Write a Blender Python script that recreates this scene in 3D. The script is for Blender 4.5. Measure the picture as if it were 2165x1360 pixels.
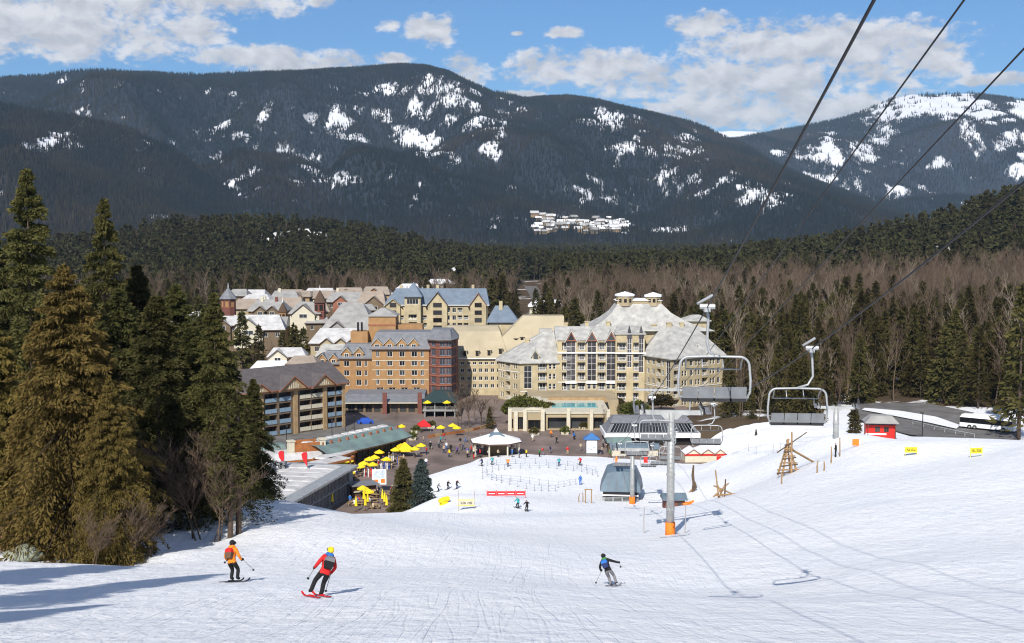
import bpy, bmesh, math, random
import numpy as np
from mathutils import Vector, Matrix, Euler, Quaternion

R = math.radians
D = bpy.data
for o in list(D.objects):
    D.objects.remove(o)
random.seed(7)
scene = bpy.context.scene
COL = scene.collection

# ------------------------------------------------------------------ camera
FPX, CX, CY, HOR = 2600.0, 1082.5, 680.0, 500.0      # focal length and centre in photograph pixels
PITCH = math.atan((CY - HOR) / FPX)
CAMZ = 45.0
cam_d = D.cameras.new('camera')
cam_d.sensor_width = 36.0
cam_d.lens = FPX / 2165.0 * 36.0
cam_d.clip_start = 0.2
cam_d.clip_end = 40000.0
cam = D.objects.new('camera', cam_d)
cam.location = (0, 0, CAMZ)
cam.rotation_euler = (math.pi / 2 - PITCH, 0, 0)
COL.objects.link(cam)
scene.camera = cam

# ------------------------------------------------------------------ sun, sky, exposure
SUN = Vector((-0.24, -1.0, 0.80)).normalized()        # direction towards the sun
sun_d = D.lights.new('sun', 'SUN')
sun_d.energy = 4.8
sun_d.angle = R(0.5)
sun_d.color = (1.0, 0.95, 0.87)
sun = D.objects.new('sun', sun_d)
sun.rotation_mode = 'QUATERNION'
sun.rotation_quaternion = SUN.to_track_quat('Z', 'Y')
sun.location = (0, -50, 150)
COL.objects.link(sun)

scene.view_settings.view_transform = 'Standard'
scene.view_settings.look = 'None'
scene.view_settings.gamma = 1.0
scene.view_settings.exposure = 0.2
scene.view_settings.use_curve_mapping = False
scene.cycles.use_denoising = True
scene.cycles.pixel_filter_type = 'BLACKMAN_HARRIS'
scene.cycles.filter_width = 1.15
scene.cycles.max_bounces = 6
scene.cycles.diffuse_bounces = 2
scene.cycles.glossy_bounces = 2
scene.cycles.transmission_bounces = 2
scene.cycles.volume_bounces = 0
scene.cycles.transparent_max_bounces = 8

world = D.worlds.new('World')
scene.world = world
world.use_nodes = True


class NT:
    """small helper to write node trees"""
    def __init__(self, nt):
        self.nt = nt
        nt.nodes.clear()

    def n(self, typ, **kw):
        nd = self.nt.nodes.new(typ)
        for k, v in kw.items():
            setattr(nd, k, v)
        return nd

    def l(self, a, b):
        self.nt.links.new(a, b)

    def inp(self, sock, v):
        if v is None:
            return
        if isinstance(v, bpy.types.NodeSocket):
            self.l(v, sock)
        else:
            sock.default_value = v

    def math(self, op, a, b=None, c=None, clamp=False):
        nd = self.n('ShaderNodeMath', operation=op, use_clamp=clamp)
        for i, v in enumerate((a, b, c)):
            self.inp(nd.inputs[i], v)
        return nd.outputs[0]

    def vmath(self, op, a, b=None):
        nd = self.n('ShaderNodeVectorMath', operation=op)
        self.inp(nd.inputs[0], a)
        self.inp(nd.inputs[1], b)
        return nd.outputs[0]

    def noise(self, vec, scale, detail=4, rough=0.55, dist=0.0):
        nd = self.n('ShaderNodeTexNoise')
        self.inp(nd.inputs['Vector'], vec)
        nd.inputs['Scale'].default_value = scale
        nd.inputs['Detail'].default_value = detail
        nd.inputs['Roughness'].default_value = rough
        nd.inputs['Distortion'].default_value = dist
        return nd.outputs[0]

    def rng(self, v, a, b, c=0.0, d=1.0, smooth=False):
        nd = self.n('ShaderNodeMapRange', interpolation_type='SMOOTHSTEP' if smooth else 'LINEAR')
        self.inp(nd.inputs[0], v)
        for i, q in enumerate((a, b, c, d)):
            nd.inputs[i + 1].default_value = q
        return nd.outputs[0]

    def mix(self, f, a, b):
        nd = self.n('ShaderNodeMix', data_type='RGBA')
        self.inp(nd.inputs[0], f)
        for s, v in ((nd.inputs[6], a), (nd.inputs[7], b)):
            if isinstance(v, bpy.types.NodeSocket):
                self.l(v, s)
            else:
                s.default_value = tuple(v)[:3] + (1,)
        return nd.outputs[2]

    def comb(self, x, y, z):
        nd = self.n('ShaderNodeCombineXYZ')
        for i, v in enumerate((x, y, z)):
            self.inp(nd.inputs[i], v)
        return nd.outputs[0]


w = NT(world.node_tree)
sky = w.n('ShaderNodeTexSky', sky_type='NISHITA')
sky.sun_disc = False
sky.sun_elevation = math.asin(SUN.z)
sky.sun_rotation = math.atan2(SUN.x, SUN.y)
sky.altitude = 700
sky.air_density = 1.0
sky.dust_density = 0.4
sky.ozone_density = 2.5
tc = w.n('ShaderNodeTexCoord')
dirv = tc.outputs['Generated']
sep = w.n('ShaderNodeSeparateXYZ')
w.l(dirv, sep.inputs[0])
az = w.math('MULTIPLY', w.math('ARCTAN2', sep.outputs[0], sep.outputs[1]), FPX)
el = w.math('MULTIPLY', w.math('ARCSINE', sep.outputs[2]), FPX)
pv = w.comb(w.math('MULTIPLY', az, 0.01), w.math('MULTIPLY', el, 0.016), 0.0)
n1 = w.noise(pv, 1.3, 6, 0.53, 0.3)
pv2 = w.vmath('ADD', pv, (-0.1, 0.30, 0.0))
n2 = w.noise(pv2, 1.3, 6, 0.53, 0.3)
nlow = w.noise(pv, 0.16, 3, 0.5)
# cloud banks: centre and half size (as degrees*45.4 from straight ahead, up from the horizon)
CLOUDS = [(60, 30, 420, 75), (420, 15, 250, 48), (425, 82, 85, 42), (120, 105, 330, 58), (690, 12, 45, 22), (640, 145, 190, 34),
          (560, 135, 160, 30), (910, 72, 66, 38), (822, 62, 36, 18), (985, 158, 52, 40), (1190, 76, 46, 14), (1230, 150, 175, 48),
          (1480, 66, 80, 32), (1720, 112, 330, 58), (1590, 180, 400, 54), (1640, 238, 370, 46), (1950, 145, 105, 52),
          (1100, 206, 60, 12), (2110, 195, 90, 16), (830, 130, 50, 14), (1095, 78, 18, 6)]
fld = None
for (cx, cy, rx, ry) in CLOUDS:
    da = w.math('MULTIPLY', w.math('SUBTRACT', az, FPX * math.atan((cx - CX) / FPX)), 1.0 / rx)
    de = w.math('MULTIPLY', w.math('SUBTRACT', el, FPX * math.atan((HOR - cy) / FPX)), 1.0 / ry)
    q = w.math('ADD', w.math('POWER', w.math('ABSOLUTE', da), 2.2), w.math('POWER', w.math('ABSOLUTE', de), 2.2))
    b = w.math('SUBTRACT', 1.0, q)
    b = w.math('MAXIMUM', b, -1.2)
    fld = b if fld is None else w.math('MAXIMUM', fld, b)
# the rest of the sky carries the same kind of broken cloud
infront = w.rng(w.math('ABSOLUTE', az), 1150, 1700)
above = w.rng(el, 560, 800)
gen = w.math('MULTIPLY', w.math('SUBTRACT', nlow, 0.52), 7.0)
gen = w.math('SUBTRACT', w.math('MULTIPLY', gen, 1.0), w.math('MULTIPLY', w.math('SUBTRACT', 1.0, w.math('MAXIMUM', infront, above)), 4.0))
fld = w.math('MAXIMUM', fld, w.math('MINIMUM', gen, 1.0))
nf = w.noise(pv, 5.5, 4, 0.55, 0.2)
fld = w.math('ADD', fld, w.math('MULTIPLY', w.math('SUBTRACT', n1, 0.5), 2.8))
fld = w.math('ADD', fld, w.math('MULTIPLY', w.math('SUBTRACT', nf, 0.5), 1.5))
alpha = w.rng(fld, 0.0, 0.85, 0, 0.96, True)
lit = w.rng(w.math('SUBTRACT', n1, n2), -0.12, 0.15, 0, 1)
thick = w.rng(fld, 0.5, 2.0, 1, 0.35)
shade = w.math('ADD', w.math('MULTIPLY', lit, 0.6), w.math('MULTIPLY', thick, 0.4))
ccol = w.mix(shade, (3.7, 3.8, 4.2), (8.0, 7.9, 8.0))
skyc = w.n('ShaderNodeMix', data_type='RGBA', blend_type='MULTIPLY')
skyc.inputs[0].default_value = 1.0
w.l(sky.outputs[0], skyc.inputs[6])
skyc.inputs[7].default_value = (0.46, 0.69, 0.92, 1)
final = w.mix(alpha, skyc.outputs[2], ccol)
bg = w.n('ShaderNodeBackground')
w.l(final, bg.inputs[0])
bg.inputs[1].default_value = 0.1
wo = w.n('ShaderNodeOutputWorld')
w.l(bg.outputs[0], wo.inputs[0])

# ------------------------------------------------------------------ helpers
SP, CP = math.sin(PITCH), math.cos(PITCH)


def ray(px, py):
    a, b = (px - CX) / FPX, (CY - py) / FPX
    return a, CP + b * SP, b * CP - SP


def P(px, py, Y):
    a, b, c = ray(px, py)
    t = Y / b
    return Vector((a * t, Y, CAMZ + c * t))


def PZ(px, py, z):
    a, b, c = ray(px, py)
    t = (z - CAMZ) / c
    return Vector((a * t, b * t, z))


def tag(o, label, cat, group=None, kind=None):
    if label:
        o['label'] = label
    if cat:
        o['category'] = cat
    if group:
        o['group'] = group
    if kind:
        o['kind'] = kind
    return o


def empty(name, loc=(0, 0, 0), rz=0.0, label=None, cat=None, group=None):
    o = D.objects.new(name, None)
    o.empty_display_size = 0.3
    COL.objects.link(o)
    o.location = loc
    o.rotation_euler = (0, 0, rz)
    tag(o, label, cat, group)
    return o


def add(name, mesh, parent=None, loc=None, rot=None, scale=None):
    o = D.objects.new(name, mesh)
    COL.objects.link(o)
    if parent:
        o.parent = parent
    if loc is not None:
        o.location = loc
    if rot is not None:
        o.rotation_euler = rot
    if scale is not None:
        o.scale = (scale,) * 3 if isinstance(scale, (int, float)) else scale
    return o


def copy_tree(o, parent=None):
    c = o.copy()
    COL.objects.link(c)
    c.parent = parent
    for ch in list(o.children):
        copy_tree(ch, c)
    return c


class MB:
    def __init__(self):
        self.v, self.f, self.m = [], [], []

    def poly(self, pts, m=0):
        q = []
        for p in pts:
            p = tuple(p)
            if not q or max(abs(p[i] - q[-1][i]) for i in range(3)) > 1e-6:
                q.append(p)
        if len(q) > 1 and max(abs(q[0][i] - q[-1][i]) for i in range(3)) < 1e-6:
            q.pop()
        if len(q) < 3:
            return
        i = len(self.v)
        self.v += q
        self.f.append(tuple(range(i, i + len(q))))
        self.m.append(m)

    def box(self, x0, y0, z0, x1, y1, z1, m=0, top=None):
        self.frustum(x0, y0, x1, y1, z0, x0, y0, x1, y1, z1, m, top)

    def frustum(self, x0, y0, x1, y1, z0, a0, b0, a1, b1, z1, m=0, top=None, bottom=True):
        A = [(x0, y0, z0), (x1, y0, z0), (x1, y1, z0), (x0, y1, z0)]
        B = [(a0, b0, z1), (a1, b0, z1), (a1, b1, z1), (a0, b1, z1)]
        if bottom:
            self.poly(A[::-1], m)
        self.poly(B, m if top is None else top)
        for i in range(4):
            j = (i + 1) % 4
            self.poly([A[i], A[j], B[j], B[i]], m)

    def prism(self, pts, z0, z1, m=0, top=None):
        n = len(pts)
        a = [(p[0], p[1], z0) for p in pts]
        b = [(p[0], p[1], z1) for p in pts]
        self.poly(a[::-1], m)
        self.poly(b, m if top is None else top)
        for i in range(n):
            j = (i + 1) % n
            self.poly([a[i], a[j], b[j], b[i]], m)

    def tube(self, pts, rad, n=6, m=0, cap=True):
        pts = [Vector(p) for p in pts]
        if isinstance(rad, (int, float)):
            rad = [rad] * len(pts)
        base = len(self.v)
        side = None
        for i, p in enumerate(pts):
            a = pts[max(i - 1, 0)]
            b = pts[min(i + 1, len(pts) - 1)]
            d = (b - a)
            if d.length < 1e-9:
                d = Vector((0, 0, 1))
            d.normalize()
            if side is None:
                side = d.cross(Vector((0, 0, 1)))
                if side.length < 0.05:
                    side = d.cross(Vector((1, 0, 0)))
            side = (side - d * side.dot(d))
            side.normalize()
            up = d.cross(side)
            for k in range(n):
                t = 2 * math.pi * k / n
                q = p + (side * math.cos(t) + up * math.sin(t)) * rad[i]
                self.v.append(tuple(q))
        for i in range(len(pts) - 1):
            for k in range(n):
                k2 = (k + 1) % n
                self.f.append((base + i * n + k, base + i * n + k2, base + (i + 1) * n + k2, base + (i + 1) * n + k))
                self.m.append(m)
        if cap:
            self.f.append(tuple(base + k for k in range(n))[::-1])
            self.m.append(m)
            e = base + (len(pts) - 1) * n
            self.f.append(tuple(e + k for k in range(n)))
            self.m.append(m)

    def ball(self, c, r, m=0, nu=10, nv=6):
        if isinstance(r, (int, float)):
            r = (r, r, r)
        i0 = len(self.v)
        for j in range(1, nv):
            t = math.pi * j / nv
            for k in range(nu):
                a = 2 * math.pi * k / nu
                self.v.append((c[0] + r[0] * math.sin(t) * math.cos(a), c[1] + r[1] * math.sin(t) * math.sin(a), c[2] + r[2] * math.cos(t)))
        top = len(self.v)
        self.v.append((c[0], c[1], c[2] + r[2]))
        self.v.append((c[0], c[1], c[2] - r[2]))
        for j in range(nv - 2):
            for k in range(nu):
                k2 = (k + 1) % nu
                self.f.append((i0 + j * nu + k, i0 + (j + 1) * nu + k, i0 + (j + 1) * nu + k2, i0 + j * nu + k2))
                self.m.append(m)
        for k in range(nu):
            k2 = (k + 1) % nu
            self.f.append((top, i0 + k, i0 + k2))
            self.m.append(m)
            self.f.append((top + 1, i0 + (nv - 2) * nu + k2, i0 + (nv - 2) * nu + k))
            self.m.append(m)

    def cone(self, pts, apex, m=0, base=True):
        if base:
            self.poly(pts[::-1], m)
        for i in range(len(pts)):
            self.poly([pts[i], pts[(i + 1) % len(pts)], apex], m)

    def mesh(self, name, mats, smooth=False):
        me = D.meshes.new(name)
        me.from_pydata(self.v, [], self.f)
        if not isinstance(mats, (list, tuple)):
            mats = [mats]
        for q in mats:
            me.materials.append(q)
        if self.m and max(self.m) > 0:
            me.polygons.foreach_set('material_index', self.m)
        if smooth:
            me.polygons.foreach_set('use_smooth', [True] * len(self.f))
        me.update()
        return me

    def build(self, name, mats, parent=None, loc=None, rot=None, smooth=False):
        return add(name, self.mesh(name, mats, smooth), parent, loc, rot)


def facade(mb, p0, p1, z0, z1, holes, m=0, reveal=None, back=None):
    """wall from p0 to p1 (xy, outside on the right hand going p0->p1 rotated -90) with recessed rectangular openings
    holes: (u0,u1,z0,z1,depth)"""
    p0, p1 = Vector((p0[0], p0[1])), Vector((p1[0], p1[1]))
    L = (p1 - p0).length
    ud = (p1 - p0) / L
    nd = Vector((ud.y, -ud.x))

    def pt(u, z, d=0.0):
        q = p0 + ud * u - nd * d
        return (q.x, q.y, z)
    us = sorted(set([0.0, L] + [h[0] for h in holes] + [h[1] for h in holes]))
    zs = sorted(set([z0, z1] + [h[2] for h in holes] + [h[3] for h in holes]))
    for i in range(len(us) - 1):
        run = None
        for j in range(len(zs) - 1):
            uc, zc = (us[i] + us[i + 1]) / 2, (zs[j] + zs[j + 1]) / 2
            inside = any(h[0] < uc < h[1] and h[2] < zc < h[3] for h in holes)
            if not inside:
                if run is None:
                    run = zs[j]
                if j == len(zs) - 2:
                    mb.poly([pt(us[i], run), pt(us[i + 1], run), pt(us[i + 1], zs[j + 1]), pt(us[i], zs[j + 1])], m)
            elif run is not None:
                mb.poly([pt(us[i], run), pt(us[i + 1], run), pt(us[i + 1], zs[j]), pt(us[i], zs[j])], m)
                run = None
    rv = m if reveal is None else reveal
    bk = rv if back is None else back
    for (a, b, c, d, dep) in holes:
        mb.poly([pt(a, c), pt(a, d), pt(a, d, dep), pt(a, c, dep)], rv)
        mb.poly([pt(b, d), pt(b, c), pt(b, c, dep), pt(b, d, dep)], rv)
        mb.poly([pt(a, c), pt(a, c, dep), pt(b, c, dep), pt(b, c)], rv)
        mb.poly([pt(a, d), pt(b, d), pt(b, d, dep), pt(a, d, dep)], rv)
        mb.poly([pt(a, c, dep), pt(a, d, dep), pt(b, d, dep), pt(b, c, dep)][::-1], bk)


# ------------------------------------------------------------------ materials
def mat(name, col, rough=0.8, var=0.15, scale=2.0, bump=0.0, metal=0.0, col2=None, spec=0.3, objvar=0.0, bscale=None):
    mt = D.materials.new(name)
    mt.use_nodes = True
    t = NT(mt.node_tree)
    tcn = t.n('ShaderNodeTexCoord')
    bs = t.n('ShaderNodeBsdfPrincipled')
    ns = t.noise(tcn.outputs['Object'], scale, 5, 0.6)
    c2 = col2 if col2 else tuple(c * (1 - var) for c in col)
    c1 = col if col2 else tuple(min(c * (1 + var), 1) for c in col)
    c = t.mix(t.rng(ns, 0.32, 0.68), c2, c1)
    if objvar:
        oi = t.n('ShaderNodeObjectInfo')
        hsv = t.n('ShaderNodeHueSaturation')
        t.l(c, hsv.inputs['Color'])
        t.l(t.rng(oi.outputs['Random'], 0, 1, 1 - objvar, 1 + objvar), hsv.inputs['Value'])
        c = hsv.outputs[0]
    t.l(c, bs.inputs['Base Color'])
    bs.inputs['Roughness'].default_value = rough
    bs.inputs['Metallic'].default_value = metal
    bs.inputs['Specular IOR Level'].default_value = spec
    if bump:
        bp = t.n('ShaderNodeBump')
        bp.inputs['Strength'].default_value = bump
        bp.inputs['Distance'].default_value = 0.1
        t.l(t.noise(tcn.outputs['Object'], bscale or scale * 4, 4, 0.6), bp.inputs['Height'])
        t.l(bp.outputs[0], bs.inputs['Normal'])
    o = t.n('ShaderNodeOutputMaterial')
    t.l(bs.outputs[0], o.inputs[0])
    return mt


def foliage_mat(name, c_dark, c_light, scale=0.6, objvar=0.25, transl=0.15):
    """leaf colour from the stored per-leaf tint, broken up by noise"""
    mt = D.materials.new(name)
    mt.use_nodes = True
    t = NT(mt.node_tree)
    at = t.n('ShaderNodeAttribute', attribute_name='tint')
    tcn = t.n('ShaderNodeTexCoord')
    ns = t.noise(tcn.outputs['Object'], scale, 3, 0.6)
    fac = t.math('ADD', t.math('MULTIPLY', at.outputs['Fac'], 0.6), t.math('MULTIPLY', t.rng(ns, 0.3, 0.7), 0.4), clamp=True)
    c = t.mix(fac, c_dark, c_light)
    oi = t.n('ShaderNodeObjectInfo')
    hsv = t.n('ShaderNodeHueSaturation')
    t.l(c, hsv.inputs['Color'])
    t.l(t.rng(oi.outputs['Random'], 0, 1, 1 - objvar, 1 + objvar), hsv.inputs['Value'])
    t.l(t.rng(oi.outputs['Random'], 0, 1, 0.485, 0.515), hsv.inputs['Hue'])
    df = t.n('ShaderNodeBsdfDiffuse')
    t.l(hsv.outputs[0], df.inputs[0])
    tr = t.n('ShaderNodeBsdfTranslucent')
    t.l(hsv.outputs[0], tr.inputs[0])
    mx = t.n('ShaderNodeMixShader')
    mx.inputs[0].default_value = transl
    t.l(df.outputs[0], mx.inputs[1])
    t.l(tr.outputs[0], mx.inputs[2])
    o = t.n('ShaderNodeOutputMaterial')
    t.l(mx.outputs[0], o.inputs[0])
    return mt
M = {}
M['asphalt'] = mat('asphalt', (0.15, 0.142, 0.135), 0.9, 0.3, 0.25, 0.1)
M['paving'] = mat('paving', (0.19, 0.145, 0.125), 0.9, 0.35, 0.12, 0.15)
M['cream'] = mat('cream_render', (0.45, 0.375, 0.235), 0.85, 0.2, 0.35)
M['cream2'] = mat('cream_render_dull', (0.37, 0.30, 0.19), 0.85, 0.12, 0.2)
M['cream_roof'] = mat('cream_roof', (0.44, 0.375, 0.255), 0.7, 0.12, 0.15)
M['white_trim'] = mat('white_trim', (0.78, 0.77, 0.74), 0.6, 0.05)
M['roof_pale'] = mat('pale_metal_roof', (0.30, 0.295, 0.28), 0.75, 0.2, 0.55, 0.2, col2=(0.50, 0.49, 0.455))
M['snow_roof'] = mat('roof_snow', (0.84, 0.84, 0.86), 0.7, 0.06, 0.3, 0.4)
M['brick'] = mat('orange_brick', (0.35, 0.20, 0.09), 0.9, 0.14, 0.8)
M['red_brick'] = mat('red_brick', (0.17, 0.065, 0.05), 0.9, 0.2, 1.5)
M['slate'] = mat('grey_slate', (0.185, 0.19, 0.205), 0.75, 0.18, 0.8)
M['blue_slate'] = mat('blue_slate', (0.165, 0.205, 0.255), 0.65, 0.15, 0.5)
M['shingle'] = mat('brown_grey_shingle', (0.105, 0.092, 0.092), 0.9, 0.2, 0.8, 0.2)
M['tan_roof'] = mat('tan_roof', (0.27, 0.22, 0.175), 0.85, 0.2, 0.4, col2=(0.38, 0.31, 0.25))
M['grey_roof'] = mat('grey_roof', (0.25, 0.245, 0.235), 0.85, 0.2, 0.4, col2=(0.38, 0.37, 0.35))
M['brown'] = mat('brown_wall', (0.17, 0.125, 0.08), 0.9, 0.15, 0.6)
M['tan_wood'] = mat('tan_wood', (0.36, 0.245, 0.13), 0.85, 0.2, 1.0)
M['orange_wood'] = mat('orange_wood', (0.34, 0.125, 0.04), 0.75, 0.25, 1.0)
M['fascia'] = mat('red_brown_fascia', (0.30, 0.12, 0.07), 0.8, 0.1)
M['fascia_dark'] = mat('dark_brown_fascia', (0.10, 0.06, 0.04), 0.8, 0.1)
M['pale_blue'] = mat('pale_blue_panel', (0.22, 0.31, 0.39), 0.7, 0.1)
M['off_white'] = mat('off_white_panel', (0.58, 0.53, 0.41), 0.7, 0.1)
M['dark'] = mat('dark_interior', (0.02, 0.019, 0.018), 0.9, 0.2)
M['glass'] = mat('window_glass', (0.030, 0.033, 0.036), 0.15, 0.4, 0.15, spec=0.45, objvar=0.9)
M['glass_blue'] = mat('bay_window_glass', (0.062, 0.056, 0.060), 0.2, 0.5, 0.4, spec=0.35, objvar=0.3)
M['steel'] = mat('galvanised_steel', (0.40, 0.41, 0.40), 0.5, 0.18, 1.5, metal=0.35)
M['steel_light'] = mat('bright_steel', (0.42, 0.43, 0.43), 0.45, 0.1, 3.0, metal=0.4)
M['black'] = mat('black_rubber', (0.014, 0.014, 0.016), 0.6, 0.2)
M['cable'] = mat('dark_wire_rope', (0.016, 0.016, 0.017), 0.55, 0.2, 4)
M['orange_pad'] = mat('orange_pad', (0.85, 0.20, 0.02), 0.7, 0.06)
M['hood'] = mat('grey_blue_hood', (0.14, 0.19, 0.23), 0.45, 0.2, 0.5)
M['teal'] = mat('teal_copper_roof', (0.20, 0.29, 0.26), 0.65, 0.25, 0.35, col2=(0.13, 0.17, 0.17))
M['yellow'] = mat('yellow_canvas', (0.85, 0.62, 0.02), 0.8, 0.06, objvar=0.08)
M['red'] = mat('red_canvas', (0.62, 0.02, 0.025), 0.7, 0.1)
M['red_paint'] = mat('red_paint', (0.55, 0.02, 0.015), 0.4, 0.08)
M['blue_canvas'] = mat('blue_canvas', (0.05, 0.16, 0.38), 0.7, 0.08)
M['royal'] = mat('royal_blue_cloth', (0.02, 0.08, 0.42), 0.7, 0.1)
M['sign_yellow'] = mat('sign_yellow', (0.85, 0.68, 0.03), 0.6, 0.04)
M['sign_black'] = mat('sign_lettering', (0.02, 0.02, 0.02), 0.7, 0.1)
M['white'] = mat('white_paint', (0.80, 0.80, 0.80), 0.45, 0.04)
M['log'] = mat('weathered_log', (0.30, 0.19, 0.095), 0.9, 0.3, 2.0)
M['log_dark'] = mat('dark_log', (0.10, 0.065, 0.04), 0.9, 0.3, 2.0)
M['bark'] = mat('bark', (0.085, 0.06, 0.045), 0.95, 0.3, 3.0, 0.4)
M['bare_bark'] = mat('bare_bark', (0.115, 0.08, 0.055), 0.95, 0.2, 1.0, objvar=0.25)
M['aspen_bark'] = mat('pale_bark', (0.22, 0.175, 0.13), 0.95, 0.2, 1.0, objvar=0.2)
M['stone'] = mat('boulder_stone', (0.24, 0.26, 0.20), 0.9, 0.3, 1.2, 0.5)
M['pool'] = mat('pool_water', (0.12, 0.42, 0.44), 0.08, 0.1, 0.5, spec=0.6)
M['chair_pad'] = mat('grey_chair_pad', (0.20, 0.21, 0.22), 0.5, 0.12, 3)
M['old_snow'] = mat('old_roof_snow', (0.40, 0.39, 0.38), 0.8, 0.15, 0.5, 0.4, col2=(0.62, 0.61, 0.60))
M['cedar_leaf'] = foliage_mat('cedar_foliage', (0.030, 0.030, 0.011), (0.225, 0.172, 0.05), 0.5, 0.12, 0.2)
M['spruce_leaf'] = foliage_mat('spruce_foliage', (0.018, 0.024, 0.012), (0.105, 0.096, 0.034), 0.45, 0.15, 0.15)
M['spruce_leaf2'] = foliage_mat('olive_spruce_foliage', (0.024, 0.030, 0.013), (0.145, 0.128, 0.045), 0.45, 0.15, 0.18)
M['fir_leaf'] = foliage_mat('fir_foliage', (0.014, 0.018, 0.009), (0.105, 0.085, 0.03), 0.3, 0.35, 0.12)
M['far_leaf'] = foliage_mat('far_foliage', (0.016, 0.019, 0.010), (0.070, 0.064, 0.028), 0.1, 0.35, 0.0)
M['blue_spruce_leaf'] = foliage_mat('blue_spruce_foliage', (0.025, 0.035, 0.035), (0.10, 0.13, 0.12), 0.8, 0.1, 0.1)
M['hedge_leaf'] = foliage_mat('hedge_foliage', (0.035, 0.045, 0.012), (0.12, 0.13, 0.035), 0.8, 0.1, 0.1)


def smooth(e0, e1, x):
    t = np.clip((x - e0) / (e1 - e0), 0, 1)
    return t * t * (3 - 2 * t)


def vnoise(x, y, s, seed=0):
    """smooth value noise, numpy"""
    x, y = np.asarray(x, float) / s + seed * 17.3, np.asarray(y, float) / s + seed * 9.1
    xi, yi = np.floor(x), np.floor(y)
    fx, fy = x - xi, y - yi
    fx, fy = fx * fx * (3 - 2 * fx), fy * fy * (3 - 2 * fy)

    def h(a, b):
        q = np.sin(a * 127.1 + b * 311.7 + seed * 74.7) * 43758.5453
        return q - np.floor(q)
    return (h(xi, yi) * (1 - fx) + h(xi + 1, yi) * fx) * (1 - fy) + (h(xi, yi + 1) * (1 - fx) + h(xi + 1, yi + 1) * fx) * fy


def fbm(x, y, s, o=4, seed=0):
    r, a = 0, 1.0
    for i in range(o):
        r = r + a * (vnoise(x, y, s / 2 ** i, seed + i) - 0.5)
        a *= 0.5
    return r


# ------------------------------------------------------------------ the ground
CTRL = []
for px, py, Y in [(0, 1360, 27), (500, 1360, 26.5), (1082, 1360, 26.5), (1600, 1360, 28), (2165, 1360, 29),
                  (490, 1232, 50), (665, 1264, 44), (1290, 1242, 51), (1535, 1265, 53), (1672, 1238, 63), (1408, 1130, 105),
                  (1413, 1150, 92), (1110, 1082, 165), (1340, 1072, 182), (985, 1076, 170), (850, 1079, 140), (720, 1088, 128),
                  (600, 1064, 108), (480, 1137, 84), (600, 1118, 84), (850, 1110, 112), (1100, 1110, 130), (300, 1172, 74), (130, 1172, 72), (0, 1180, 70),
                  (0, 1270, 44), (250, 1240, 52), (2165, 951, 128), (2080, 962, 132), (1980, 938, 140), (1850, 934, 148), (2165, 1050, 92), (1850, 1070, 96), (1850, 1200, 61), (2165, 1200, 55),
                  (1500, 1060, 155), (1650, 1038, 130), (1750, 978, 146), (1600, 950, 222), (1560, 985, 202),
                  (1700, 905, 258), (1665, 1000, 165), (1250, 1030, 206), (1060, 1050, 192), (930, 1050, 188), (1180, 1010, 217),
                  (1460, 1070, 180), (1440, 1010, 214), (1580, 1010, 185), (1870, 927, 196), (1700, 1120, 90), (1600, 1150, 85), (1000, 1180, 73), (800, 1180, 73), (1250, 1160, 85),
                  (1775, 916, 190), (1865, 938, 165), (1865, 934, 182), (1820, 940, 152), (1930, 942, 150), (1930, 934, 185), (2100, 950, 165), (2100, 955, 186), (2165, 957, 165), (2000, 936, 180)]:
    q = P(px, py, Y)
    CTRL.append((q.x, q.y, q.z))
for px, py, z in [(890, 1014, 0.0), (960, 990, 0.0), (1030, 970, 0.0), (1120, 962, 0.0), (1200, 964, 0), (1290, 966, 0.0), (1400, 975, 0.3), (1470, 978, 0.6), (1540, 976, 0.9)]:
    q = PZ(px, py, z)
    CTRL.append((q.x, q.y, q.z))
for x, y, z in [(-60, 0, 42.5), (0, 0, 41.8), (60, 0, 42.5), (-60, -40, 51), (0, -40, 51), (60, -40, 51), (-45, 45, 33.5), (-60, 75, 26), (-80, 30, 37), (-75, 110, 18), (-120, 60, 30),
                (-58, 112, 19), (-45, 128, 14), (100, 60, 30), (100, 110, 24), (130, 150, 20), (75, 150, 20),
                (80, 195, 12), (100, 248, 3.6), (88, 300, 3.6), (112, 250, 3.6), (112, 300, 3.6), (78, 285, 3.6), (88, 265, 3.6), (68, 300, 3.5), (75, 250, 5), (98, 225, 6), (130, 240, 4), (140, 300, 4), (115, 215, 8),
                (50, 290, 3), (45, 275, 3.5), (55, 255, 4.5),
                (-30, 158, 4), (-40, 165, 0), (-25, 172, -0.8), (-45, 185, -0.8), (-30, 190, -0.8), (-20, 190, 0.2), (-14, 190, 3.2), (-20, 205, -0.8), (-35, 215, -0.8), (-55, 215, -0.8), (-80, 200, -0.8), (-100, 160, 2),
                (-20, 225, -0.8), (-15, 238, -0.8), (-40, 240, -0.8), (-70, 245, -0.8), (-8, 252, -0.8), (2, 262, -0.8), (20, 262, -0.8), (30, 256, -0.8), (0, 275, -0.8), (20, 280, -0.8),
                (-30, 270, -0.8), (-60, 275, -0.8), (0, 300, -0.8), (-40, 300, -0.8), (-80, 300, -0.8), (30, 300, -0.5), (-110, 250, -0.8), (-120, 300, -0.8), (38, 268, 0.0)]:
    CTRL.append((x, y, z))
CTRL = np.array(CTRL)
_n = len(CTRL)


def _tps(d2):
    return np.where(d2 > 1e-9, 0.5 * d2 * np.log(np.maximum(d2, 1e-9)), 0.0)


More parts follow.
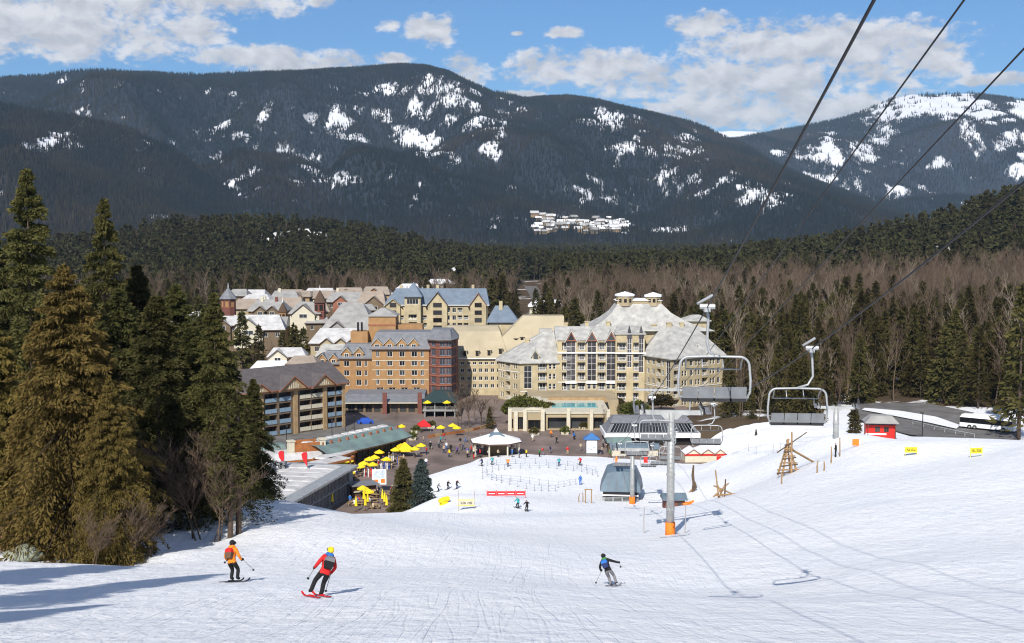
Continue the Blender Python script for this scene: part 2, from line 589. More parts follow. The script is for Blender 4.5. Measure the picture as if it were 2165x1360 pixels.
_d2 = ((CTRL[:, None, :2] - CTRL[None, :, :2]) ** 2).sum(-1) / 1e4
_A = np.zeros((_n + 3, _n + 3))
_A[:_n, :_n] = _tps(_d2) + np.eye(_n) * 0.0006
_A[:_n, _n] = 1
_A[:_n, _n + 1:] = CTRL[:, :2] / 100
_A[_n:, :_n] = _A[:_n, _n:].T
_W = np.linalg.solve(_A, np.concatenate([CTRL[:, 2], [0, 0, 0]]))


def H_near(x, y):
    x, y = np.asarray(x, float), np.asarray(y, float)
    sh = x.shape
    p = np.stack([x.ravel(), y.ravel()], -1)
    out = np.empty(len(p))
    for i in range(0, len(p), 20000):
        q = p[i:i + 20000]
        d2 = ((q[:, None, :] - CTRL[None, :, :2]) ** 2).sum(-1) / 1e4
        out[i:i + 20000] = _tps(d2) @ _W[:_n] + _W[_n] + (q / 100) @ _W[_n + 1:]
    return out.reshape(sh)


def V_far(x, y):
    x, y = np.asarray(x, float), np.asarray(y, float)
    z = -0.8 + 3.8 * smooth(50, 120, x) * (1 - smooth(450, 800, y))
    z = z + 43 * np.exp(-((x + 250) / 190) ** 2 - ((y - 1250) / 250) ** 2) * (1 + 0.25 * fbm(x, y, 140, 3, 5))
    z = z + 7 * np.exp(-((x + 520) / 200) ** 2 - ((y - 1150) / 260) ** 2)
    z = z + 52 * np.exp(-((x - 500) / 290) ** 2 - ((y - 950) / 300) ** 2) * (1 + 0.2 * fbm(x, y, 120, 3, 8))
    z = z + 18 * np.exp(-((x - 375) / 45) ** 2 - ((y - 900) / 80) ** 2)
    return z + 1.2 * fbm(x, y, 60, 3, 3) * smooth(420, 600, y)


def G(x, y):
    """ground height anywhere in the valley"""
    x, y = np.asarray(x, float), np.asarray(y, float)
    s = smooth(285, 340, y)
    return H_near(np.clip(x, -170, 190), np.clip(y, -50, 340)) * (1 - s) + V_far(x, y) * s


def g(x, y):
    return float(G(np.array([x]), np.array([y]))[0])


def hit(px, py, Y0=15.0, Y1=2500.0, fn=None):
    """where the sight line through a photograph pixel meets the ground"""
    Y = np.exp(np.linspace(math.log(Y0), math.log(Y1), 1500))
    a, b, c = ray(px, py)
    t = Y / b
    zz = (fn or G)(a * t, Y)
    below = (CAMZ + c * t) < zz
    i = int(np.argmax(below)) if below.any() else len(Y) - 1
    return Vector((a * t[i], Y[i], float(zz[i])))


def grid_mesh(name, xs, ys, fn, mt, smooth_shade=True, attr=None):
    X, Yg = np.meshgrid(xs, ys)
    Z = fn(X, Yg)
    nx, ny = len(xs), len(ys)
    co = np.stack([X, Yg, Z], -1).reshape(-1, 3)
    idx = np.arange(nx * ny).reshape(ny, nx)
    fa = np.stack([idx[:-1, :-1], idx[:-1, 1:], idx[1:, 1:], idx[1:, :-1]], -1).reshape(-1, 4)
    return np_mesh(name, co, fa, mt, smooth_shade, attr)


def np_mesh(name, co, fa, mt, smooth_shade=False, attr=None, midx=None):
    me = D.meshes.new(name)
    k = fa.shape[1]
    me.vertices.add(len(co))
    me.vertices.foreach_set('co', np.asarray(co, np.float32).ravel())
    me.loops.add(fa.size)
    me.loops.foreach_set('vertex_index', fa.astype(np.int32).ravel())
    me.polygons.add(len(fa))
    me.polygons.foreach_set('loop_start', np.arange(0, fa.size, k, dtype=np.int32))
    me.polygons.foreach_set('loop_total', np.full(len(fa), k, dtype=np.int32))
    if smooth_shade:
        me.polygons.foreach_set('use_smooth', np.ones(len(fa), bool))
    for q in (mt if isinstance(mt, (list, tuple)) else [mt]):
        me.materials.append(q)
    if midx is not None:
        me.polygons.foreach_set('material_index', np.asarray(midx, np.int32))
    me.update(calc_edges=True)
    for an, dom, val in (attr or []):
        at = me.attributes.new(an, 'FLOAT', dom)
        at.data.foreach_set('value', np.asarray(val, np.float32).ravel())
    return me


def snow_material():
    mt = D.materials.new('piste_snow')
    mt.use_nodes = True
    t = NT(mt.node_tree)
    geo = t.n('ShaderNodeNewGeometry')
    pos = geo.outputs['Position']
    bs = t.n('ShaderNodeBsdfPrincipled')
    # groomed and skied-over surface: long thin straight scrapes in a few directions over soft lumps
    wob = t.n('ShaderNodeTexNoise')
    wob.inputs['Scale'].default_value = 0.035
    wob.inputs['Detail'].default_value = 1
    t.l(pos, wob.inputs[0])
    warp = t.vmath('ADD', pos, t.vmath('MULTIPLY', wob.outputs['Color'], (2.2, 2.2, 0)))
    hgt = None
    for ang, across, along, wdt, amp in ((0.42, 0.55, 0.020, 0.020, 0.20), (-0.30, 0.42, 0.016, 0.016, 0.22), (1.25, 0.40, 0.020, 0.016, 0.16), (0.95, 0.8, 0.030, 0.03, 0.12), (-1.05, 0.5, 0.02, 0.018, 0.15)):
        mp = t.n('ShaderNodeMapping')
        mp.inputs['Rotation'].default_value = (0, 0, ang)
        mp.inputs['Scale'].default_value = (across, along, 0.0)
        mp.inputs['Location'].default_value = (ang * 31, ang * 7, 0)
        t.l(warp, mp.inputs[0])
        nn_ = t.noise(mp.outputs[0], 1.6, 1.5, 0.5)
        ln_ = t.math('MULTIPLY', t.rng(t.math('ABSOLUTE', t.math('SUBTRACT', nn_, 0.5)), 0.0, wdt), amp * 0.36)
        hgt = ln_ if hgt is None else t.math('ADD', hgt, ln_)
    mp = t.n('ShaderNodeMapping')
    mp.inputs['Scale'].default_value = (0.7, 0.35, 0.5)
    t.l(pos, mp.inputs[0])
    lump = t.noise(mp.outputs[0], 1.5, 6, 0.65)
    fine = t.noise(pos, 4.0, 3, 0.6)
    hgt = t.math('ADD', hgt, t.math('MULTIPLY', lump, 1.25))
    hgt = t.math('ADD', hgt, t.math('MULTIPLY', fine, 0.10))
    bp = t.n('ShaderNodeBump')
    bp.inputs['Strength'].default_value = 1.0
    bp.inputs['Distance'].default_value = 0.24
    t.l(hgt, bp.inputs['Height'])
    c = t.mix(t.rng(t.noise(pos, 0.12, 4, 0.6), 0.3, 0.7), (0.86, 0.87, 0.90), (0.91, 0.91, 0.91))
    # a little needle litter and dirt
    dirt = t.math('MULTIPLY', t.rng(t.noise(pos, 0.9, 6, 0.75), 0.66, 0.8), 0.25)
    c = t.mix(dirt, c, (0.6, 0.58, 0.56))
    t.l(c, bs.inputs['Base Color'])
    bs.inputs['Roughness'].default_value = 0.6
    bs.inputs['Specular IOR Level'].default_value = 0.25
    t.l(bp.outputs[0], bs.inputs['Normal'])
    o = t.n('ShaderNodeOutputMaterial')
    t.l(bs.outputs[0], o.inputs[0])
    return mt


def floor_material(name, snow0, snow1, c1, c2, scale):
    mt = D.materials.new(name)
    mt.use_nodes = True
    t = NT(mt.node_tree)
    geo = t.n('ShaderNodeNewGeometry')
    pos = geo.outputs['Position']
    c = t.mix(t.rng(t.noise(pos, scale * 3, 4, 0.6), 0.3, 0.7), c1, c2)
    sn = t.rng(t.noise(pos, scale, 6, 0.65), snow0, snow1)
    c = t.mix(sn, c, (0.8, 0.8, 0.82))
    df = t.n('ShaderNodeBsdfDiffuse')
    t.l(c, df.inputs[0])
    o = t.n('ShaderNodeOutputMaterial')
    t.l(df.outputs[0], o.inputs[0])
    return mt


M['snow'] = snow_material()
M['forest_floor'] = floor_material('forest_floor', 0.56, 0.62, (0.07, 0.05, 0.035), (0.12, 0.09, 0.06), 0.04)


def H_snow(x, y):
    z = H_near(x, y)
    rough = smooth(20, 45, y) * 0 + 1
    z = z + rough * (0.22 * fbm(x, y, 9, 3, 1) + 0.5 * fbm(x, y, 30, 2, 2) * smooth(60, 110, y))
    # banks and hollows under the trees on the left
    lm = smooth(-14, -26, x) * smooth(58, 75, y) * (1 - smooth(125, 150, y))
    rb_ = smooth(28, 42, x) * (1 - smooth(62, 74, x)) * smooth(196, 215, y) * (1 - smooth(262, 280, y))
    return z + lm * 1.6 * fbm(x, y, 10, 3, 9) + rb_ * 2.2 * fbm(x, y, 9, 4, 15)


xs = np.concatenate([np.arange(-170, -70, 4.0), np.arange(-70, 90, 0.9), np.arange(90, 191, 4.0)])
ys = np.concatenate([np.arange(-50, 22, 4.0), np.arange(22, 130, 0.75), np.arange(130, 341, 1.5)])
slope_me = grid_mesh('snow_slope', xs, ys, lambda x, y: np.where(y > 285, G(x, y), H_snow(x, y)), [M['snow'], M['forest_floor']])
_xc, _yc = np.meshgrid((xs[1:] + xs[:-1]) / 2, (ys[1:] + ys[:-1]) / 2)
_edge = 266 + 5 * fbm(_xc, _yc, 14, 3, 6) + 60 * smooth(66, 84, _xc) - 28 * smooth(90, 98, _xc)
slope_me.polygons.foreach_set('material_index', ((_yc > _edge) & (_xc > 40)).astype(np.int32).ravel())
add_o = add('snow_slope', slope_me)
add_o['kind'] = 'structure'


def hs(x, y):
    return float(H_snow(np.array([x]), np.array([y]))[0])


def hits(px, py, Y0=15.0, Y1=290.0):
    return hit(px, py, Y0, Y1, H_snow)


# valley floor out to the mountains and past them to the horizon
xs = np.concatenate([[-8800, -6000, -4000, -2500], np.arange(-1700, 1701, 22), [2500, 4000, 6000, 8800]])
ys = np.concatenate([np.arange(312, 1900, 18), [2000, 2200, 2600, 3200, 4500, 8000, 11000, 14300]])
vf = add('valley_floor', grid_mesh('valley_floor', xs, ys, lambda x, y: G(x, y) - 0.15 - 1.0 * (1 - smooth(312, 350, y)), M['forest_floor']))
vf['kind'] = 'structure'

# paved plaza: one sheet, the snow rises out of it
pz = MB()
pz.poly([(-125, 165, 0), (-34, 165, 0), (-16, 186, 0), (46, 232, 0), (46, 350, 0), (-125, 350, 0)])
plaza = pz.build('plaza', M['paving'])
plaza['kind'] = 'structure'


def ribbon(name, mt, left, right, n=24, lift=0.12, zfix=None, fn=None):
    """a sheet between two edge polylines, laid on the ground"""
    def resample(pl):
        pl = [Vector(p) for p in pl]
        d = [0]
        for i in range(1, len(pl)):
            d.append(d[-1] + (pl[i] - pl[i - 1]).length)
        out = []
        for k in range(n + 1):
            s = d[-1] * k / n
            j = max(i for i in range(len(d)) if d[i] <= s + 1e-9)
            j = min(j, len(pl) - 2)
            out.append(pl[j].lerp(pl[j + 1], (s - d[j]) / max(d[j + 1] - d[j], 1e-6)))
        return out
    A, B = resample(left), resample(right)
    mb = MB()
    kk = 8
    pts = [[a.lerp(b, j / kk) for j in range(kk + 1)] for a, b in zip(A, B)]
    for i in range(n):
        for j in range(kk):
            q = [pts[i][j], pts[i][j + 1], pts[i + 1][j + 1], pts[i + 1][j]]
            mb.poly([(p[0], p[1], (zfix if zfix is not None else (fn or g)(p[0], p[1]) + lift)) for p in q])
    o = mb.build(name, mt)
    o['kind'] = 'structure'
    return o


def lv(pts, z):
    return [PZ(a, b, z).xy for a, b in pts]


ribbon('road', M['asphalt'], lv([(1820, 846), (1900, 847), (1960, 851), (2060, 872), (2150, 893)], 3.7), lv([(1790, 880), (1850, 905), (1920, 935), (2020, 948), (2150, 965)], 3.7), lift=0.2)
ribbon('snow_bank', M['snow_roof'], lv([(1828, 862), (1900, 868), (1980, 880), (2030, 897)], 3.9), lv([(1822, 867), (1885, 878), (1965, 893), (2022, 906)], 3.9), lift=0.45)
ribbon('road_surface', M['asphalt'], lv([(560, 925), (620, 915), (700, 897), (790, 885)], 0.03), lv([(560, 958), (640, 938), (730, 918), (850, 900)], 0.03), zfix=0.03)


# ------------------------------------------------------------------ mountains
def px_x(px, Y):
    return (px - CX) / FPX * Y


def mountain(name, ridge, Yr, Yf, snow, dens_noise=0.0, seed=0, base=0.0, step=22, floor=(0.018, 0.021, 0.027), power=1.15, general=-0.75, extra=None, gully=1.0):
    """a ridge whose crest is seen at the photograph's skyline; snow patches are ellipses (px,py,rx,ry,strength)"""
    rx = np.array([px_x(a, Yr) for a, b in ridge])
    rz = np.array([CAMZ + (HOR - b) * Yr / FPX for a, b in ridge])
    xs = np.arange(rx[0], rx[-1] + step, step)
    ny = int((Yr - Yf) / step)
    vs = np.linspace(0, 1.22, int(ny * 1.22))
    X, Vv = np.meshgrid(xs, vs)
    Yg = Yf + (Yr - Yf) * Vv
    # keep columns on sight lines so that the crest falls where it should
    Zr = np.interp(X, rx, rz)
    prof = np.where(Vv <= 1, Vv ** power, 1 - (Vv - 1) * 1.6)
    env = np.clip(Vv * (1.0 - Vv) * 4, 0, 1)
    relief = fbm(X, Yg, (Yr - Yf) * 0.33, 5, seed) * 0.42 * env
    ridges = (np.abs(fbm(X + Yg * 0.15, Yg * 0.35, 520 * gully, 4, seed + 3)) - 0.18) * 0.34 * env
    Z = base + (Zr - base) * np.clip(prof + relief + ridges, -0.05, 1.4)
    # nothing on the face may hide the crest behind it
    Zs = np.interp(X / Yg * Yr, rx, rz)
    lim = CAMZ + (Zs - CAMZ) * Yg / Yr - (1 - np.clip(Vv, 0, 1)) * 60
    Z = np.where(Vv < 0.999, np.minimum(Z, np.maximum(lim, base)), Z)
    crest = 9 * fbm(X, Yg, 160, 3, seed + 5) * np.clip(Vv * 3, 0, 1)
    Z = Z + crest
    # the sight-line coordinates of every vertex locate the snow fields on the slope
    PX = CX + X / Yg * FPX
    PY = HOR - (Z - CAMZ) / Yg * FPX
    fld = np.full(X.shape, general)
    for (cx, cy, ax, ay, ang, st) in snow:
        ca, sa = math.cos(R(ang)), math.sin(R(ang))
        dx, dy = PX - cx, PY - cy
        u, v = (dx * ca + dy * sa) / ax, (-dx * sa + dy * ca) / ay
        e = st * 0.8 * (1.1 - (u * u + v * v))
        fld = np.maximum(fld, np.maximum(e, -1))
    ns = fbm(X, (Yg + Z * 2) * 0.4, 52, 4, seed + 11)
    fld = fld - 0.2 + 2.0 * ns + (0.6 if extra is None else extra) * fbm(X * 1.6, Z * 0.9, 320, 2, seed + 13)
    nx, nv = len(xs), len(vs)
    co = np.stack([X, Yg, Z], -1).reshape(-1, 3)
    idx = np.arange(nx * nv).reshape(nv, nx)
    fa = np.stack([idx[:-1, :-1], idx[:-1, 1:], idx[1:, 1:], idx[1:, :-1]], -1).reshape(-1, 4)
    mt = D.materials.new(name + '_ground')
    mt.use_nodes = True
    t = NT(mt.node_tree)
    at = t.n('ShaderNodeAttribute', attribute_name='snow')
    geo = t.n('ShaderNodeNewGeometry')
    mp = t.n('ShaderNodeMapping')
    mp.inputs['Scale'].default_value = (1.0, 0.3, 0.22)
    t.l(geo.outputs['Position'], mp.inputs[0])
    nz = t.noise(mp.outputs[0], 0.034, 6, 0.74)
    sn = t.rng(t.math('ADD', at.outputs['Fac'], t.math('MULTIPLY', t.math('SUBTRACT', nz, 0.5), 3.4)), 0.0, 0.5)
    fl = t.mix(t.rng(t.noise(geo.outputs['Position'], 0.006, 5, 0.6), 0.3, 0.7), floor, tuple(c * 1.7 for c in floor))
    c = t.mix(sn, fl, (0.70, 0.71, 0.74))
    df = t.n('ShaderNodeBsdfDiffuse')
    t.l(c, df.inputs[0])
    o = t.n('ShaderNodeOutputMaterial')
    t.l(df.outputs[0], o.inputs[0])
    me = np_mesh(name, co, fa, mt, True, [('snow', 'POINT', fld)])
    ob = add('mountain', me)
    ob['kind'] = 'structure'
    return dict(X=X, Y=Yg, Z=Z, F=fld, V=Vv, ob=ob)


RIDGE_MAIN = [(-400, 190), (-200, 180), (0, 172), (60, 168), (110, 165), (140, 160), (220, 155), (300, 160), (420, 165), (480, 162), (560, 160), (700, 155), (800, 150), (850, 147), (905, 149),
              (950, 160), (1000, 185), (1040, 203), (1065, 206), (1110, 216), (1150, 212), (1200, 210), (1260, 217), (1320, 232), (1400, 250), (1450, 260), (1490, 275), (1530, 297), (1570, 310), (1640, 350), (1720, 385), (1850, 430), (2000, 470), (2200, 492)]
SNOW_MAIN = [(895, 195, 55, 30, 20, 1.1), (960, 205, 60, 32, 25, 1.0), (890, 225, 35, 30, 30, 1.25), (1010, 235, 60, 18, 40, 0.75), (1070, 240, 30, 40, 0, 0.7), (825, 195, 40, 14, 0, 0.45),
             (860, 292, 75, 22, 12, 1.5), (905, 310, 30, 20, 0, 1.7), (800, 265, 60, 30, 15, 0.6), (690, 270, 55, 26, 10, 0.6), (745, 250, 60, 22, 0, 0.5), (760, 290, 35, 15, 0, 0.6),
             (556, 250, 32, 12, -28, 1.2), (478, 268, 22, 8, -30, 1.3), (145, 172, 18, 8, -35, 1.3), (183, 186, 18, 12, -30, 0.9), (170, 228, 22, 11, 10, 1.0),
             (540, 305, 18, 8, 0, 0.8), (600, 330, 50, 22, 20, 0.4), (640, 335, 40, 20, 0, 0.45), (505, 395, 34, 20, 0, 0.55), (515, 415, 26, 6, 0, 1.3), (540, 365, 22, 14, 0, 0.6), (475, 340, 18, 10, 0, 0.6),
             (885, 408, 9, 22, 0, 1.1), (1060, 285, 12, 34, 0, 0.75), (1010, 275, 26, 16, 0, 0.6), (1110, 222, 26, 6, -30, 1.2), (1040, 320, 20, 14, 0, 0.5),
             (1290, 265, 52, 32, 10, 0.62), (1330, 310, 46, 34, 20, 0.6), (1398, 366, 15, 25, 15, 1.5), (1408, 320, 7, 16, 0, 0.8), (1305, 412, 34, 18, 0, 0.75), (1190, 396, 14, 14, 0, 0.95), (1250, 400, 40, 16, 0, 0.4), (1430, 395, 30, 26, 0, 0.5), (1500, 395, 60, 24, 0, 0.35), (1562, 398, 15, 9, 0, 1.0), (1235, 425, 20, 14, 0, 0.5), (1090, 400, 16, 12, 0, 0.5), (1455, 335, 25, 40, 0, 0.35),
             (1150, 360, 14, 10, 0, 0.4), (1090, 465, 12, 8, 0, 0.8), (1040, 482, 36, 4, 0, 0.6), (700, 380, 60, 20, 0, 0.25), (950, 260, 14, 12, 0, 0.8),
             (1490, 488, 60, 6, 0, 0.5), (1380, 485, 40, 6, 0, 0.45), (1600, 420, 60, 20, 0, 0.3), (1230, 478, 115, 18, 4, 0.75)]
MT_MAIN = mountain('main_mountain', RIDGE_MAIN, 6000, 3000, SNOW_MAIN, seed=2)
RIDGE_RIGHT = [(1350, 400), (1450, 330), (1500, 300), (1560, 296), (1640, 280), (1700, 270), (1780, 254), (1815, 240), (1850, 225), (1880, 212), (1920, 203), (1960, 205), (2000, 202), (2040, 201), (2080, 208), (2120, 214), (2165, 214), (2300, 205), (2500, 230)]
SNOW_RIGHT = [(1960, 222, 150, 32, 4, 1.7), (1870, 240, 80, 20, -12, 1.1), (2040, 240, 110, 26, 6, 1.2), (2150, 235, 40, 30, 0, 1.2), (1740, 328, 66, 20, 0, 0.85), (1840, 305, 60, 24, -25, 0.85), (1835, 330, 25, 20, 0, 0.9), (1640, 320, 25, 10, 0, 0.7), (1750, 290, 35, 12, 0, 0.6),
              (1760, 390, 60, 30, 0, 0.5), (1700, 370, 16, 16, 0, 0.6), (1930, 400, 60, 16, 0, 0.5), (2130, 300, 40, 24, 0, 0.6), (2140, 360, 40, 24, 0, 0.5), (2060, 290, 50, 18, 0, 0.4), (1800, 440, 90, 18, 0, 0.35), (2060, 330, 26, 14, 0, 0.5), (1980, 350, 50, 14, 0, 0.3), (2040, 430, 20, 8, 0, 0.7)]
MT_RIGHT = mountain('right_mountain', RIDGE_RIGHT, 8500, 4600, SNOW_RIGHT, seed=21, step=32, floor=(0.020, 0.024, 0.033))
RIDGE_FAR = [(1380, 330), (1450, 290), (1500, 276), (1540, 274), (1590, 275), (1630, 280), (1700, 300), (1800, 340)]
MT_FAR = mountain('far_mountain', RIDGE_FAR, 12000, 10400, [(1560, 290, 180, 60, 0, 2.0)], seed=31, step=45)
RIDGE_LEFT = [(-500, 190), (-250, 205), (-100, 215), (0, 226), (60, 236), (130, 246), (200, 258), (260, 272), (310, 290), (350, 308), (390, 332), (420, 356), (460, 388), (500, 415), (560, 448), (640, 480), (700, 494)]
SNOW_LEFT = [(160, 312, 26, 10, 0, 0.7), (70, 238, 14, 4, 0, 0.8), (320, 308, 10, 8, 0, 0.7), (165, 412, 18, 9, 0, 0.8), (240, 425, 8, 8, 0, 0.9), (120, 300, 40, 14, 0, 0.3), (360, 460, 50, 6, 0, 0.4)]
MT_LEFT = mountain('left_foothill', RIDGE_LEFT, 3600, 2300, SNOW_LEFT, seed=41, step=16, floor=(0.024, 0.023, 0.023), gully=0.6)

# air: pale haze between here and the mountains
hm = MB()
hm.box(-9000, -400, -30, 9000, 14500, 1320)
hzm = D.materials.new('haze')
hzm.use_nodes = True
ht = NT(hzm.node_tree)
hv = ht.n('ShaderNodeVolumePrincipled')
hv.inputs['Color'].default_value = (0.52, 0.74, 1.0, 1)
hv.inputs['Density'].default_value = 3.6e-5
hv.inputs['Anisotropy'].default_value = 0.0
ho = ht.n('ShaderNodeOutputMaterial')
ht.l(hv.outputs[0], ho.inputs['Volume'])
haze = hm.build('haze', hzm)
haze['kind'] = 'stuff'
# ------------------------------------------------------------------ trees
def blades(base, d, length, width, rng, flat=None):
    """diamond leaves: arrays of base points, unit directions, lengths, widths -> verts, quads"""
    n = len(base)
    r = rng.normal(size=(n, 3))
    if flat is not None:
        r = r * np.array([1, 1, flat])
    side = np.cross(d, r)
    side /= np.maximum(np.linalg.norm(side, axis=1, keepdims=True), 1e-6)
    m = base + d * (length * 0.45)[:, None]
    wv = side * (width * 0.5)[:, None]
    tip = base + d * length[:, None]
    co = np.stack([base, m + wv, tip, m - wv], 1).reshape(-1, 3)
    fa = np.arange(4 * n).reshape(n, 4)
    return co, fa


def conifer(name, h, r, nb, ns, bl, bw, leaf, seed, cedar=False, low=0.06, droop=0.35, gap=0.0, power=0.85, lump=0.35):
    """returns (trunk mesh, crown mesh): limbs in all directions, each carrying sprays of small leaves"""
    rng = np.random.default_rng(seed)
    t = low + (1 - low) * rng.random(nb) ** 0.95          # height along the trunk
    az = rng.random(nb) * 2 * np.pi
    prof = np.clip(1 - t, 0, 1) ** power
    if cedar:
        prof = np.minimum(prof * 1.12, 0.55 + 0.6 * (1 - t)) * np.clip((t + 0.25) * 2.2, 0.6, 1)
    L = r * prof * (1 + lump * (rng.random(nb) * 2 - 1)) + 0.15 * r * (1 - t) + 0.03 * r
    # lumpy sides: some sectors grow further than others
    L *= 1 + 0.22 * np.sin(az * 3 + t * 9 + seed) * (1 - t)
    keep = rng.random(nb) > gap
    t, az, L = t[keep], az[keep], L[keep]
    nb = len(t)
    s = rng.random((nb, ns)) ** 0.6 * 0.93 + 0.07
    dr = droop * (0.5 + 0.8 * (1 - t))[:, None]
    rise = 0.32 * (t ** 1.5)[:, None]
    ax, ay = np.cos(az)[:, None], np.sin(az)[:, None]
    Ls = L[:, None] * s
    # fan of side shoots in the limb's own plane
    fan = (rng.random((nb, ns)) - 0.5) * 0.62 * L[:, None] * (1.05 - s) * 1.25 + (rng.random((nb, ns)) - 0.5) * 0.12 * r
    bx = ax * Ls - ay * fan
    by = ay * Ls + ax * fan
    bz = t[:, None] * h + rise * Ls - dr * Ls * s + np.abs(fan) * -0.18 + (rng.random((nb, ns)) - 0.5) * 0.10 * r * (0.3 + (1 - t)[:, None])
    base = np.stack([bx, by, bz], -1).reshape(-1, 3)
    out = np.stack([ax + 0 * s - ay * np.sign(fan) * 0.8, ay + 0 * s + ax * np.sign(fan) * 0.8, 0 * s], -1).reshape(-1, 3)
    n = len(base)
    d = out * 0.8 + rng.normal(size=(n, 3)) * 0.45
    d[:, 2] -= (0.85 if cedar else 0.30)
    d /= np.linalg.norm(d, axis=1, keepdims=True)
    ln = bl * (0.6 + 0.8 * rng.random(n)) * np.repeat(0.55 + 0.45 * np.clip(L / (0.6 * r), 0, 1), ns)
    co, fa = blades(base, d, ln, bw * (0.7 + 0.6 * rng.random(n)), rng, 0.5)
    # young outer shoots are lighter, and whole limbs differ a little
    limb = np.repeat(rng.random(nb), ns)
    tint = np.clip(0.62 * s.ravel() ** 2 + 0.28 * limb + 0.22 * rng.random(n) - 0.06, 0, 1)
    if low < 0.5:
        # leader at the very top
        k = 14
        bt = np.stack([np.zeros(k), np.zeros(k), h * np.linspace(0.955, 1.0, k)], -1)
        dt = rng.normal(size=(k, 3)) * 0.5
        dt[:, 2] += 0.9
        dt /= np.linalg.norm(dt, axis=1, keepdims=True)
        c2, f2 = blades(bt, dt, np.full(k, bl * 0.8), np.full(k, bw), rng)
        fa = np.concatenate([fa, f2 + len(co)])
        co = np.concatenate([co, c2])
        tint = np.concatenate([tint, np.full(k, 0.6)])
    crown = np_mesh(name + '_crown', co, fa, leaf, False, [('tint', 'FACE', tint)])
    mb = MB()
    tr = 0.013 * h
    mb.tube([(0, 0, -1.0), (0, 0, 0.15 * h), (0.05, 0.03, 0.5 * h), (0, 0, 0.97 * h)], [tr * 1.15, tr * 0.9, tr * 0.55, tr * 0.08], 8)
    # limbs that carry the sprays
    order = np.argsort(-L)[:60 if nb > 200 else 14]
    for i in order:
        p0 = Vector((0, 0, t[i] * h))
        p1 = Vector((math.cos(az[i]) * L[i] * 0.8, math.sin(az[i]) * L[i] * 0.8, t[i] * h + 0.32 * t[i] ** 1.5 * L[i] * .8 - float(dr[i, 0]) * L[i] * 0.62))
        mb.tube([p0, p0.lerp(p1, 0.5) + Vector((0, 0, 0.05 * L[i])), p1], [tr * 0.25, tr * 0.16, tr * 0.05], 4, 0, False)
    trunk = mb.mesh(name + '_trunk', M['bark'], True)
    return trunk, crown


def bare_tree(name, h, seed, mt, levels=4, spread=0.5, nb=3, trunk_r=None, thin=1.0, upright=0.6):
    rng = random.Random(seed)
    mb_t, mb_b = MB(), MB()
    r0 = trunk_r or h * 0.011

    def grow(p, d, ln, r, lev, first=False):
        pts, rad = [p], [r]
        q, dd = p, d.copy()
        seg = 3
        for i in range(seg):
            dd = (dd + Vector((rng.gauss(0, .10), rng.gauss(0, .10), rng.gauss(0.04, .06)))).normalized()
            q = q + dd * (ln / seg)
            pts.append(q)
            rad.append(r * (1 - 0.55 * (i + 1) / seg))
        (mb_t if first else mb_b).tube(pts, rad, 6 if first else 3, 0, False)
        if lev <= 0:
            return
        k = nb + (4 if first else 0) + rng.randint(0, 1)
        for j in range(k):
            f = rng.uniform(0.3 if first else 0.2, 1.0)
            i = min(int(f * seg), seg - 1)
            b = pts[i].lerp(pts[i + 1], f * seg - i)
            a = rng.uniform(0, 2 * math.pi)
            nd = (dd * upright + Vector((math.cos(a), math.sin(a), rng.uniform(0.05, 0.5))) * spread).normalized()
            grow(b, nd, ln * rng.uniform(0.38, 0.6) * (0.85 if first else 1), max(r * 0.42, 0.012 * thin), lev - 1)
    grow(Vector((0, 0, -0.3)), Vector((0, 0, 1)), h * 0.8, r0, levels, True)
    return mb_t.mesh(name + '_trunk', mt, True), mb_b.mesh(name + '_branches', mt)


def join_mesh(name, a, b, zoff=0):
    """one mesh from trunk + crown"""
    def arr(me):
        co = np.empty(len(me.vertices) * 3, np.float32)
        me.vertices.foreach_get('co', co)
        return co.reshape(-1, 3)
    ca, cb = arr(a), arr(b)
    fa = [tuple(p.vertices) for p in a.polygons]
    fb = [tuple(v + len(ca) for v in p.vertices) for p in b.polygons]
    me = D.meshes.new(name)
    me.from_pydata(np.concatenate([ca, cb]).tolist(), [], fa + fb)
    me.materials.append(a.materials[0])
    me.materials.append(b.materials[0])
    me.polygons.foreach_set('material_index', [0] * len(fa) + [1] * len(fb))
    if 'tint' in b.attributes:
        tv = np.empty(len(fb), np.float32)
        b.attributes['tint'].data.foreach_get('value', tv)
        at = me.attributes.new('tint', 'FLOAT', 'FACE')
        at.data.foreach_set('value', np.concatenate([np.zeros(len(fa), np.float32), tv]))
    me.update()
    return me


def tree_at(trunk, crown, loc, label, scale=1.0, rz=0.0, name='conifer_tree', group=None, crown_name='crown', tilt=0.0):
    e = empty(name, loc, rz, label, 'tree', group)
    e.scale = (scale,) * 3 if isinstance(scale, (int, float)) else scale
    e.rotation_euler = (tilt, tilt * 0.5, rz)
    add('trunk', trunk, e)
    add(crown_name, crown, e)
    return e


# ---- near trees on the left of the piste
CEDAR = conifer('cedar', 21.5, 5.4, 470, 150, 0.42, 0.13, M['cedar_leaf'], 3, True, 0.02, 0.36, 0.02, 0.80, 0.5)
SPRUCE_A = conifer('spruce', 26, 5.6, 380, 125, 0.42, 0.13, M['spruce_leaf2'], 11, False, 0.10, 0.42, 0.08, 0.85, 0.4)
SPRUCE_B = conifer('dark_spruce', 24, 5.2, 400, 125, 0.44, 0.14, M['spruce_leaf'], 12, False, 0.07, 0.40, 0.04, 0.75, 0.35)


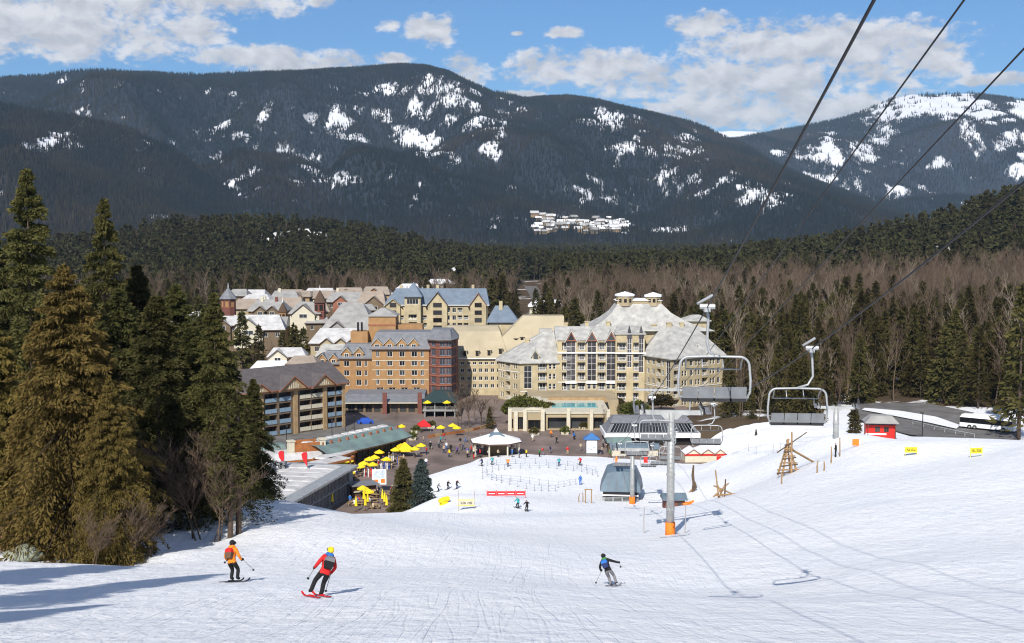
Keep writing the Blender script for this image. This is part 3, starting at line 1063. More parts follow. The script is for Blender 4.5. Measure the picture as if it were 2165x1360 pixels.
def near_tree(kind, px, py, Y, toppy, label, rz, wid=1.0, name='conifer_tree'):
    """px,py: foot of the trunk in the photograph; toppy: its tip"""
    h0 = {'c': 21.5, 'a': 26.0, 'b': 24.0}[kind]
    x = (px - CX) / FPX * Y
    z = hs(x, Y)
    ztop = P(px, toppy, Y).z
    s = (ztop - z) / h0
    T = {'c': CEDAR, 'a': SPRUCE_A, 'b': SPRUCE_B}[kind]
    return tree_at(T[0], T[1], (x, Y, z - 0.1), label, (s * wid, s * wid, s), rz, name)


near_tree('a', 62, 1165, 92, 358, 'tall dark spruce whose tip rises highest at the left edge of the photo', 0.4, 0.85)
near_tree('c', 135, 1172, 76, 560, 'golden brown cedar with drooping sprays at the edge of the piste', 0.0, 0.95, 'cedar_tree')
near_tree('c', -35, 1180, 80, 640, 'golden brown cedar cut off by the left edge of the photo', 2.1, 0.95, 'cedar_tree')
near_tree('c', 225, 1170, 73, 800, 'short golden cedar with its skirt down to the snow in front of the spruces', 4.0, 0.75, 'cedar_tree')
near_tree('a', 222, 1140, 106, 420, 'slender olive spruce rising between the tall dark spruce and the village', 1.3, 0.75)
near_tree('b', 330, 1135, 90, 625, 'dark shaded spruce right of the golden cedar', 2.5, 1.12)
near_tree('b', 398, 1130, 97, 690, 'dark spruce behind the brown bare bush', 0.9, 1.0)
near_tree('a', 452, 1128, 90, 618, 'olive green spruce with ragged sides nearest to the brown lodge', 3.4, 0.86)
near_tree('b', 532, 1080, 112, 800, 'dark spruce at the right end of the left tree group', 5.0, 0.95)
near_tree('b', 290, 1130, 112, 560, 'dark green spruce half hidden behind the golden cedar', 4.4, 0.9)
near_tree('b', -30, 1150, 104, 470, 'dark spruce partly outside the left edge of the photo', 4.1, 1.1)
near_tree('b', 165, 1150, 118, 600, 'dark spruce standing behind the tall golden cedar', 0.2, 1.1)

near_tree('b', 250, 1130, 100, 610, 'dark spruce squeezed between the cedar and the dark shaded spruce', 1.9, 1.1)
near_tree('b', 372, 1120, 108, 600, 'dark spruce rising behind the brown bare bush, near the village side', 3.3, 1.05)
near_tree('b', 478, 1090, 118, 740, 'dark spruce behind the two thin trunks', 2.2, 1.0)
near_tree('b', 435, 1110, 120, 650, 'dark spruce in the back row behind the olive green spruce', 0.5, 1.1)

# trees left of and behind the photographer that throw the streaks of shade on the snow
for i, (x, y, s) in enumerate([(-24.0, 21.0, 0.86), (-30.5, 27.0, 0.95), (-21.5, 9.0, 0.7)]):
    T = SPRUCE_A if i != 1 else SPRUCE_B
    tree_at(T[0], T[1], (x, y, hs(x, y) - 0.2), ['spruce beside the piste just outside the lower left corner', 'larger spruce beside the piste outside the left edge', 'small spruce beside the photographer outside the lower left corner'][i], s, i * 2.0)

# brown twiggy bushes at the edge of the trees
BUSH_A = bare_tree('bare_bush', 7.5, 5, M['bare_bark'], 3, 0.75, 5, 0.07, 1.6, 0.8)
for (px, py, Y, s, lb) in [(405, 1128, 84, 0.95, 'tall brown bare bush under the spruces at the piste edge'), (450, 1135, 83, 0.7, 'brown bare bush beside the two thin dark trunks'),
                           (265, 1172, 72, 0.5, 'low bare bush at the foot of the short golden cedar'), (185, 1178, 70, 0.4, 'small bare bush on the snow edge behind the boulder'), (305, 1165, 74, 0.42, 'bare bush on the snow edge right of the short golden cedar'), (368, 1132, 88, 0.75, 'brown bare bush beside the dark shaded spruce trunk')]:
    x = (px - CX) / FPX * Y
    e = empty('bare_bush', (x, Y, hs(x, Y)), px * 0.1, lb, 'bush')
    e.scale = (s,) * 3
    for k in range(3):
        add('stem', BUSH_A[0], e, (0.35 * math.cos(k * 2.1), 0.35 * math.sin(k * 2.1), 0), (0.25 * math.sin(k * 2.1), 0.25 * math.cos(k * 2.1), k * 2.0))
        add('branches', BUSH_A[1], e, (0.35 * math.cos(k * 2.1), 0.35 * math.sin(k * 2.1), 0), (0.25 * math.sin(k * 2.1), 0.25 * math.cos(k * 2.1), k * 2.0))

# the two thin trunks at the corner of the wood
for (px, Y, h, lb) in [(478, 84, 9.5, 'thin dark trunk at the corner of the wood, the left of two'), (496, 85, 10.5, 'thin dark trunk at the corner of the wood, the right of two')]:
    x = (px - CX) / FPX * Y
    e = empty('thin_tree', (x, Y, hs(x, Y) - 0.2), px, lb, 'tree')
    mb = MB()
    mb.tube([(0, 0, -0.3), (0.1, 0, h * 0.5), (0, 0.1, h)], [0.22, 0.16, 0.06], 8)
    mb.build('trunk', M['bark'], e)
    t_, c_ = conifer('thin_crown', h * 0.95, 1.5, 60, 40, 0.4, 0.1, M['spruce_leaf'], int(px), False, 0.35, 0.4)
    add('crown', c_, e, (0, 0, 0.2))


# ---- mid-distance trees
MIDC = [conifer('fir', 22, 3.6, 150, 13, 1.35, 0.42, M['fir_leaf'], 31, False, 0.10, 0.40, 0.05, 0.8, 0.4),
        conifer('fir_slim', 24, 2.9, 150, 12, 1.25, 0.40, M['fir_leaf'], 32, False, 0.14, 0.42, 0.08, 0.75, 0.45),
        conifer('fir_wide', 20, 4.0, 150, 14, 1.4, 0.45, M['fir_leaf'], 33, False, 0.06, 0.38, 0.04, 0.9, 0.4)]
MIDC_J = [join_mesh('conifer', a, b) for a, b in MIDC]
MIDB = [bare_tree('bare', 18, 51, M['bare_bark'], 3, 0.42, 4, 0.19, 3.2, 0.75), bare_tree('bare', 20, 52, M['bare_bark'], 3, 0.36, 4, 0.2, 3.2, 0.8), bare_tree('bare', 17, 53, M['aspen_bark'], 3, 0.4, 4, 0.17, 2.6, 0.75)]
MIDB_J = [join_mesh('bare_tree', a, b) for a, b in MIDB]
# very small in the picture: a few leaves and a stem
FARC_J = [join_mesh('far_conifer', *conifer('far_fir', 22, 3.4, 34, 5, 3.4, 1.6, M['far_leaf'], 61 + i, False, 0.1, 0.4)) for i in range(2)]
FARB_J = [join_mesh('far_bare', *bare_tree('far_bare', 17, 71 + i, M['bare_bark'], 2, 0.42, 4, 0.22, 8.0, 0.8)) for i in range(2)]


def scatter(name, protos, pos, rot, scl, which, parent=None, label=None, cat=None):
    """thousands of far trees as one object: points that carry copies of a tree mesh"""
    me = D.meshes.new(name)
    me.vertices.add(len(pos))
    me.vertices.foreach_set('co', np.asarray(pos, np.float32).ravel())
    for an, ty, v in (('rz', 'FLOAT', rot), ('sc', 'FLOAT', scl), ('wh', 'INT', which)):
        at = me.attributes.new(an, ty, 'POINT')
        at.data.foreach_set('value', np.asarray(v, np.float32 if ty == 'FLOAT' else np.int32))
    ob = add(name, me, parent)
    ob['kind'] = 'stuff'
    tag(ob, label, cat)
    ng = D.node_groups.new(name + '_nodes', 'GeometryNodeTree')
    ng.interface.new_socket('Geometry', in_out='INPUT', socket_type='NodeSocketGeometry')
    ng.interface.new_socket('Geometry', in_out='OUTPUT', socket_type='NodeSocketGeometry')
    gi = ng.nodes.new('NodeGroupInput')
    go = ng.nodes.new('NodeGroupOutput')
    jn = ng.nodes.new('GeometryNodeJoinGeometry')

    def attr(an, ty):
        nd = ng.nodes.new('GeometryNodeInputNamedAttribute')
        nd.data_type = ty
        nd.inputs['Name'].default_value = an
        return nd.outputs['Attribute']
    for k, pr in enumerate(protos):
        cmp_ = ng.nodes.new('FunctionNodeCompare')
        cmp_.data_type = 'INT'
        cmp_.operation = 'EQUAL'
        ng.links.new(attr('wh', 'INT'), cmp_.inputs[2])
        cmp_.inputs[3].default_value = k
        ip = ng.nodes.new('GeometryNodeInstanceOnPoints')
        ng.links.new(gi.outputs[0], ip.inputs['Points'])
        ng.links.new(cmp_.outputs[0], ip.inputs['Selection'])
        oi = ng.nodes.new('GeometryNodeObjectInfo')
        oi.inputs['Object'].default_value = pr
        oi.inputs['As Instance'].default_value = True
        ng.links.new(oi.outputs['Geometry'], ip.inputs['Instance'])
        cx = ng.nodes.new('ShaderNodeCombineXYZ')
        ng.links.new(attr('rz', 'FLOAT'), cx.inputs[2])
        ng.links.new(cx.outputs[0], ip.inputs['Rotation'])
        ng.links.new(attr('sc', 'FLOAT'), ip.inputs['Scale'])
        ng.links.new(ip.outputs[0], jn.inputs[0])
    ng.links.new(jn.outputs[0], go.inputs[0])
    md = ob.modifiers.new('scatter', 'NODES')
    md.node_group = ng
    return ob


rngF = np.random.default_rng(77)


def jitter_field(x0, x1, y0, y1, sp):
    xs = np.arange(x0, x1, sp)
    ys = np.arange(y0, y1, sp)
    X, Y = np.meshgrid(xs, ys)
    X = X + (rngF.random(X.shape) - 0.5) * sp * 0.95
    Y = Y + (rngF.random(Y.shape) - 0.5) * sp * 0.95
    return X.ravel(), Y.ravel()


def in_poly(x, y, poly):
    r = np.zeros(x.shape, bool)
    n = len(poly)
    for i in range(n):
        x1, y1 = poly[i]
        x2, y2 = poly[(i + 1) % n]
        c = ((y1 > y) != (y2 > y)) & (x < (x2 - x1) * (y - y1) / (y2 - y1 + 1e-12) + x1)
        r ^= c
    return r


def PXof(x, y):
    return CX + x / y * FPX


# where the woods stand: plan outlines in metres (village, hotels and roads are left clear)
X, Y = jitter_field(-340, 470, 300, 720, 6.2)
PXv = PXof(X, Y)
keep = np.abs(X / Y) < 0.46
village = in_poly(X, Y, [(-175, 300), (-125, 300), (-60, 262), (60, 262), (66, 345), (62, 385), (14, 392), (6, 470), (-12, 620), (-165, 600), (-140, 420)])
road_zone = in_poly(X, Y, [(60, 240), (120, 240), (124, 262), (112, 312), (84, 322), (60, 300)])
left_clear = in_poly(X, Y, [(-140, 300), (-70, 300), (-70, 420), (-135, 520)])
cut = in_poly(X, Y, [(-2, 480), (8, 480), (24, 760), (6, 760)])
keep &= ~village & ~road_zone & ~cut
keep &= ~((X < 62) & (X > -60) & (Y < 392))
keep &= ~((X < 0) & (Y < 335))
# share of bare trees grows with distance on the right, patches elsewhere
pb = 0.20 + 0.38 * smooth(430, 560, Y + 35 * fbm(X, Y, 90, 3, 4)) * (X > 20) + 0.35 * (fbm(X, Y, 80, 3, 6) > 0.15)
pb = np.where(X < 0, 0.25 + 0.4 * (fbm(X, Y, 70, 3, 7) > 0.1), pb)
isb = rngF.random(len(X)) < pb
dens = rngF.random(len(X)) < np.where(isb, 0.95, 0.92)
sel = keep & dens
X, Y, isb = X[sel], Y[sel], isb[sel]
Zg = G(X, Y)
sc_ = np.where(isb, 0.75 + 0.5 * rngF.random(len(X)), 0.55 + 0.55 * rngF.random(len(X)) ** 1.3)
rz_ = rngF.random(len(X)) * 6.283
wh_ = rngF.integers(0, 3, len(X))
inview = np.abs(X / Y) < 0.425
order = np.argsort(Y - 1000 * (inview & ((X > 20) | (X < -120))))
sides = [('dense forest right of the cream hotel', X > 0), ('woods left of the village', X <= 0)]
FIRST_C, FIRST_B = [], []
usedc = np.zeros(len(X), bool)
cnt = {'c': 0, 'b': 0}
for i in order:
    k = 'b' if isb[i] else 'c'
    lim = 130 if k == 'b' else 285
    if cnt[k] >= lim or not inview[i]:
        continue
    cnt[k] += 1
    usedc[i] = True
    right = X[i] > 0
    w_ = int(wh_[i])
    loc = (X[i], Y[i], Zg[i] - 0.3)
    if k == 'c':
        lb = ('dark conifer in the dense forest behind the asphalt road and right of the cream hotel' if right else 'dark conifer in the wood behind the tall trees left of the village')
        gp = 'forest conifers right of the hotel' if right else 'conifers left of the village'
        if cnt[k] <= 90:
            tree_at(MIDC[w_][0], MIDC[w_][1], loc, lb, float(sc_[i]), float(rz_[i]), 'conifer_tree', gp)
        else:
            o = add('conifer_tree', MIDC_J[w_], None, loc, (0, 0, float(rz_[i])), float(sc_[i]))
            tag(o, lb, 'tree', gp)
    else:
        lb = ('leafless brown tree among the conifers of the forest right of the cream hotel' if right else 'leafless brown tree in the wood left of the village')
        gp = 'bare trees in the forest right of the hotel' if right else 'bare trees left of the village'
        if cnt[k] <= 30:
            tree_at(MIDB[w_][0], MIDB[w_][1], loc, lb, float(sc_[i]), float(rz_[i]), 'bare_tree', gp, 'branches')
        else:
            o = add('bare_tree', MIDB_J[w_], None, loc, (0, 0, float(rz_[i])), float(sc_[i]))
            tag(o, lb, 'tree', gp)
PROTO = {}
for o in COL.objects:
    if o.type == 'MESH' and o.data in MIDC_J + MIDB_J and o.data.name not in PROTO:
        PROTO[o.data.name] = o
protos = [PROTO[m.name] for m in MIDC_J + MIDB_J if m.name in PROTO]
names = [p.data.name for p in protos]
rest = ~usedc
wh_all = np.array([names.index((MIDB_J if isb[i] else MIDC_J)[wh_[i]].name) if (MIDB_J if isb[i] else MIDC_J)[wh_[i]].name in names else 0 for i in range(len(X))])
scatter('forest', protos, np.stack([X, Y, Zg - 0.3], -1)[rest], rz_[rest], sc_[rest], wh_all[rest])

# small houses in the clearings of the hills
rh = random.Random(5)
HILL_HOUSES = []
for (cx, cy, rx, ry, n, what) in ((665, 512, 45, 10, 16, 'in the clearing on the wooded hill'), (580, 518, 28, 7, 9, 'left of the clearing on the wooded hill'), (1010, 552, 14, 6, 4, 'in the trees above the cream and blue hotel'),
                                  (1110, 556, 45, 6, 9, 'along the valley road'), (1465, 508, 80, 4, 9, 'on the valley floor far right of the village'), (1965, 552, 22, 3, 3, 'on the brown forest slope at the right'), (1050, 484, 40, 3, 5, 'at the foot of the mountain left of the far village')):
    for i in range(n):
        px, py = cx + rh.uniform(-rx, rx), cy + rh.uniform(-ry, ry)
        q = hit(px, py, 500, 2900)
        HILL_HOUSES.append((q, rh.uniform(-.5, .5), rh.uniform(.9, 1.3) * (1.0 if q.y < 1600 else 1.5), rh.randint(0, 2), what))


def clear_of_houses(X, Y):
    k = np.ones(X.shape, bool)
    for q, *_ in HILL_HOUSES:
        # a house and the open slope below it
        k &= ~((np.abs(X - q.x * Y / q.y) < 11) & (Y < q.y + 9) & (Y > q.y - 48))
    return k


# beyond: hills and valley floor
X, Y = jitter_field(-700, 900, 690, 1500, 8.0)
keep = (np.abs(X / Y) < 0.45)
cut = in_poly(X, Y, [(-10, 600), (10, 600), (42, 1100), (5, 1100)])
open_ = in_poly(X, Y, [(-230, 690), (0, 690), (10, 800), (-160, 760)])
keep &= clear_of_houses(X, Y)
keep &= ~cut & ~(open_ & (rngF.random(len(X)) < 0.65))
pb = 0.12 + 0.45 * (fbm(X, Y, 130, 3, 16) > 0.12) + 0.35 * (1 - smooth(720, 900, Y)) * (X > -260) * (X < 330)
pb = np.where(((X > 60) & (X < 420) & (Y < 900)), 0.45, pb)
pb = np.where((X > 300) & (Y > 850), 0.12, pb)
isb = rngF.random(len(X)) < pb
X, Y, isb = X[keep], Y[keep], isb[keep]
Zg = G(X, Y)
n_ = len(X)
pc = [add('conifer_tree', FARC_J[0], None, (255, 676, g(255, 676))), add('conifer_tree', FARC_J[1], None, (-245, 676, g(-245, 676)))]
pbn = [add('bare_tree', FARB_J[0], None, (262, 677, g(262, 677))), add('bare_tree', FARB_J[1], None, (-238, 678, g(-238, 678)))]
for q, lb in zip(pc + pbn, ['small conifer far back in the forest on the right', 'small conifer far back in the wood on the left', 'small leafless tree far back in the forest on the right', 'small leafless tree far back in the wood on the left']):
    tag(q, lb, 'tree')
scatter('wooded_hills', pc + pbn, np.stack([X, Y, Zg - 0.3], -1), rngF.random(n_) * 6.28, 0.65 + 0.5 * rngF.random(n_), np.where(isb, 2, 0) + rngF.integers(0, 2, n_))

X, Y = jitter_field(-1300, 1500, 1490, 3250, 21.0)
keep = (np.abs(X / Y) < 0.45) & clear_of_houses(X, Y)
X, Y = X[keep], Y[keep]
n_ = len(X)
scatter('valley_forest', pc + pbn, np.stack([X, Y, G(X, Y) - 0.3], -1), rngF.random(n_) * 6.28, 0.9 + 0.5 * rngF.random(n_), np.where(rngF.random(n_) < 0.4, 2, 0) + rngF.integers(0, 2, n_))

# trees on the mountains: dense, thinning out over the snow fields
mm = MB()
mm.frustum(-.15, -.15, .15, .15, -2, -.15, -.15, .15, .15, 4)
for (r_, z0, z1) in ((3.4, 3, 13), (2.4, 9, 18), (1.4, 15, 24)):
    c6 = [(r_ * math.cos(a), r_ * math.sin(a), z0) for a in np.arange(5) * 2 * math.pi / 5]
    mm.cone(c6, (0, 0, z1), 0, False)
M['mountain_leaf'] = foliage_mat('mountain_foliage', (0.010, 0.013, 0.012), (0.020, 0.022, 0.018), 0.05, 0.45, 0.0)
MTREE = mm.mesh('mountain_conifer', M['mountain_leaf'])


_t = NT.__new__(NT)
_t.nt = M['mountain_leaf'].node_tree
_hs = next(n for n in _t.nt.nodes if n.type == 'HUE_SAT')
_src = _hs.inputs['Color'].links[0].from_socket
_ge = _t.n('ShaderNodeNewGeometry')
_mx = _t.mix(_t.rng(_t.noise(_ge.outputs['Position'], 0.0022, 6, 0.62), 0.46, 0.62), _src, (0.034, 0.026, 0.016))
_t.l(_mx, _hs.inputs['Color'])


def mountain_trees(d, n, seed, size, vmax=1.01, bare=0.86):
    rng = np.random.default_rng(seed)
    nv, nx = d['X'].shape
    j = rng.integers(0, nv - 1, n * 3)
    i = rng.integers(0, nx - 1, n * 3)
    u, v = rng.random(n * 3), rng.random(n * 3)

    def bil(A):
        return (A[j, i] * (1 - u) + A[j, i + 1] * u) * (1 - v) + (A[j + 1, i] * (1 - u) + A[j + 1, i + 1] * u) * v
    x, y, z, f, vv = bil(d['X']), bil(d['Y']), bil(d['Z']), bil(d['F']), bil(d['V'])
    ok = (vv < vmax) & (np.abs(x / y) < 0.44) & (rng.random(n * 3) > np.clip((f + 0.1) * 0.75 * (bare / .86) ** 3, 0, bare)) & (z > -2)
    x, y, z = x[ok][:n], y[ok][:n], z[ok][:n]
    n = len(x)
    return np.stack([x, y, z - 1], -1), rng.random(n) * 6.28, size * (0.6 + 0.7 * rng.random(n))


first = True
for d, n, seed, size, nm in ((MT_MAIN, 170000, 1, 0.78, 'mountain_forest'), (MT_RIGHT, 60000, 2, 0.9, 'far_mountain_forest'), (MT_LEFT, 45000, 3, 0.68, 'foothill_forest')):
    p, r_, s_ = mountain_trees(d, n, seed, size, bare=.985 if nm == 'far_mountain_forest' else .86)
    if first:
        MT_PROTO = add('conifer_tree', MTREE, None, tuple(p[0]))
        tag(MT_PROTO, 'tiny dark conifer on the far forested mountain side', 'tree')
        first = False
    scatter(nm, [MT_PROTO], p[1:], r_[1:], s_[1:], np.zeros(len(p) - 1))
# ------------------------------------------------------------------ building helpers
_cache = {}


def window_mesh(w, h, frame='white_trim', glass='glass', nx=2, nz=1):
    key = ('win', round(w, 2), round(h, 2), frame, glass, nx, nz)
    if key not in _cache:
        mb = MB()
        f = 0.09
        mb.box(-w / 2, -0.07, 0, w / 2, 0.03, f, 0)
        mb.box(-w / 2, -0.07, h - f, w / 2, 0.03, h, 0)
        mb.box(-w / 2, -0.07, f, -w / 2 + f, 0.03, h - f, 0)
        mb.box(w / 2 - f, -0.07, f, w / 2, 0.03, h - f, 0)
        for i in range(1, nx):
            x = -w / 2 + w * i / nx
            mb.box(x - 0.03, -0.05, f, x + 0.03, -0.012, h - f, 0)
        for i in range(1, nz):
            z = h * i / nz
            mb.box(-w / 2 + f, -0.045, z - 0.03, w / 2 - f, -0.014, z + 0.03, 0)
        mb.poly([(-w / 2 + f, -0.01, f), (w / 2 - f, -0.01, f), (w / 2 - f, -0.01, h - f), (-w / 2 + f, -0.01, h - f)], 1)
        _cache[key] = mb.mesh('window', [M[frame], M[glass]])
    return _cache[key]


def railing_mesh(w, h=1.0, style='bars', mt='white_trim'):
    key = ('rail', round(w, 2), round(h, 2), style, mt)
    if key not in _cache:
        mb = MB()
        mb.box(-w / 2, -0.06, h - 0.08, w / 2, 0.02, h)
        if style == 'bars':
            n = max(2, int(w / 0.3))
            mb.box(-w / 2, -0.05, 0.05, w / 2, 0.01, 0.12)
            for i in range(n + 1):
                x = -w / 2 + 0.03 + (w - 0.06) * i / n
                mb.box(x - 0.025, -0.04, 0.12, x + 0.025, 0.0, h - 0.08)
        else:
            n = max(1, int(w / 1.1))
            for i in range(n):
                a, b = -w / 2 + w * i / n, -w / 2 + w * (i + 1) / n
                mb.box(a + 0.03, -0.05, 0.06, b - 0.03, 0.0, h - 0.08)
        _cache[key] = mb.mesh('railing', M[mt])
    return _cache[key]


def face(b, wall, p0, p1, z0, z1, items, m=0, depth=0.22, frame='white_trim', glass='glass', rail=('bars', 'white_trim'), bdepth=1.3, reveal=None):
    """one outside wall with its window and balcony openings; items: (kind, u, w, z, h)
    kinds: w window, p pair of narrow windows, b balcony recess, t tall glazed bay"""
    P0, P1 = Vector(p0), Vector(p1)
    ud = (P1 - P0).normalized()
    nd = Vector((ud.y, -ud.x))
    ang = math.atan2(ud.y, ud.x)
    holes = []
    for it in items:
        k, u, w_, z, h = it[:5]
        if k == 'p':
            for du in (-w_ * 0.28, w_ * 0.28):
                holes.append((u + du - w_ * .2, u + du + w_ * .2, z, z + h, depth))
                q = P0 + ud * (u + du) - nd * (depth - 0.03)
                add('window', window_mesh(w_ * .4, h, frame, glass, 1, 2), b, (q.x, q.y, z), (0, 0, ang))
        elif k == 'b':
            holes.append((u - w_ / 2, u + w_ / 2, z, z + h, bdepth))
            q = P0 + ud * (u + w_ * 0.08) - nd * (bdepth - 0.04)
            add('balcony_door', window_mesh(w_ * 0.7, h * 0.9, frame, glass, 2, 1), b, (q.x, q.y, z + 0.02), (0, 0, ang))
            q = P0 + ud * u + nd * 0.07
            rm = it[5] if len(it) > 5 else rail
            add('railing', railing_mesh(w_, 1.0, *rm), b, (q.x, q.y, z - 0.02), (0, 0, ang))
        else:
            holes.append((u - w_ / 2, u + w_ / 2, z, z + h, depth))
            q = P0 + ud * u - nd * (depth - 0.03)
            nz = max(1, int(h / 1.5)) if k == 't' else 1
            nx = max(2, int(w_ / 0.9)) if k == 't' else 2
            add('window', window_mesh(w_, h, frame, it[5] if len(it) > 5 else glass, nx, nz), b, (q.x, q.y, z), (0, 0, ang))
    facade(wall, p0, p1, z0, z1, holes, m, reveal)


def poly_roof(mb, pts, z, tops, zt, over=0.6, m=0, th=0.25, fascia=None):
    """hipped roof over a footprint polygon: each eave corner goes to its own top point (same count)"""
    c = Vector((sum(p[0] for p in pts) / len(pts), sum(p[1] for p in pts) / len(pts)))
    out = []
    for p in pts:
        v = Vector(p) - c
        out.append(c + v * (1 + over / max(v.length, 0.1)))
    n = len(pts)
    fa = m if fascia is None else fascia
    for i in range(n):
        j = (i + 1) % n
        a, b_ = out[i], out[j]
        mb.poly([(a.x, a.y, z), (b_.x, b_.y, z), (b_.x, b_.y, z + th), (a.x, a.y, z + th)], fa)
        mb.poly([(a.x, a.y, z + th), (b_.x, b_.y, z + th), (tops[j][0], tops[j][1], zt), (tops[i][0], tops[i][1], zt)], m)
    mb.poly([(p.x, p.y, z) for p in out][::-1], fa)
    mb.poly([(p[0], p[1], zt) for p in tops], m)


def gable(mb, xc, w, y0, y1, ze, zp, roof=0, wall=1, over=0.4, th=0.18):
    """a small front gable: triangular wall at y0 and two roof slopes running back to y1"""
    mb.poly([(xc - w / 2, y0, ze), (xc + w / 2, y0, ze), (xc, y0, zp)], wall)
    e = over
    k = (zp - ze) / (w / 2)
    for s in (-1, 1):
        a = (xc + s * (w / 2 + e), ze - k * e)
        mb.poly([(a[0], y0 - e, a[1] + th), (xc, y0 - e, zp + th), (xc, y1, zp + th), (a[0], y1, a[1] + th)], roof)
        mb.poly([(a[0], y0 - e, a[1]), (xc, y0 - e, zp), (xc, y0 - e, zp + th), (a[0], y0 - e, a[1] + th)], 2)
        mb.poly([(a[0], y0 - e, a[1]), (a[0], y0 - e, a[1] + th), (a[0], y1, a[1] + th), (a[0], y1, a[1])], 2)
        mb.poly([(a[0], y0 - e, a[1]), (a[0], y1, a[1]), (xc, y1, zp), (xc, y0 - e, zp)], 2)


def rows(kinds, z0, pitch, n, h, zoff=0.85):
    """the same column pattern on n storeys"""
    out = []
    for k in range(n):
        for it in kinds:
            kk, u, w_ = it[:3]
            if kk == 'b':
                out.append((kk, u, w_, z0 + pitch * k + 0.15, pitch - 0.55) + tuple(it[3:]))
            else:
                out.append((kk, u, w_, z0 + pitch * k + zoff, h) + tuple(it[3:]))
    return out


def X_at(px, Y):
    return (px - CX) / FPX * Y


def Z_at(py, Y):
    return CAMZ + ray(CX, py)[2] * Y / ray(CX, py)[1]


# ------------------------------------------------------------------ the big cream hotel
Y0 = 334.0
ox = X_at(1065, Y0)
hotel = empty('hotel', (ox, Y0, -0.6), 0, 'large cream hotel with pale hipped roofs and tall pointed glazed bays', 'hotel')


def hx(px, dY=0.0):
    return X_at(px, Y0 + dY) - ox


PT = 2.75
wl = MB()
# low end block with canted corner
A, B_, C_ = (-1.6, 6.0), (4.4, -1.2), (14.6, 0.0)
face(hotel, wl, A, B_, -1, 11.1, rows([('p', 1.6, 1.6), ('b', 4.2, 2.0), ('p', 7.3, 1.6)], 0.7, PT, 4, 1.5, 0.5))
face(hotel, wl, B_, C_, -1, 11.1, rows([('b', 6.2, 2.5), ('p', 8.9, 2.0)], 0.7, PT, 4, 1.5, 0.5) + [('t', 2.2, 2.2, 4.2, 6.2), ('w', 2.2, 1.6, 1.0, 2.2)], glass='glass')
facade(wl, C_, (14.6, 14), -1, 11.1, [])
facade(wl, (-1.6, 14), A, -1, 11.1, [])
# long middle front
items = rows([('b', 17.0 - 14.6, 2.3), ('b', 21.2 - 14.6, 2.2), ('b', 26.7 - 14.6, 2.2)], 0.7, PT, 6, 1.5)
for px in (1208, 1252, 1293):
    u = hx(px) - 14.6
    items += [('p', u, 2.5, 0.7 + PT * k + 0.5, 1.7) for k in range(2)]
    items += [('t', u, 2.5, 6.2, 11.0, 'glass_blue')]
face(hotel, wl, C_, (30.4, 0.0), -1, 17.3, items)
facade(wl, (30.4, 0), (30.4, -0.9), -1, 17.3, [])
# taller bay with two spires of glass
items = rows([('b', 1.7, 2.6), ('b', 5.6, 1.5)], 0.7, PT, 6, 1.5) + [('t', 3.8, 1.3, 10.0, 8.2, 'glass_blue'), ('t', 7.0, 1.3, 8.6, 9.6, 'glass_blue')]
face(hotel, wl, (30.4, -0.9), (38.4, -0.9), -1, 19.0, items)
facade(wl, (38.4, -0.9), (38.4, 0.0), -1, 19.0, [])
# right block: prow with two fronts
q0, q1, q2 = (38.4, 0.0), (44.4, -11.5), (59.8, 0.0)
face(hotel, wl, q0, q1, -1, 13.2, rows([('w', 1.8, 1.2), ('w', 4.2, 1.3), ('b', 6.8, 1.9), ('w', 8.8, 1.0)], 0.2, 2.6, 5, 1.5, 0.5) + [('t', 11.2, 2.0, 4.0, 8.8, 'glass_blue')])
face(hotel, wl, q1, q2, -1, 13.2, rows([('b', 1.8, 2.2), ('p', 4.6, 1.9), ('w', 7.2, 1.2), ('p', 9.6, 1.9), ('b', 12.4, 2.3), ('p', 15.2, 1.9), ('w', 17.6, 1.2)], 0.2, 2.6, 5, 1.5, 0.5))
facade(wl, q2, (59.8, 18), -1, 13.2, [])
facade(wl, (59.8, 18), (-1.6, 18), -1, 13.2, [])
# walls above the middle
wl.box(24, 7, 13, 57, 30, 19.4)
wl.box(-1.6, 13.8, -1, 59.8, 17.9, 11)
hotel_wall = wl.build('wall', M['cream'], hotel)
# cornices in white
cn = MB()
cn.box(14.75, -0.35, 13.75, 30.3, -0.003, 14.1)
cn.box(30.2, -1.3, 13.75, 38.6, -0.903, 14.1)
cn.box(14.75, -0.12, 5.75, 30.3, -0.003, 5.95)
for px in (1208, 1252, 1293):
    u = hx(px)
    cn.box(u - 1.5, -0.5, 5.5, u + 1.5, -0.003, 6.15)
for a, b_, z in ((A, B_, 8.6), (B_, C_, 3.3), (q0, q1, 5.4), (q1, q2, 5.4)):
    va, vb = Vector(a), Vector(b_)
    d = (vb - va).normalized()
    nn = Vector((d.y, -d.x))
    a1, b1 = va + d * .1 + nn * 0.12, vb - d * .1 + nn * 0.12
    a2, b2 = va + d * .1 + nn * 0.004, vb - d * .1 + nn * 0.004
    cn.prism([a1, b1, b2, a2], z, z + 0.16)
cn.build('cornice', M['white_trim'], hotel)
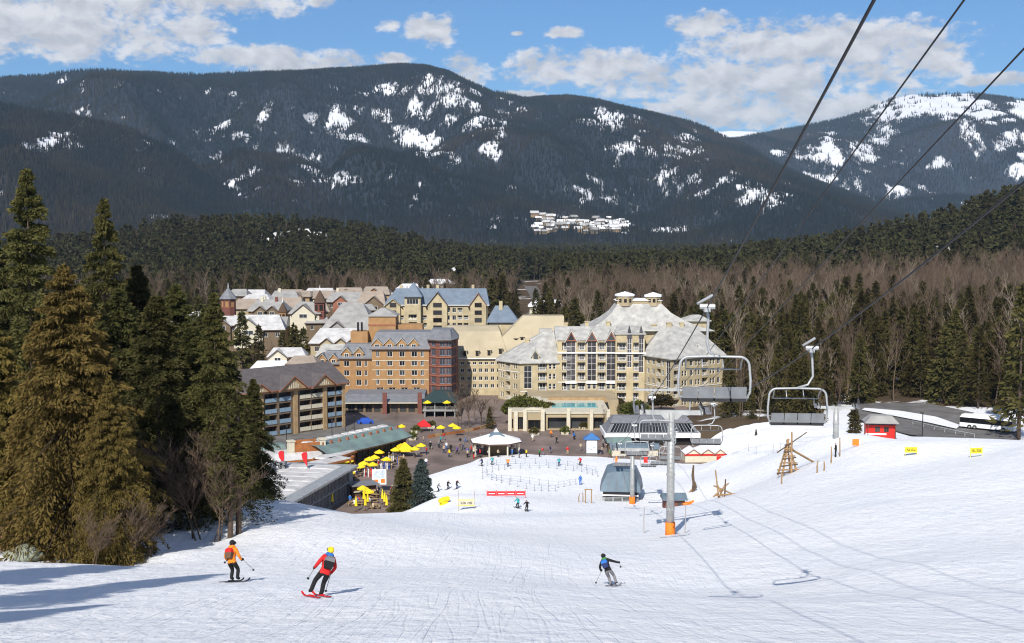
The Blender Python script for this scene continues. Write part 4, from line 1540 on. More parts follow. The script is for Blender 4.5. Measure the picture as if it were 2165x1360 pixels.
# roofs
rf = MB()
end = [A, B_, C_, (14.6, 14), (-1.6, 14)]
poly_roof(rf, end, 11.1, [(11, 9.5), (12, 9.5), (14, 9.5), (14, 12), (11, 12)], 18.9, 0.8, 0)
rf.box(9.9, 10.1, 18.3, 13.6, 13.4, 19.6)
rf.build('roof', M['roof_pale'], hotel)
rf = MB()
poly_roof(rf, [(14.6, 0), (30.4, 0), (30.4, 12), (14.6, 12)], 17.3, [(13.9, 6), (31.0, 6), (31.0, 7), (13.9, 7)], 20.7, 0.5, 0)
rf.build('roof', M['roof_pale'], hotel)
for px in (1208, 1252, 1293):
    u = hx(px)
    gb = MB()
    gb.box(u - 1.45, -0.45, 17.15, u + 1.45, 0.6, 17.28, 1)
    gable(gb, u, 2.9, -0.45, 5.5, 17.28, 19.9, 0, 1, 0.35)
    gb.poly([(u - 0.95, -0.47, 17.42), (u + 0.95, -0.47, 17.42), (u, -0.47, 19.3)], 3)
    gb.build('gable', [M['roof_pale'], M['fascia'], M['white_trim'], M['glass']], hotel)
for u, w_ in ((34.2, 1.5), (37.4, 1.5)):
    sb = MB()
    sb.frustum(u - w_ / 2, -1.2, u + w_ / 2, 1.0, 18.2, u - .05, -0.3, u + .05, 0.2, 21.4)
    sb.build('glass_spire', M['glass_blue'], hotel)
rf = MB()
poly_roof(rf, [(30.4, -0.9), (38.4, -0.9), (38.4, 10), (30.4, 10)], 19.0, [(31.5, 5), (37.5, 5), (37.5, 8), (31.5, 8)], 20.8, 0.5, 0)
rf.build('roof', M['roof_pale'], hotel)
rf = MB()
poly_roof(rf, [q0, q1, q2, (59.8, 16), (38.4, 16)], 13.2, [(43.5, 6), (46, 4.5), (53.5, 6), (53.5, 10), (43.5, 10)], 20.2, 1.0, 0)
rf.box(45.2, 5.6, 19.8, 52.6, 9.2, 20.5)
rf.build('roof', M['roof_pale'], hotel)
gb = MB()
gable(gb, 52.5, 3.4, -1.9, 5, 13.9, 16.4, 0, 1, 0.4)
gb.build('gable', [M['roof_pale'], M['cream'], M['white_trim']], hotel)
# central swept roof and its crown
rf = MB()
x0, x1, y0, y1 = 22.4, 58.6, 5.5, 31
prof = [(19.4, 1.0), (20.6, 0.80), (22.2, 0.62), (24.2, 0.46), (26.6, 0.345)]
mx, my = 37.0, 15.5
for (za, ka), (zb, kb) in zip(prof[:-1], prof[1:]):
    rf.frustum(mx + (x0 - mx) * ka, my + (y0 - my) * ka, mx + (x1 - mx) * ka, my + (y1 - my) * ka, za, mx + (x0 - mx) * kb, my + (y0 - my) * kb, mx + (x1 - mx) * kb, my + (y1 - my) * kb, zb, 0, bottom=False)
rf.build('roof', M['roof_pale'], hotel)
cr = MB()
cr.box(31.9, 12.3, 26.6, 44.4, 20.6, 27.5)
cr.build('crown_wall', M['cream2'], hotel)
sn = MB()
sn.frustum(31.5, 12.0, 44.8, 20.9, 27.5, 33.2, 13, 43, 20, 27.9)
sn.build('roof_snow', M['snow_roof'], hotel)
for (cx, cy, r_, hh) in ((34.2, 13.6, 2.5, 2.4), (42.2, 13.6, 2.2, 2.2)):
    tb = MB()
    ring = [(cx + r_ * math.cos(a), cy + r_ * math.sin(a)) for a in np.arange(10) * 2 * math.pi / 10]
    for k in range(10):
        a, b_ = ring[(k + 1) % 10], ring[k]
        facade(tb, b_, a, 26.0, 27.6 + hh - 1.2, [(0.3, 1.1, 27.0, 28.0, 0.3)], 0, 1)
    tp = [(cx + (r_ + .35) * math.cos(a), cy + (r_ + .35) * math.sin(a)) for a in np.arange(10) * 2 * math.pi / 10]
    tb.prism(tp, 27.6 + hh - 1.2, 27.6 + hh - 0.7, 2)
    tb.cone([(p[0], p[1], 27.6 + hh - 0.7) for p in tp], (cx, cy, 27.6 + hh + 0.1), 2)
    tb.build('turret', [M['cream2'], M['dark'], M['snow_roof']], hotel)
# penthouse tower on the right and the ridge of small chimneys
pm = MB()
face(hotel, pm, (51.2, 11), (57.4, 11), 14, 21.8, [('w', 1.5, 1.0, 18.6, 1.6), ('w', 4.5, 1.0, 18.6, 1.6)])
facade(pm, (57.4, 11), (57.4, 18), 14, 21.8, [(2, 3, 18.6, 20.2, 0.2)])
facade(pm, (57.4, 18), (51.2, 18), 14, 21.8, [])
facade(pm, (51.2, 18), (51.2, 11), 14, 21.8, [])
pm.build('penthouse_wall', M['cream'], hotel)
pr = MB()
poly_roof(pr, [(51.2, 11), (57.4, 11), (57.4, 18), (51.2, 18)], 21.8, [(53.5, 13.5), (55.5, 13.5), (55.5, 15.5), (53.5, 15.5)], 23.4, 1.2)
pr.build('penthouse_roof', M['roof_pale'], hotel)
chimney_spots = [(6.5, 8.5, 15.4, 1.1), (17.2, 7.0, 20.0, 1.0), (23.0, 6.6, 20.4, 1.0), (29.0, 7.2, 20.4, 1.1), (46.0, 7.6, 20.0, 1.3), (49.5, 7.4, 20.0, 1.0), (47.5, 11.0, 20.6, 1.3), (41.8, 8.0, 19.5, 1.2)]
for (cx, cy, z, s) in chimney_spots:
    c = MB()
    c.box(cx - s / 2, cy - s / 2, z - 2.5, cx + s / 2, cy + s / 2, z + 1.4)
    c.box(cx - s / 2 - .15, cy - s / 2 - .15, z + 1.4, cx + s / 2 + .15, cy + s / 2 + .15, z + 1.7)
    c.build('chimney', M['cream'], hotel)
dm = MB()
dm.box(7.7, -0.2, 11.6, 9.7, 5, 13.2, 1)
gable(dm, 8.7, 2.0, -0.22, 6, 13.2, 14.8, 0, 1, 0.35)
dm.poly([(8.1, -0.24, 11.9), (9.3, -0.24, 11.9), (9.3, -0.24, 13.4), (8.7, -0.24, 14.2), (8.1, -0.24, 13.4)], 3)
dm.build('dormer', [M['roof_pale'], M['cream'], M['white_trim'], M['glass']], hotel)

# ------------------------------------------------------------------ cream wing with the huge plain roof
Yw = 347.0
ow = X_at(945, Yw)
wing = empty('hotel_wing', (ow, Yw, -0.6), 0, 'cream hotel wing with a huge plain cream roof and small hooded dormers', 'hotel')
wl = MB()
W1 = X_at(1068, Yw) - ow
its = []
for k, (py, kind) in enumerate(((767, 's'), (783, 'w'), (800, 'w'), (816, 'w'))):
    z = Z_at(py, Yw) + 0.6 - 0.6
    for px in (965, 977, 991, 1003, 1016, 1028, 1041, 1054):
        u = X_at(px, Yw) - ow
        its.append(('w', u, 1.1, z, 1.1 if kind == 'w' else 0.8))
face(wing, wl, (0, 0), (W1, 0), -1, 11.0, its)
facade(wl, (W1, 0), (W1, 16), -1, 11.0, [])
facade(wl, (W1, 16), (0, 16), -1, 11.0, [])
facade(wl, (0, 16), (0, 0), -1, 11.0, [])
wl.build('wall', M['cream'], wing)
rf = MB()
rf.frustum(-0.8, -0.8, W1 + 1.0, 17, 11.0, -0.8, -0.75, W1 + 1.0, 17, 11.3, 1)
rf.frustum(-0.8, -0.75, W1 + 1.0, 17, 11.3, -0.6, 8.0, W1 - 1.5, 17, 18.2, 0, bottom=False)
rf.frustum(-0.6, 8.0, W1 - 1.5, 17, 18.2, -0.6, 12.0, W1 - 2.2, 17, 19.4, 0, bottom=False)
rf.build('roof', [M['cream_roof'], M['white_trim']], wing)
rf = MB()
xa, xb, xc = X_at(1090, Yw + 12) - ow, X_at(1113, Yw + 12) - ow, X_at(1192, Yw + 12) - ow
rf.frustum(W1 - 6.5, 3.0, xc, 17.5, 11.2, xb - 1.0, 10.5, xc, 17.5, Z_at(668, Yw + 12) + 0.6, 0, bottom=False)
rf.build('roof', M['cream_roof'], wing)
for i, (px, py) in enumerate([(958, 752), (983, 752), (1009, 752), (1034, 751), (1058, 748), (1091, 730), (1104, 727)]):
    zb = Z_at(py - 1, Yw + 2) + 0.6
    u = X_at(px, Yw + 2) - ow
    yb = (zb - 11.3) * 8.75 / 6.9 - 0.75 if i < 5 else 6.3
    dm = MB()
    dm.box(u - 0.55, yb - 0.2, zb - 0.2, u + 0.55, yb + 3, zb + 1.5, 0)
    dm.box(u - 0.42, yb - 0.24, zb - 0.05, u + 0.42, yb - 0.2, zb + 1.3, 1)
    dm.cone([(u - 0.8, yb - 0.5, zb + 1.5), (u + 0.8, yb - 0.5, zb + 1.5), (u + 0.6, yb + 3.2, zb + 1.5), (u - 0.6, yb + 3.2, zb + 1.5)], (u, yb + 0.8, zb + 2.9), 0)
    dm.build('dormer', [M['cream_roof'], M['dark']], wing)
for px in (1130, 1155):
    u = X_at(px, Yw + 10) - ow
    add('skylight', window_mesh(1.6, 1.2, 'fascia_dark', 'glass', 2), wing, (u, 8.2 if px < 1150 else 8.6, 17.6), (R(-48), 0, 0))

# ------------------------------------------------------------------ orange brick hotel
Yo = 330.0
oo = X_at(785, Yo)
brick = empty('brick_hotel', (oo, Yo, 0), 0, 'orange brick hotel with grey mansard roof, gabled dormers and a dark red bay tower', 'hotel')


def bx_(px, dY=0):
    return X_at(px, Yo + dY) - oo


def zo(py, dY=0):
    return Z_at(py, Yo + dY)


wl = MB()
wm = bx_(906)
cols = [bx_(p) for p in (797, 823, 849, 875, 892)]
its = []
for py in (755, 774, 794, 813):
    for i, u in enumerate(cols):
        its.append(('w', u, (0.9 if i in (0, 4) else 1.5) if i != 3 else 1.6, zo(py), 1.55))
for u in cols[:4]:
    its.append(('w', u + 0.6, 1.9, 2.3, 2.0))
face(brick, wl, (0, 0), (wm, 0), -0.5, zo(740), its, glass='glass')
facade(wl, (wm, 0), (wm, 16), -0.5, zo(740), [])
facade(wl, (wm, 16), (0, 16), -0.5, zo(740), [])
facade(wl, (0, 16), (0, 0), -0.5, zo(740), [])
wl.build('wall', M['brick'], brick)
bd = MB()
for py in (763.5, 783, 803):
    bd.box(0.05, -0.08, zo(py), wm - 0.05, -0.003, zo(py) + 0.18)
bd.build('string_course', M['off_white'], brick)
rf = MB()
ze, zr = zo(740), Z_at(701, Yo + 6)
rf.frustum(-0.6, -0.6, wm + 0.4, 16.6, ze, -0.6, -0.6, wm + 0.4, 16.6, ze + 0.25, 1)
rf.frustum(-0.6, -0.6, wm + 0.4, 16.6, ze + 0.25, 0.8, 4.0, wm + 0.2, 13, zr, 0, bottom=False)
rf.build('roof', [M['slate'], M['fascia_dark']], brick)


def dormer(b, u, y, z, w_=2.4, h=1.7, roof='slate', wall='brick', trim='off_white', peak=1.3):
    d = MB()
    d.box(u - w_ / 2, y, z, u + w_ / 2, y + 4, z + h, 1)
    gable(d, u, w_, y - 0.01, y + 5, z + h, z + h + peak, 0, 1, 0.35, 0.16)
    o = d.build('dormer', [M[roof], M[wall], M[trim]], b)
    add('window', window_mesh(w_ * 0.5, h * 0.85, 'white_trim', 'glass'), o, (u, y - 0.04, z + 0.1))
    return o


for px in (796, 822, 848, 874):
    dormer(brick, bx_(px), 0.15, ze + 0.2, 2.5, 1.5)
# lower parts stepping down to the left
dl = 5.0
wl = MB()
xl, xr = bx_(716, dl), -0.003
e2 = Z_at(760, Yo + dl)
its = [('w', bx_(p, dl) - xl, 1.5 if p != 772 else 0.8, Z_at(py, Yo + dl), 1.5) for p in (731, 757, 772) for py in (775, 795, 815)]
face(brick, wl, (xl, dl), (xr, dl), -0.5, e2, its)
facade(wl, (xl, 16), (xl, dl), -0.5, e2, [])
wl.build('wall', M['brick'], brick)
rf = MB()
rf.frustum(xl - .4, dl - .5, xr - .02, 16.4, e2, xl - .4, dl - .5, xr - .02, 16.4, e2 + .25, 1)
rf.frustum(xl - .4, dl - .5, xr - .02, 16.4, e2 + .25, xl + 1.2, dl + 4, xr - .02, 14, Z_at(727, Yo + dl + 4), 0, bottom=False)
rf.build('roof', [M['slate'], M['fascia_dark']], brick)
for px in (731, 757):
    dormer(brick, bx_(px, dl), dl + 0.2, e2 + 0.2, 2.5, 1.6)
dl = 9.0
wl = MB()
xl2 = bx_(672, dl)
e3 = Z_at(772, Yo + dl)
its = [('w', bx_(p, dl) - xl2, 1.4, Z_at(py, Yo + dl), 1.5) for p in (684, 704) for py in (789, 809)]
face(brick, wl, (xl2, dl), (xl - .003, dl), -0.5, e3, its)
facade(wl, (xl2, 18), (xl2, dl), -0.5, e3, [])
wl.build('wall', M['brick'], brick)
rf = MB()
rf.frustum(xl2 - .4, dl - .5, xl - .42, 18, e3, xl2 - .4, dl - .5, xl - .42, 18, e3 + .25, 1)
rf.frustum(xl2 - .4, dl - .5, xl - .42, 18, e3 + .25, xl2 + 1.5, dl + 4, xl - .42, 16, Z_at(742, Yo + dl + 4), 0, bottom=False)
rf.build('roof', [M['slate'], M['fascia_dark']], brick)
for px in (679, 703):
    dormer(brick, bx_(px, dl), dl + 0.2, e3 + 0.2, 2.2, 1.5)
# dark red bay tower at the right end
wl = MB()
tx0, tx1 = wm + 0.003, bx_(958)
t0, t1, t2, t3 = (tx0, 0.4), (tx0 + 2.6, -2.4), (tx1 - 0.6, -1.8), (tx1 + 0.6, 4.0)
e4 = zo(720)
for a, b_, ii in ((t0, t1, [('w', 1.9, 1.8)]), (t1, t2, [('w', 1.2, 1.5), ('w', 2.9, 1.3)]), (t2, t3, [('w', 1.6, 1.3), ('w', 4.2, 1.5)])):
    face(brick, wl, a, b_, -0.5, e4, rows(ii, 2.6, 2.5, 6, 1.7, 0.5), glass='glass_blue', frame='pale_blue')
facade(wl, t3, (tx1 + .6, 15), -0.5, e4, [])
wl.build('bay_wall', M['red_brick'], brick)
bd = MB()
for k in range(6):
    z = 2.55 + 2.5 * k
    bd.prism([(t0[0] + .05, t0[1] - .25), (t1[0] - .05, t1[1] - .25), (t2[0] + .2, t2[1] - .25), (t3[0] + .25, t3[1]), (t3[0] + .004, t3[1]), (t2[0], t2[1] - .004), (t1[0], t1[1] - .004), (t0[0] + .05, t0[1])], z, z + .3)
bd.build('string_course', M['fascia'], brick)
rf = MB()
poly_roof(rf, [t0, t1, t2, t3, (tx1 + .6, 15), (tx0, 15)], e4, [(tx0 + .5, 4.5), (tx0 + 2.8, 2.5), (tx1 - 1.0, 2.8), (tx1 - .6, 6), (tx1 - .6, 11), (tx0 + .5, 11)], Z_at(697, Yo + 3), 0.8, 0, 0.3, 1)
rf.build('roof', [M['slate'], M['fascia_dark']], brick)
# penthouse and chimney behind
pb_ = MB()
a0, a1 = bx_(781, 18), bx_(838, 18)
zc = Z_at(668, Yo + 18)
pb_.box(a0, 15, 10, a1, 24, zc, 0)
pb_.box(a0 - .15, 14.85, zc - 2.6, a1 + .15, 24.1, zc - 2.2, 1)
pb_.build('penthouse_wall', [M['brick'], M['fascia']], brick)
rf = MB()
poly_roof(rf, [(a0, 15), (a1, 15), (a1, 24), (a0, 24)], zc, [(a0 + 3.3, 18.5), (a1 - 3.3, 18.5), (a1 - 3.3, 20), (a0 + 3.3, 20)], Z_at(651, Yo + 19), 0.5)
rf.build('penthouse_roof', M['grey_roof'], brick)
pb_ = MB()
pb_.box(a1 + .003, 17, 10, bx_(893, 18), 23, Z_at(686, Yo + 18), 0)
pb_.box(bx_(742, 14), 12, 8, bx_(778, 14), 17, Z_at(700, Yo + 14), 0)
pb_.build('penthouse_wall', M['brick'], brick)
fl = MB()
for px in (757, 765):
    u = bx_(px, 14)
    fl.tube([(u, 13, Z_at(705, Yo + 14)), (u, 13, Z_at(681, Yo + 14))], 0.28, 8)
fl.build('flue', M['black'], brick)
# shops at the foot, with their own long canopy roof
shop = empty('shop_arcade', (X_at(728, 312), 312, 0), 0.02, 'dark shop arcade with a long grey canopy roof below the orange brick hotel', 'arcade')
ws = X_at(892, 312) - X_at(728, 312)
wl = MB()
face(shop, wl, (0, 0), (ws, 0), -0.3, 2.6, [('w', 1.5 + i * 2.2, 1.7, 0.1, 2.1) for i in range(int((ws - 1.5) / 2.2))], frame='fascia_dark')
wl.box(0, 0.4, -0.3, ws, 14, 2.6)
wl.build('wall', M['brown'], shop)
rf = MB()
rf.frustum(-1.0, -1.8, ws + .6, 14, 2.6, -1.0, -1.8, ws + .6, 14, 2.85, 1)
rf.frustum(-1.0, -1.8, ws + .6, 14, 2.85, -0.6, 3.5, ws + .4, 14, 4.3, 0, bottom=False)
rf.build('canopy_roof', [M['slate'], M['off_white']], shop)
for u in (ws - 0.6, 10.2):
    c = MB()
    c.box(u - 0.55, -2.6, -0.3, u + 0.55, -1.85, 5.4)
    c.build('pillar', M['red_brick'], shop)
# dark green roofed terrace pavilion under the bay tower
ter = empty('terrace_house', (X_at(896, 305), 305, 0), 0.0, 'two storey dark terrace with a green black hipped roof below the red bay tower', 'building')
wt = X_at(962, 305) - X_at(896, 305)
tm = MB()
tm.box(0, 2.5, -0.3, wt, 10, 3.6, 0)
tm.box(-0.4, -1.2, 1.55, wt + 1, 2.5, 1.8, 1)
tm.build('wall', [M['dark'], M['grey_roof']], ter)
rf = MB()
poly_roof(rf, [(0, 0), (wt, 0), (wt, 10), (0, 10)], 3.6, [(2, 4), (wt - 2, 4), (wt - 2, 7), (2, 7)], 6.0, 0.7)
rf.build('roof', mat('dark_green_roof', (0.03, 0.05, 0.05), 0.6, 0.2), ter)
for u in (0.2, 2.6, 5.2, wt - .1):
    c = MB()
    c.tube([(u, -0.9, -0.3), (u, -0.9, 1.55)], 0.16, 8)
    c.tube([(u, 0.3, 1.8), (u, 0.3, 3.6)], 0.12, 8)
    c.build('post', M['grey_roof'], ter)
add('railing', railing_mesh(wt + 1.2, 0.9, 'bars', 'grey_roof'), ter, (wt / 2 + .3, -1.15, 1.8))

# ------------------------------------------------------------------ brown lodge with balconies
pL, pR = PZ(540, 933, 0.0), PZ(726, 897, 0.6)
Lx, Ly = X_at(530, 270), 270.0
Rx, Ry = X_at(725, 289), 289.0
lang = math.atan2(Ry - Ly, Rx - Lx)
LL = math.hypot(Rx - Lx, Ry - Ly)
lodge = empty('lodge', (Lx, Ly, 0), lang, 'brown timber lodge with grey shingle roof, three front gables and rows of balconies', 'lodge')
wl = MB()
ZE = 10.4
its = []
pit = 2.5
bays = [(0.19, 'pale_blue'), (0.34, 'pale_blue'), (0.56, 'off_white'), (0.69, 'off_white'), (0.85, 'pale_blue'), (0.95, 'pale_blue')]
for f, pc_ in bays:
    for k in range(4):
        wd = LL * 0.125 if f not in (0.95, 0.85) else LL * 0.085
        its.append(('b', LL * f, wd, 0.35 + pit * k, 2.05, ('panel', pc_)))
face(lodge, wl, (0, 0), (LL, 0), -0.5, ZE, its, bdepth=1.5, glass='glass', frame='fascia_dark', reveal=1)
sit = [('w', 3.0 + 3.4 * i, 1.3, 1.0 + pit * k, 1.3) for i in range(3) for k in range(4)]
face(lodge, wl, (LL, 0), (LL, 13), -0.5, ZE, sit)
facade(wl, (LL, 13), (0, 13), -0.5, ZE, [])
facade(wl, (0, 13), (0, 0), -0.5, ZE, [])
wl.poly([(LL - .01, 0, ZE), (LL - .01, 13, ZE), (LL - .01, 6.5, ZE + 4.3)])
wl.build('wall', [M['brown'], M['fascia_dark']], lodge)
for f in (0.085, 0.45, 0.775, 0.995):
    c = MB()
    c.box(LL * f - 0.55, -0.3, -0.5, LL * f + (0.55 if f < .99 else 0.2), -0.003, ZE - 0.3)
    c.build('pilaster', M['tan_wood'], lodge)
bm_ = MB()
bm_.box(-0.3, -0.45, ZE - 0.5, LL + 0.25, -0.305, ZE)
bm_.build('eaves_beam', M['tan_wood'], lodge)
rf = MB()
rf.frustum(-1.2, -1.2, LL + .9, 14, ZE, -1.2, -1.2, LL + .9, 14, ZE + .22, 1)
rf.frustum(-1.2, -1.2, LL + .9, 14, ZE + .22, -1.2, 6.5, LL + .9, 6.6, ZE + 4.7, 0, bottom=False)
rf.build('roof', [M['shingle'], M['fascia']], lodge)
for f, w_, pk in ((0.05, 5.0, 1.9), (0.40, 7.4, 2.9), (0.735, 6.4, 2.6)):
    gb = MB()
    u = LL * f
    gb.poly([(u - w_ / 2, -1.22, ZE + .1), (u + w_ / 2, -1.22, ZE + .1), (u, -1.22, ZE + pk)], 1)
    gable(gb, u, w_, -1.25, 6.2, ZE + .1, ZE + pk, 0, 1, 0.45, 0.25)
    for i in range(-2, 3):
        hh = (pk - .5) * (1 - abs(i) * 0.45 * 2 / w_ * 1.6)
        if hh > .5:
            gb.box(u + i * 0.62 - .14, -1.34, ZE + .3, u + i * 0.62 + .14, -1.26, ZE + hh * 0.8, 3)
    gb.build('gable', [M['shingle'], M['tan_wood'], M['fascia'], M['off_white']], lodge)

# ------------------------------------------------------------------ cream and blue hotel behind
Yb = 448.0
ob_ = X_at(816, Yb)
blue = empty('alpine_hotel', (ob_, Yb, -0.8), 0, 'cream hotel with blue slate roof, dark gables and tower rising behind the orange brick hotel', 'hotel')


def ux(px, d=0):
    return X_at(px, Yb + d) - ob_


wl = MB()
wb = ux(1030)
zeb = Z_at(646, Yb) + .8
its = []
for k in range(5):
    z = zeb - 2.6 - 2.75 * k
    for i, px in enumerate((826, 838, 848, 897, 908, 922, 934, 947, 960, 972, 985, 997, 1012, 1024)):
        if k == 0 and px in (848, 897, 985):
            continue
        its.append(('b' if i in (2, 3, 9, 10, 13) else 'w', ux(px), 1.7 if i in (2, 3, 9, 10, 13) else 1.4, z, 1.7))
face(blue, wl, (0, 0), (wb, 0), -1, zeb, its)
facade(wl, (wb, 0), (wb, 16), -1, zeb, [])
facade(wl, (wb, 16), (0, 16), -1, zeb, [])
facade(wl, (0, 16), (0, 0), -1, zeb, [])
wl.build('wall', M['cream'], blue)
rf = MB()
zrb = Z_at(610, Yb + 8) + .8
rf.frustum(-.8, -.8, wb + .8, 17, zeb, -.8, -.8, wb + .8, 17, zeb + .25, 1)
rf.frustum(-.8, -.8, wb + .8, 17, zeb + .25, 3.0, 8, wb - 0.5, 9, zrb, 0, bottom=False)
rf.build('roof', [M['blue_slate'], M['white_trim']], blue)
for px, w_, pk, ww in ((831, 5.6, 640, 'cream'), (925, 7.5, 626, 'fascia_dark'), (1011, 6.2, 628, 'fascia')):
    gb = MB()
    u = ux(px)
    gb.box(u - w_ / 2 + .2, -1.0, 6, u + w_ / 2 - .2, -.003, zeb + .05, 1)
    gable(gb, u, w_, -1.02, 8, zeb + .05, Z_at(pk, Yb) + .8 + 1.2, 0, 1, 0.6, 0.25)
    g_ = gb.build('gable', [M['blue_slate'], M['cream'], M[ww]], blue)
    for k in range(4):
        add('window', window_mesh(w_ * 0.42, 1.6, 'fascia_dark', 'glass', 3), g_, (u, -1.06, zeb - 0.6 - 2.75 * k))
tw = MB()
u0, u1 = ux(855, -3), ux(889, -3)
face(blue, tw, (u0, -3), (u1, -3), -1, zeb + 3.2, rows([('b', (u1 - u0) * .5, 3.0)], 4.2, 2.75, 5, 1.6) + [('t', (u1 - u0) * .5, 4.2, zeb + .6, 1.9)], rail=('panel', 'off_white'))
facade(tw, (u1, -3), (u1, 5), -1, zeb + 3.2, [])
facade(tw, (u0, 5), (u0, -3), -1, zeb + 3.2, [])
tw.build('tower_wall', M['cream'], blue)
rf = MB()
poly_roof(rf, [(u0, -3), (u1, -3), (u1, 6), (u0, 6)], zeb + 3.2, [((u0 + u1) / 2 - .1, 1.4), ((u0 + u1) / 2 + .1, 1.4), ((u0 + u1) / 2 + .1, 1.6), ((u0 + u1) / 2 - .1, 1.6)], Z_at(597, Yb) + .8, 1.0)
rf.build('tower_roof', M['blue_slate'], blue)
for px in (905, 925, 1000, 848):
    c = MB()
    u = ux(px, 9)
    c.box(u - .5, 8.6, zrb - 2, u + .5, 9.8, zrb + 1.3)
    c.build('chimney', M['cream'], blue)
lo = MB()
l0, l1 = ux(1034, -30), ux(1092, -30)
b2 = empty('low_hotel_wing', (ob_ + l0, Yb - 30, -0.8), 0, 'low building with a broad blue grey slate roof right of the cream and blue hotel', 'building')
lo.box(0, 0, -1, l1 - l0, 14, Z_at(680, Yb - 30) + .8)
lo.build('wall', M['cream'], b2)
rf = MB()
rf.frustum(-1, -1, l1 - l0 + 1, 15, Z_at(682, Yb - 30) + .8, 2, 7, l1 - l0 - 3, 7.5, Z_at(646, Yb - 22) + .8)
rf.build('roof', M['blue_slate'], b2)
c = MB()
c.box(l1 - l0 - 6, 5, 12, l1 - l0 - 4.8, 6.2, Z_at(636, Yb - 22) + .8)
c.build('chimney', M['cream'], b2)
# ------------------------------------------------------------------ the old village behind: houses of many roofs
def house(px0, px1, pye, pyr, Y, depth, wall, roof, label, gables=(), rz=0.0, hip=0.25, wins=1, name='house', chim=0, trim='fascia_dark', zb=-1.0):
    ox_ = X_at(px0, Y)
    wid = X_at(px1, Y) - ox_
    b = empty(name, (ox_, Y, 0), rz, label, 'house', 'village houses')
    ze_, zr_ = Z_at(pye, Y), Z_at(pyr, Y + depth / 2)
    zr_ = max(zr_, ze_ + 1.2)
    wl_ = MB()
    n = max(2, int(wid / 3.2))
    its_ = []
    for k in range(wins):
        for i in range(n):
            its_.append(('w', wid * (i + 0.5) / n, 1.3, ze_ - 2.1 - 2.7 * k, 1.4))
    face(b, wl_, (0, 0), (wid, 0), zb, ze_, its_, frame='white_trim' if wall not in ('cream', 'white') else 'fascia_dark')
    facade(wl_, (wid, 0), (wid, depth), zb, ze_, [])
    facade(wl_, (wid, depth), (0, depth), zb, ze_, [])
    facade(wl_, (0, depth), (0, 0), zb, ze_, [])
    wl_.build('wall', M[wall], b)
    r_ = MB()
    r_.frustum(-.7, -.7, wid + .7, depth + .7, ze_, -.7, -.7, wid + .7, depth + .7, ze_ + .25, 1)
    hi = hip * wid
    r_.frustum(-.7, -.7, wid + .7, depth + .7, ze_ + .25, hi - .7 * (hip == 0), depth / 2 - .1, wid - hi + .7 * (hip == 0), depth / 2 + .1, zr_, 0, bottom=False)
    ro = r_.build('roof', [M[roof], M[trim]], b)
    for k in range(chim):
        c_ = MB()
        u = wid * (0.3 + 0.4 * k)
        c_.box(u - .5, depth * .4, ze_, u + .5, depth * .4 + 1, zr_ + 1.1)
        c_.build('chimney', M['red_brick'] if k % 2 else M['off_white'], ro)
    for (px, wg, col_) in gables:
        u = X_at(px, Y) - ox_
        gm = MB()
        pk = min(zr_ - 0.1, ze_ + wg * 0.42)
        gm.box(u - wg / 2, -1.0, max(zb, ze_ - 5.5), u + wg / 2, -.003, ze_ + .1, 1)
        gable(gm, u, wg, -1.02, depth / 2, ze_ + .1, pk, 0, 1, .5, .22)
        g2 = gm.build('gable', [M[roof], M[col_], M[trim]], b)
        add('window', window_mesh(wg * .35, 1.4, 'white_trim', 'glass'), g2, (u, -1.06, ze_ - 1.2))
    return b


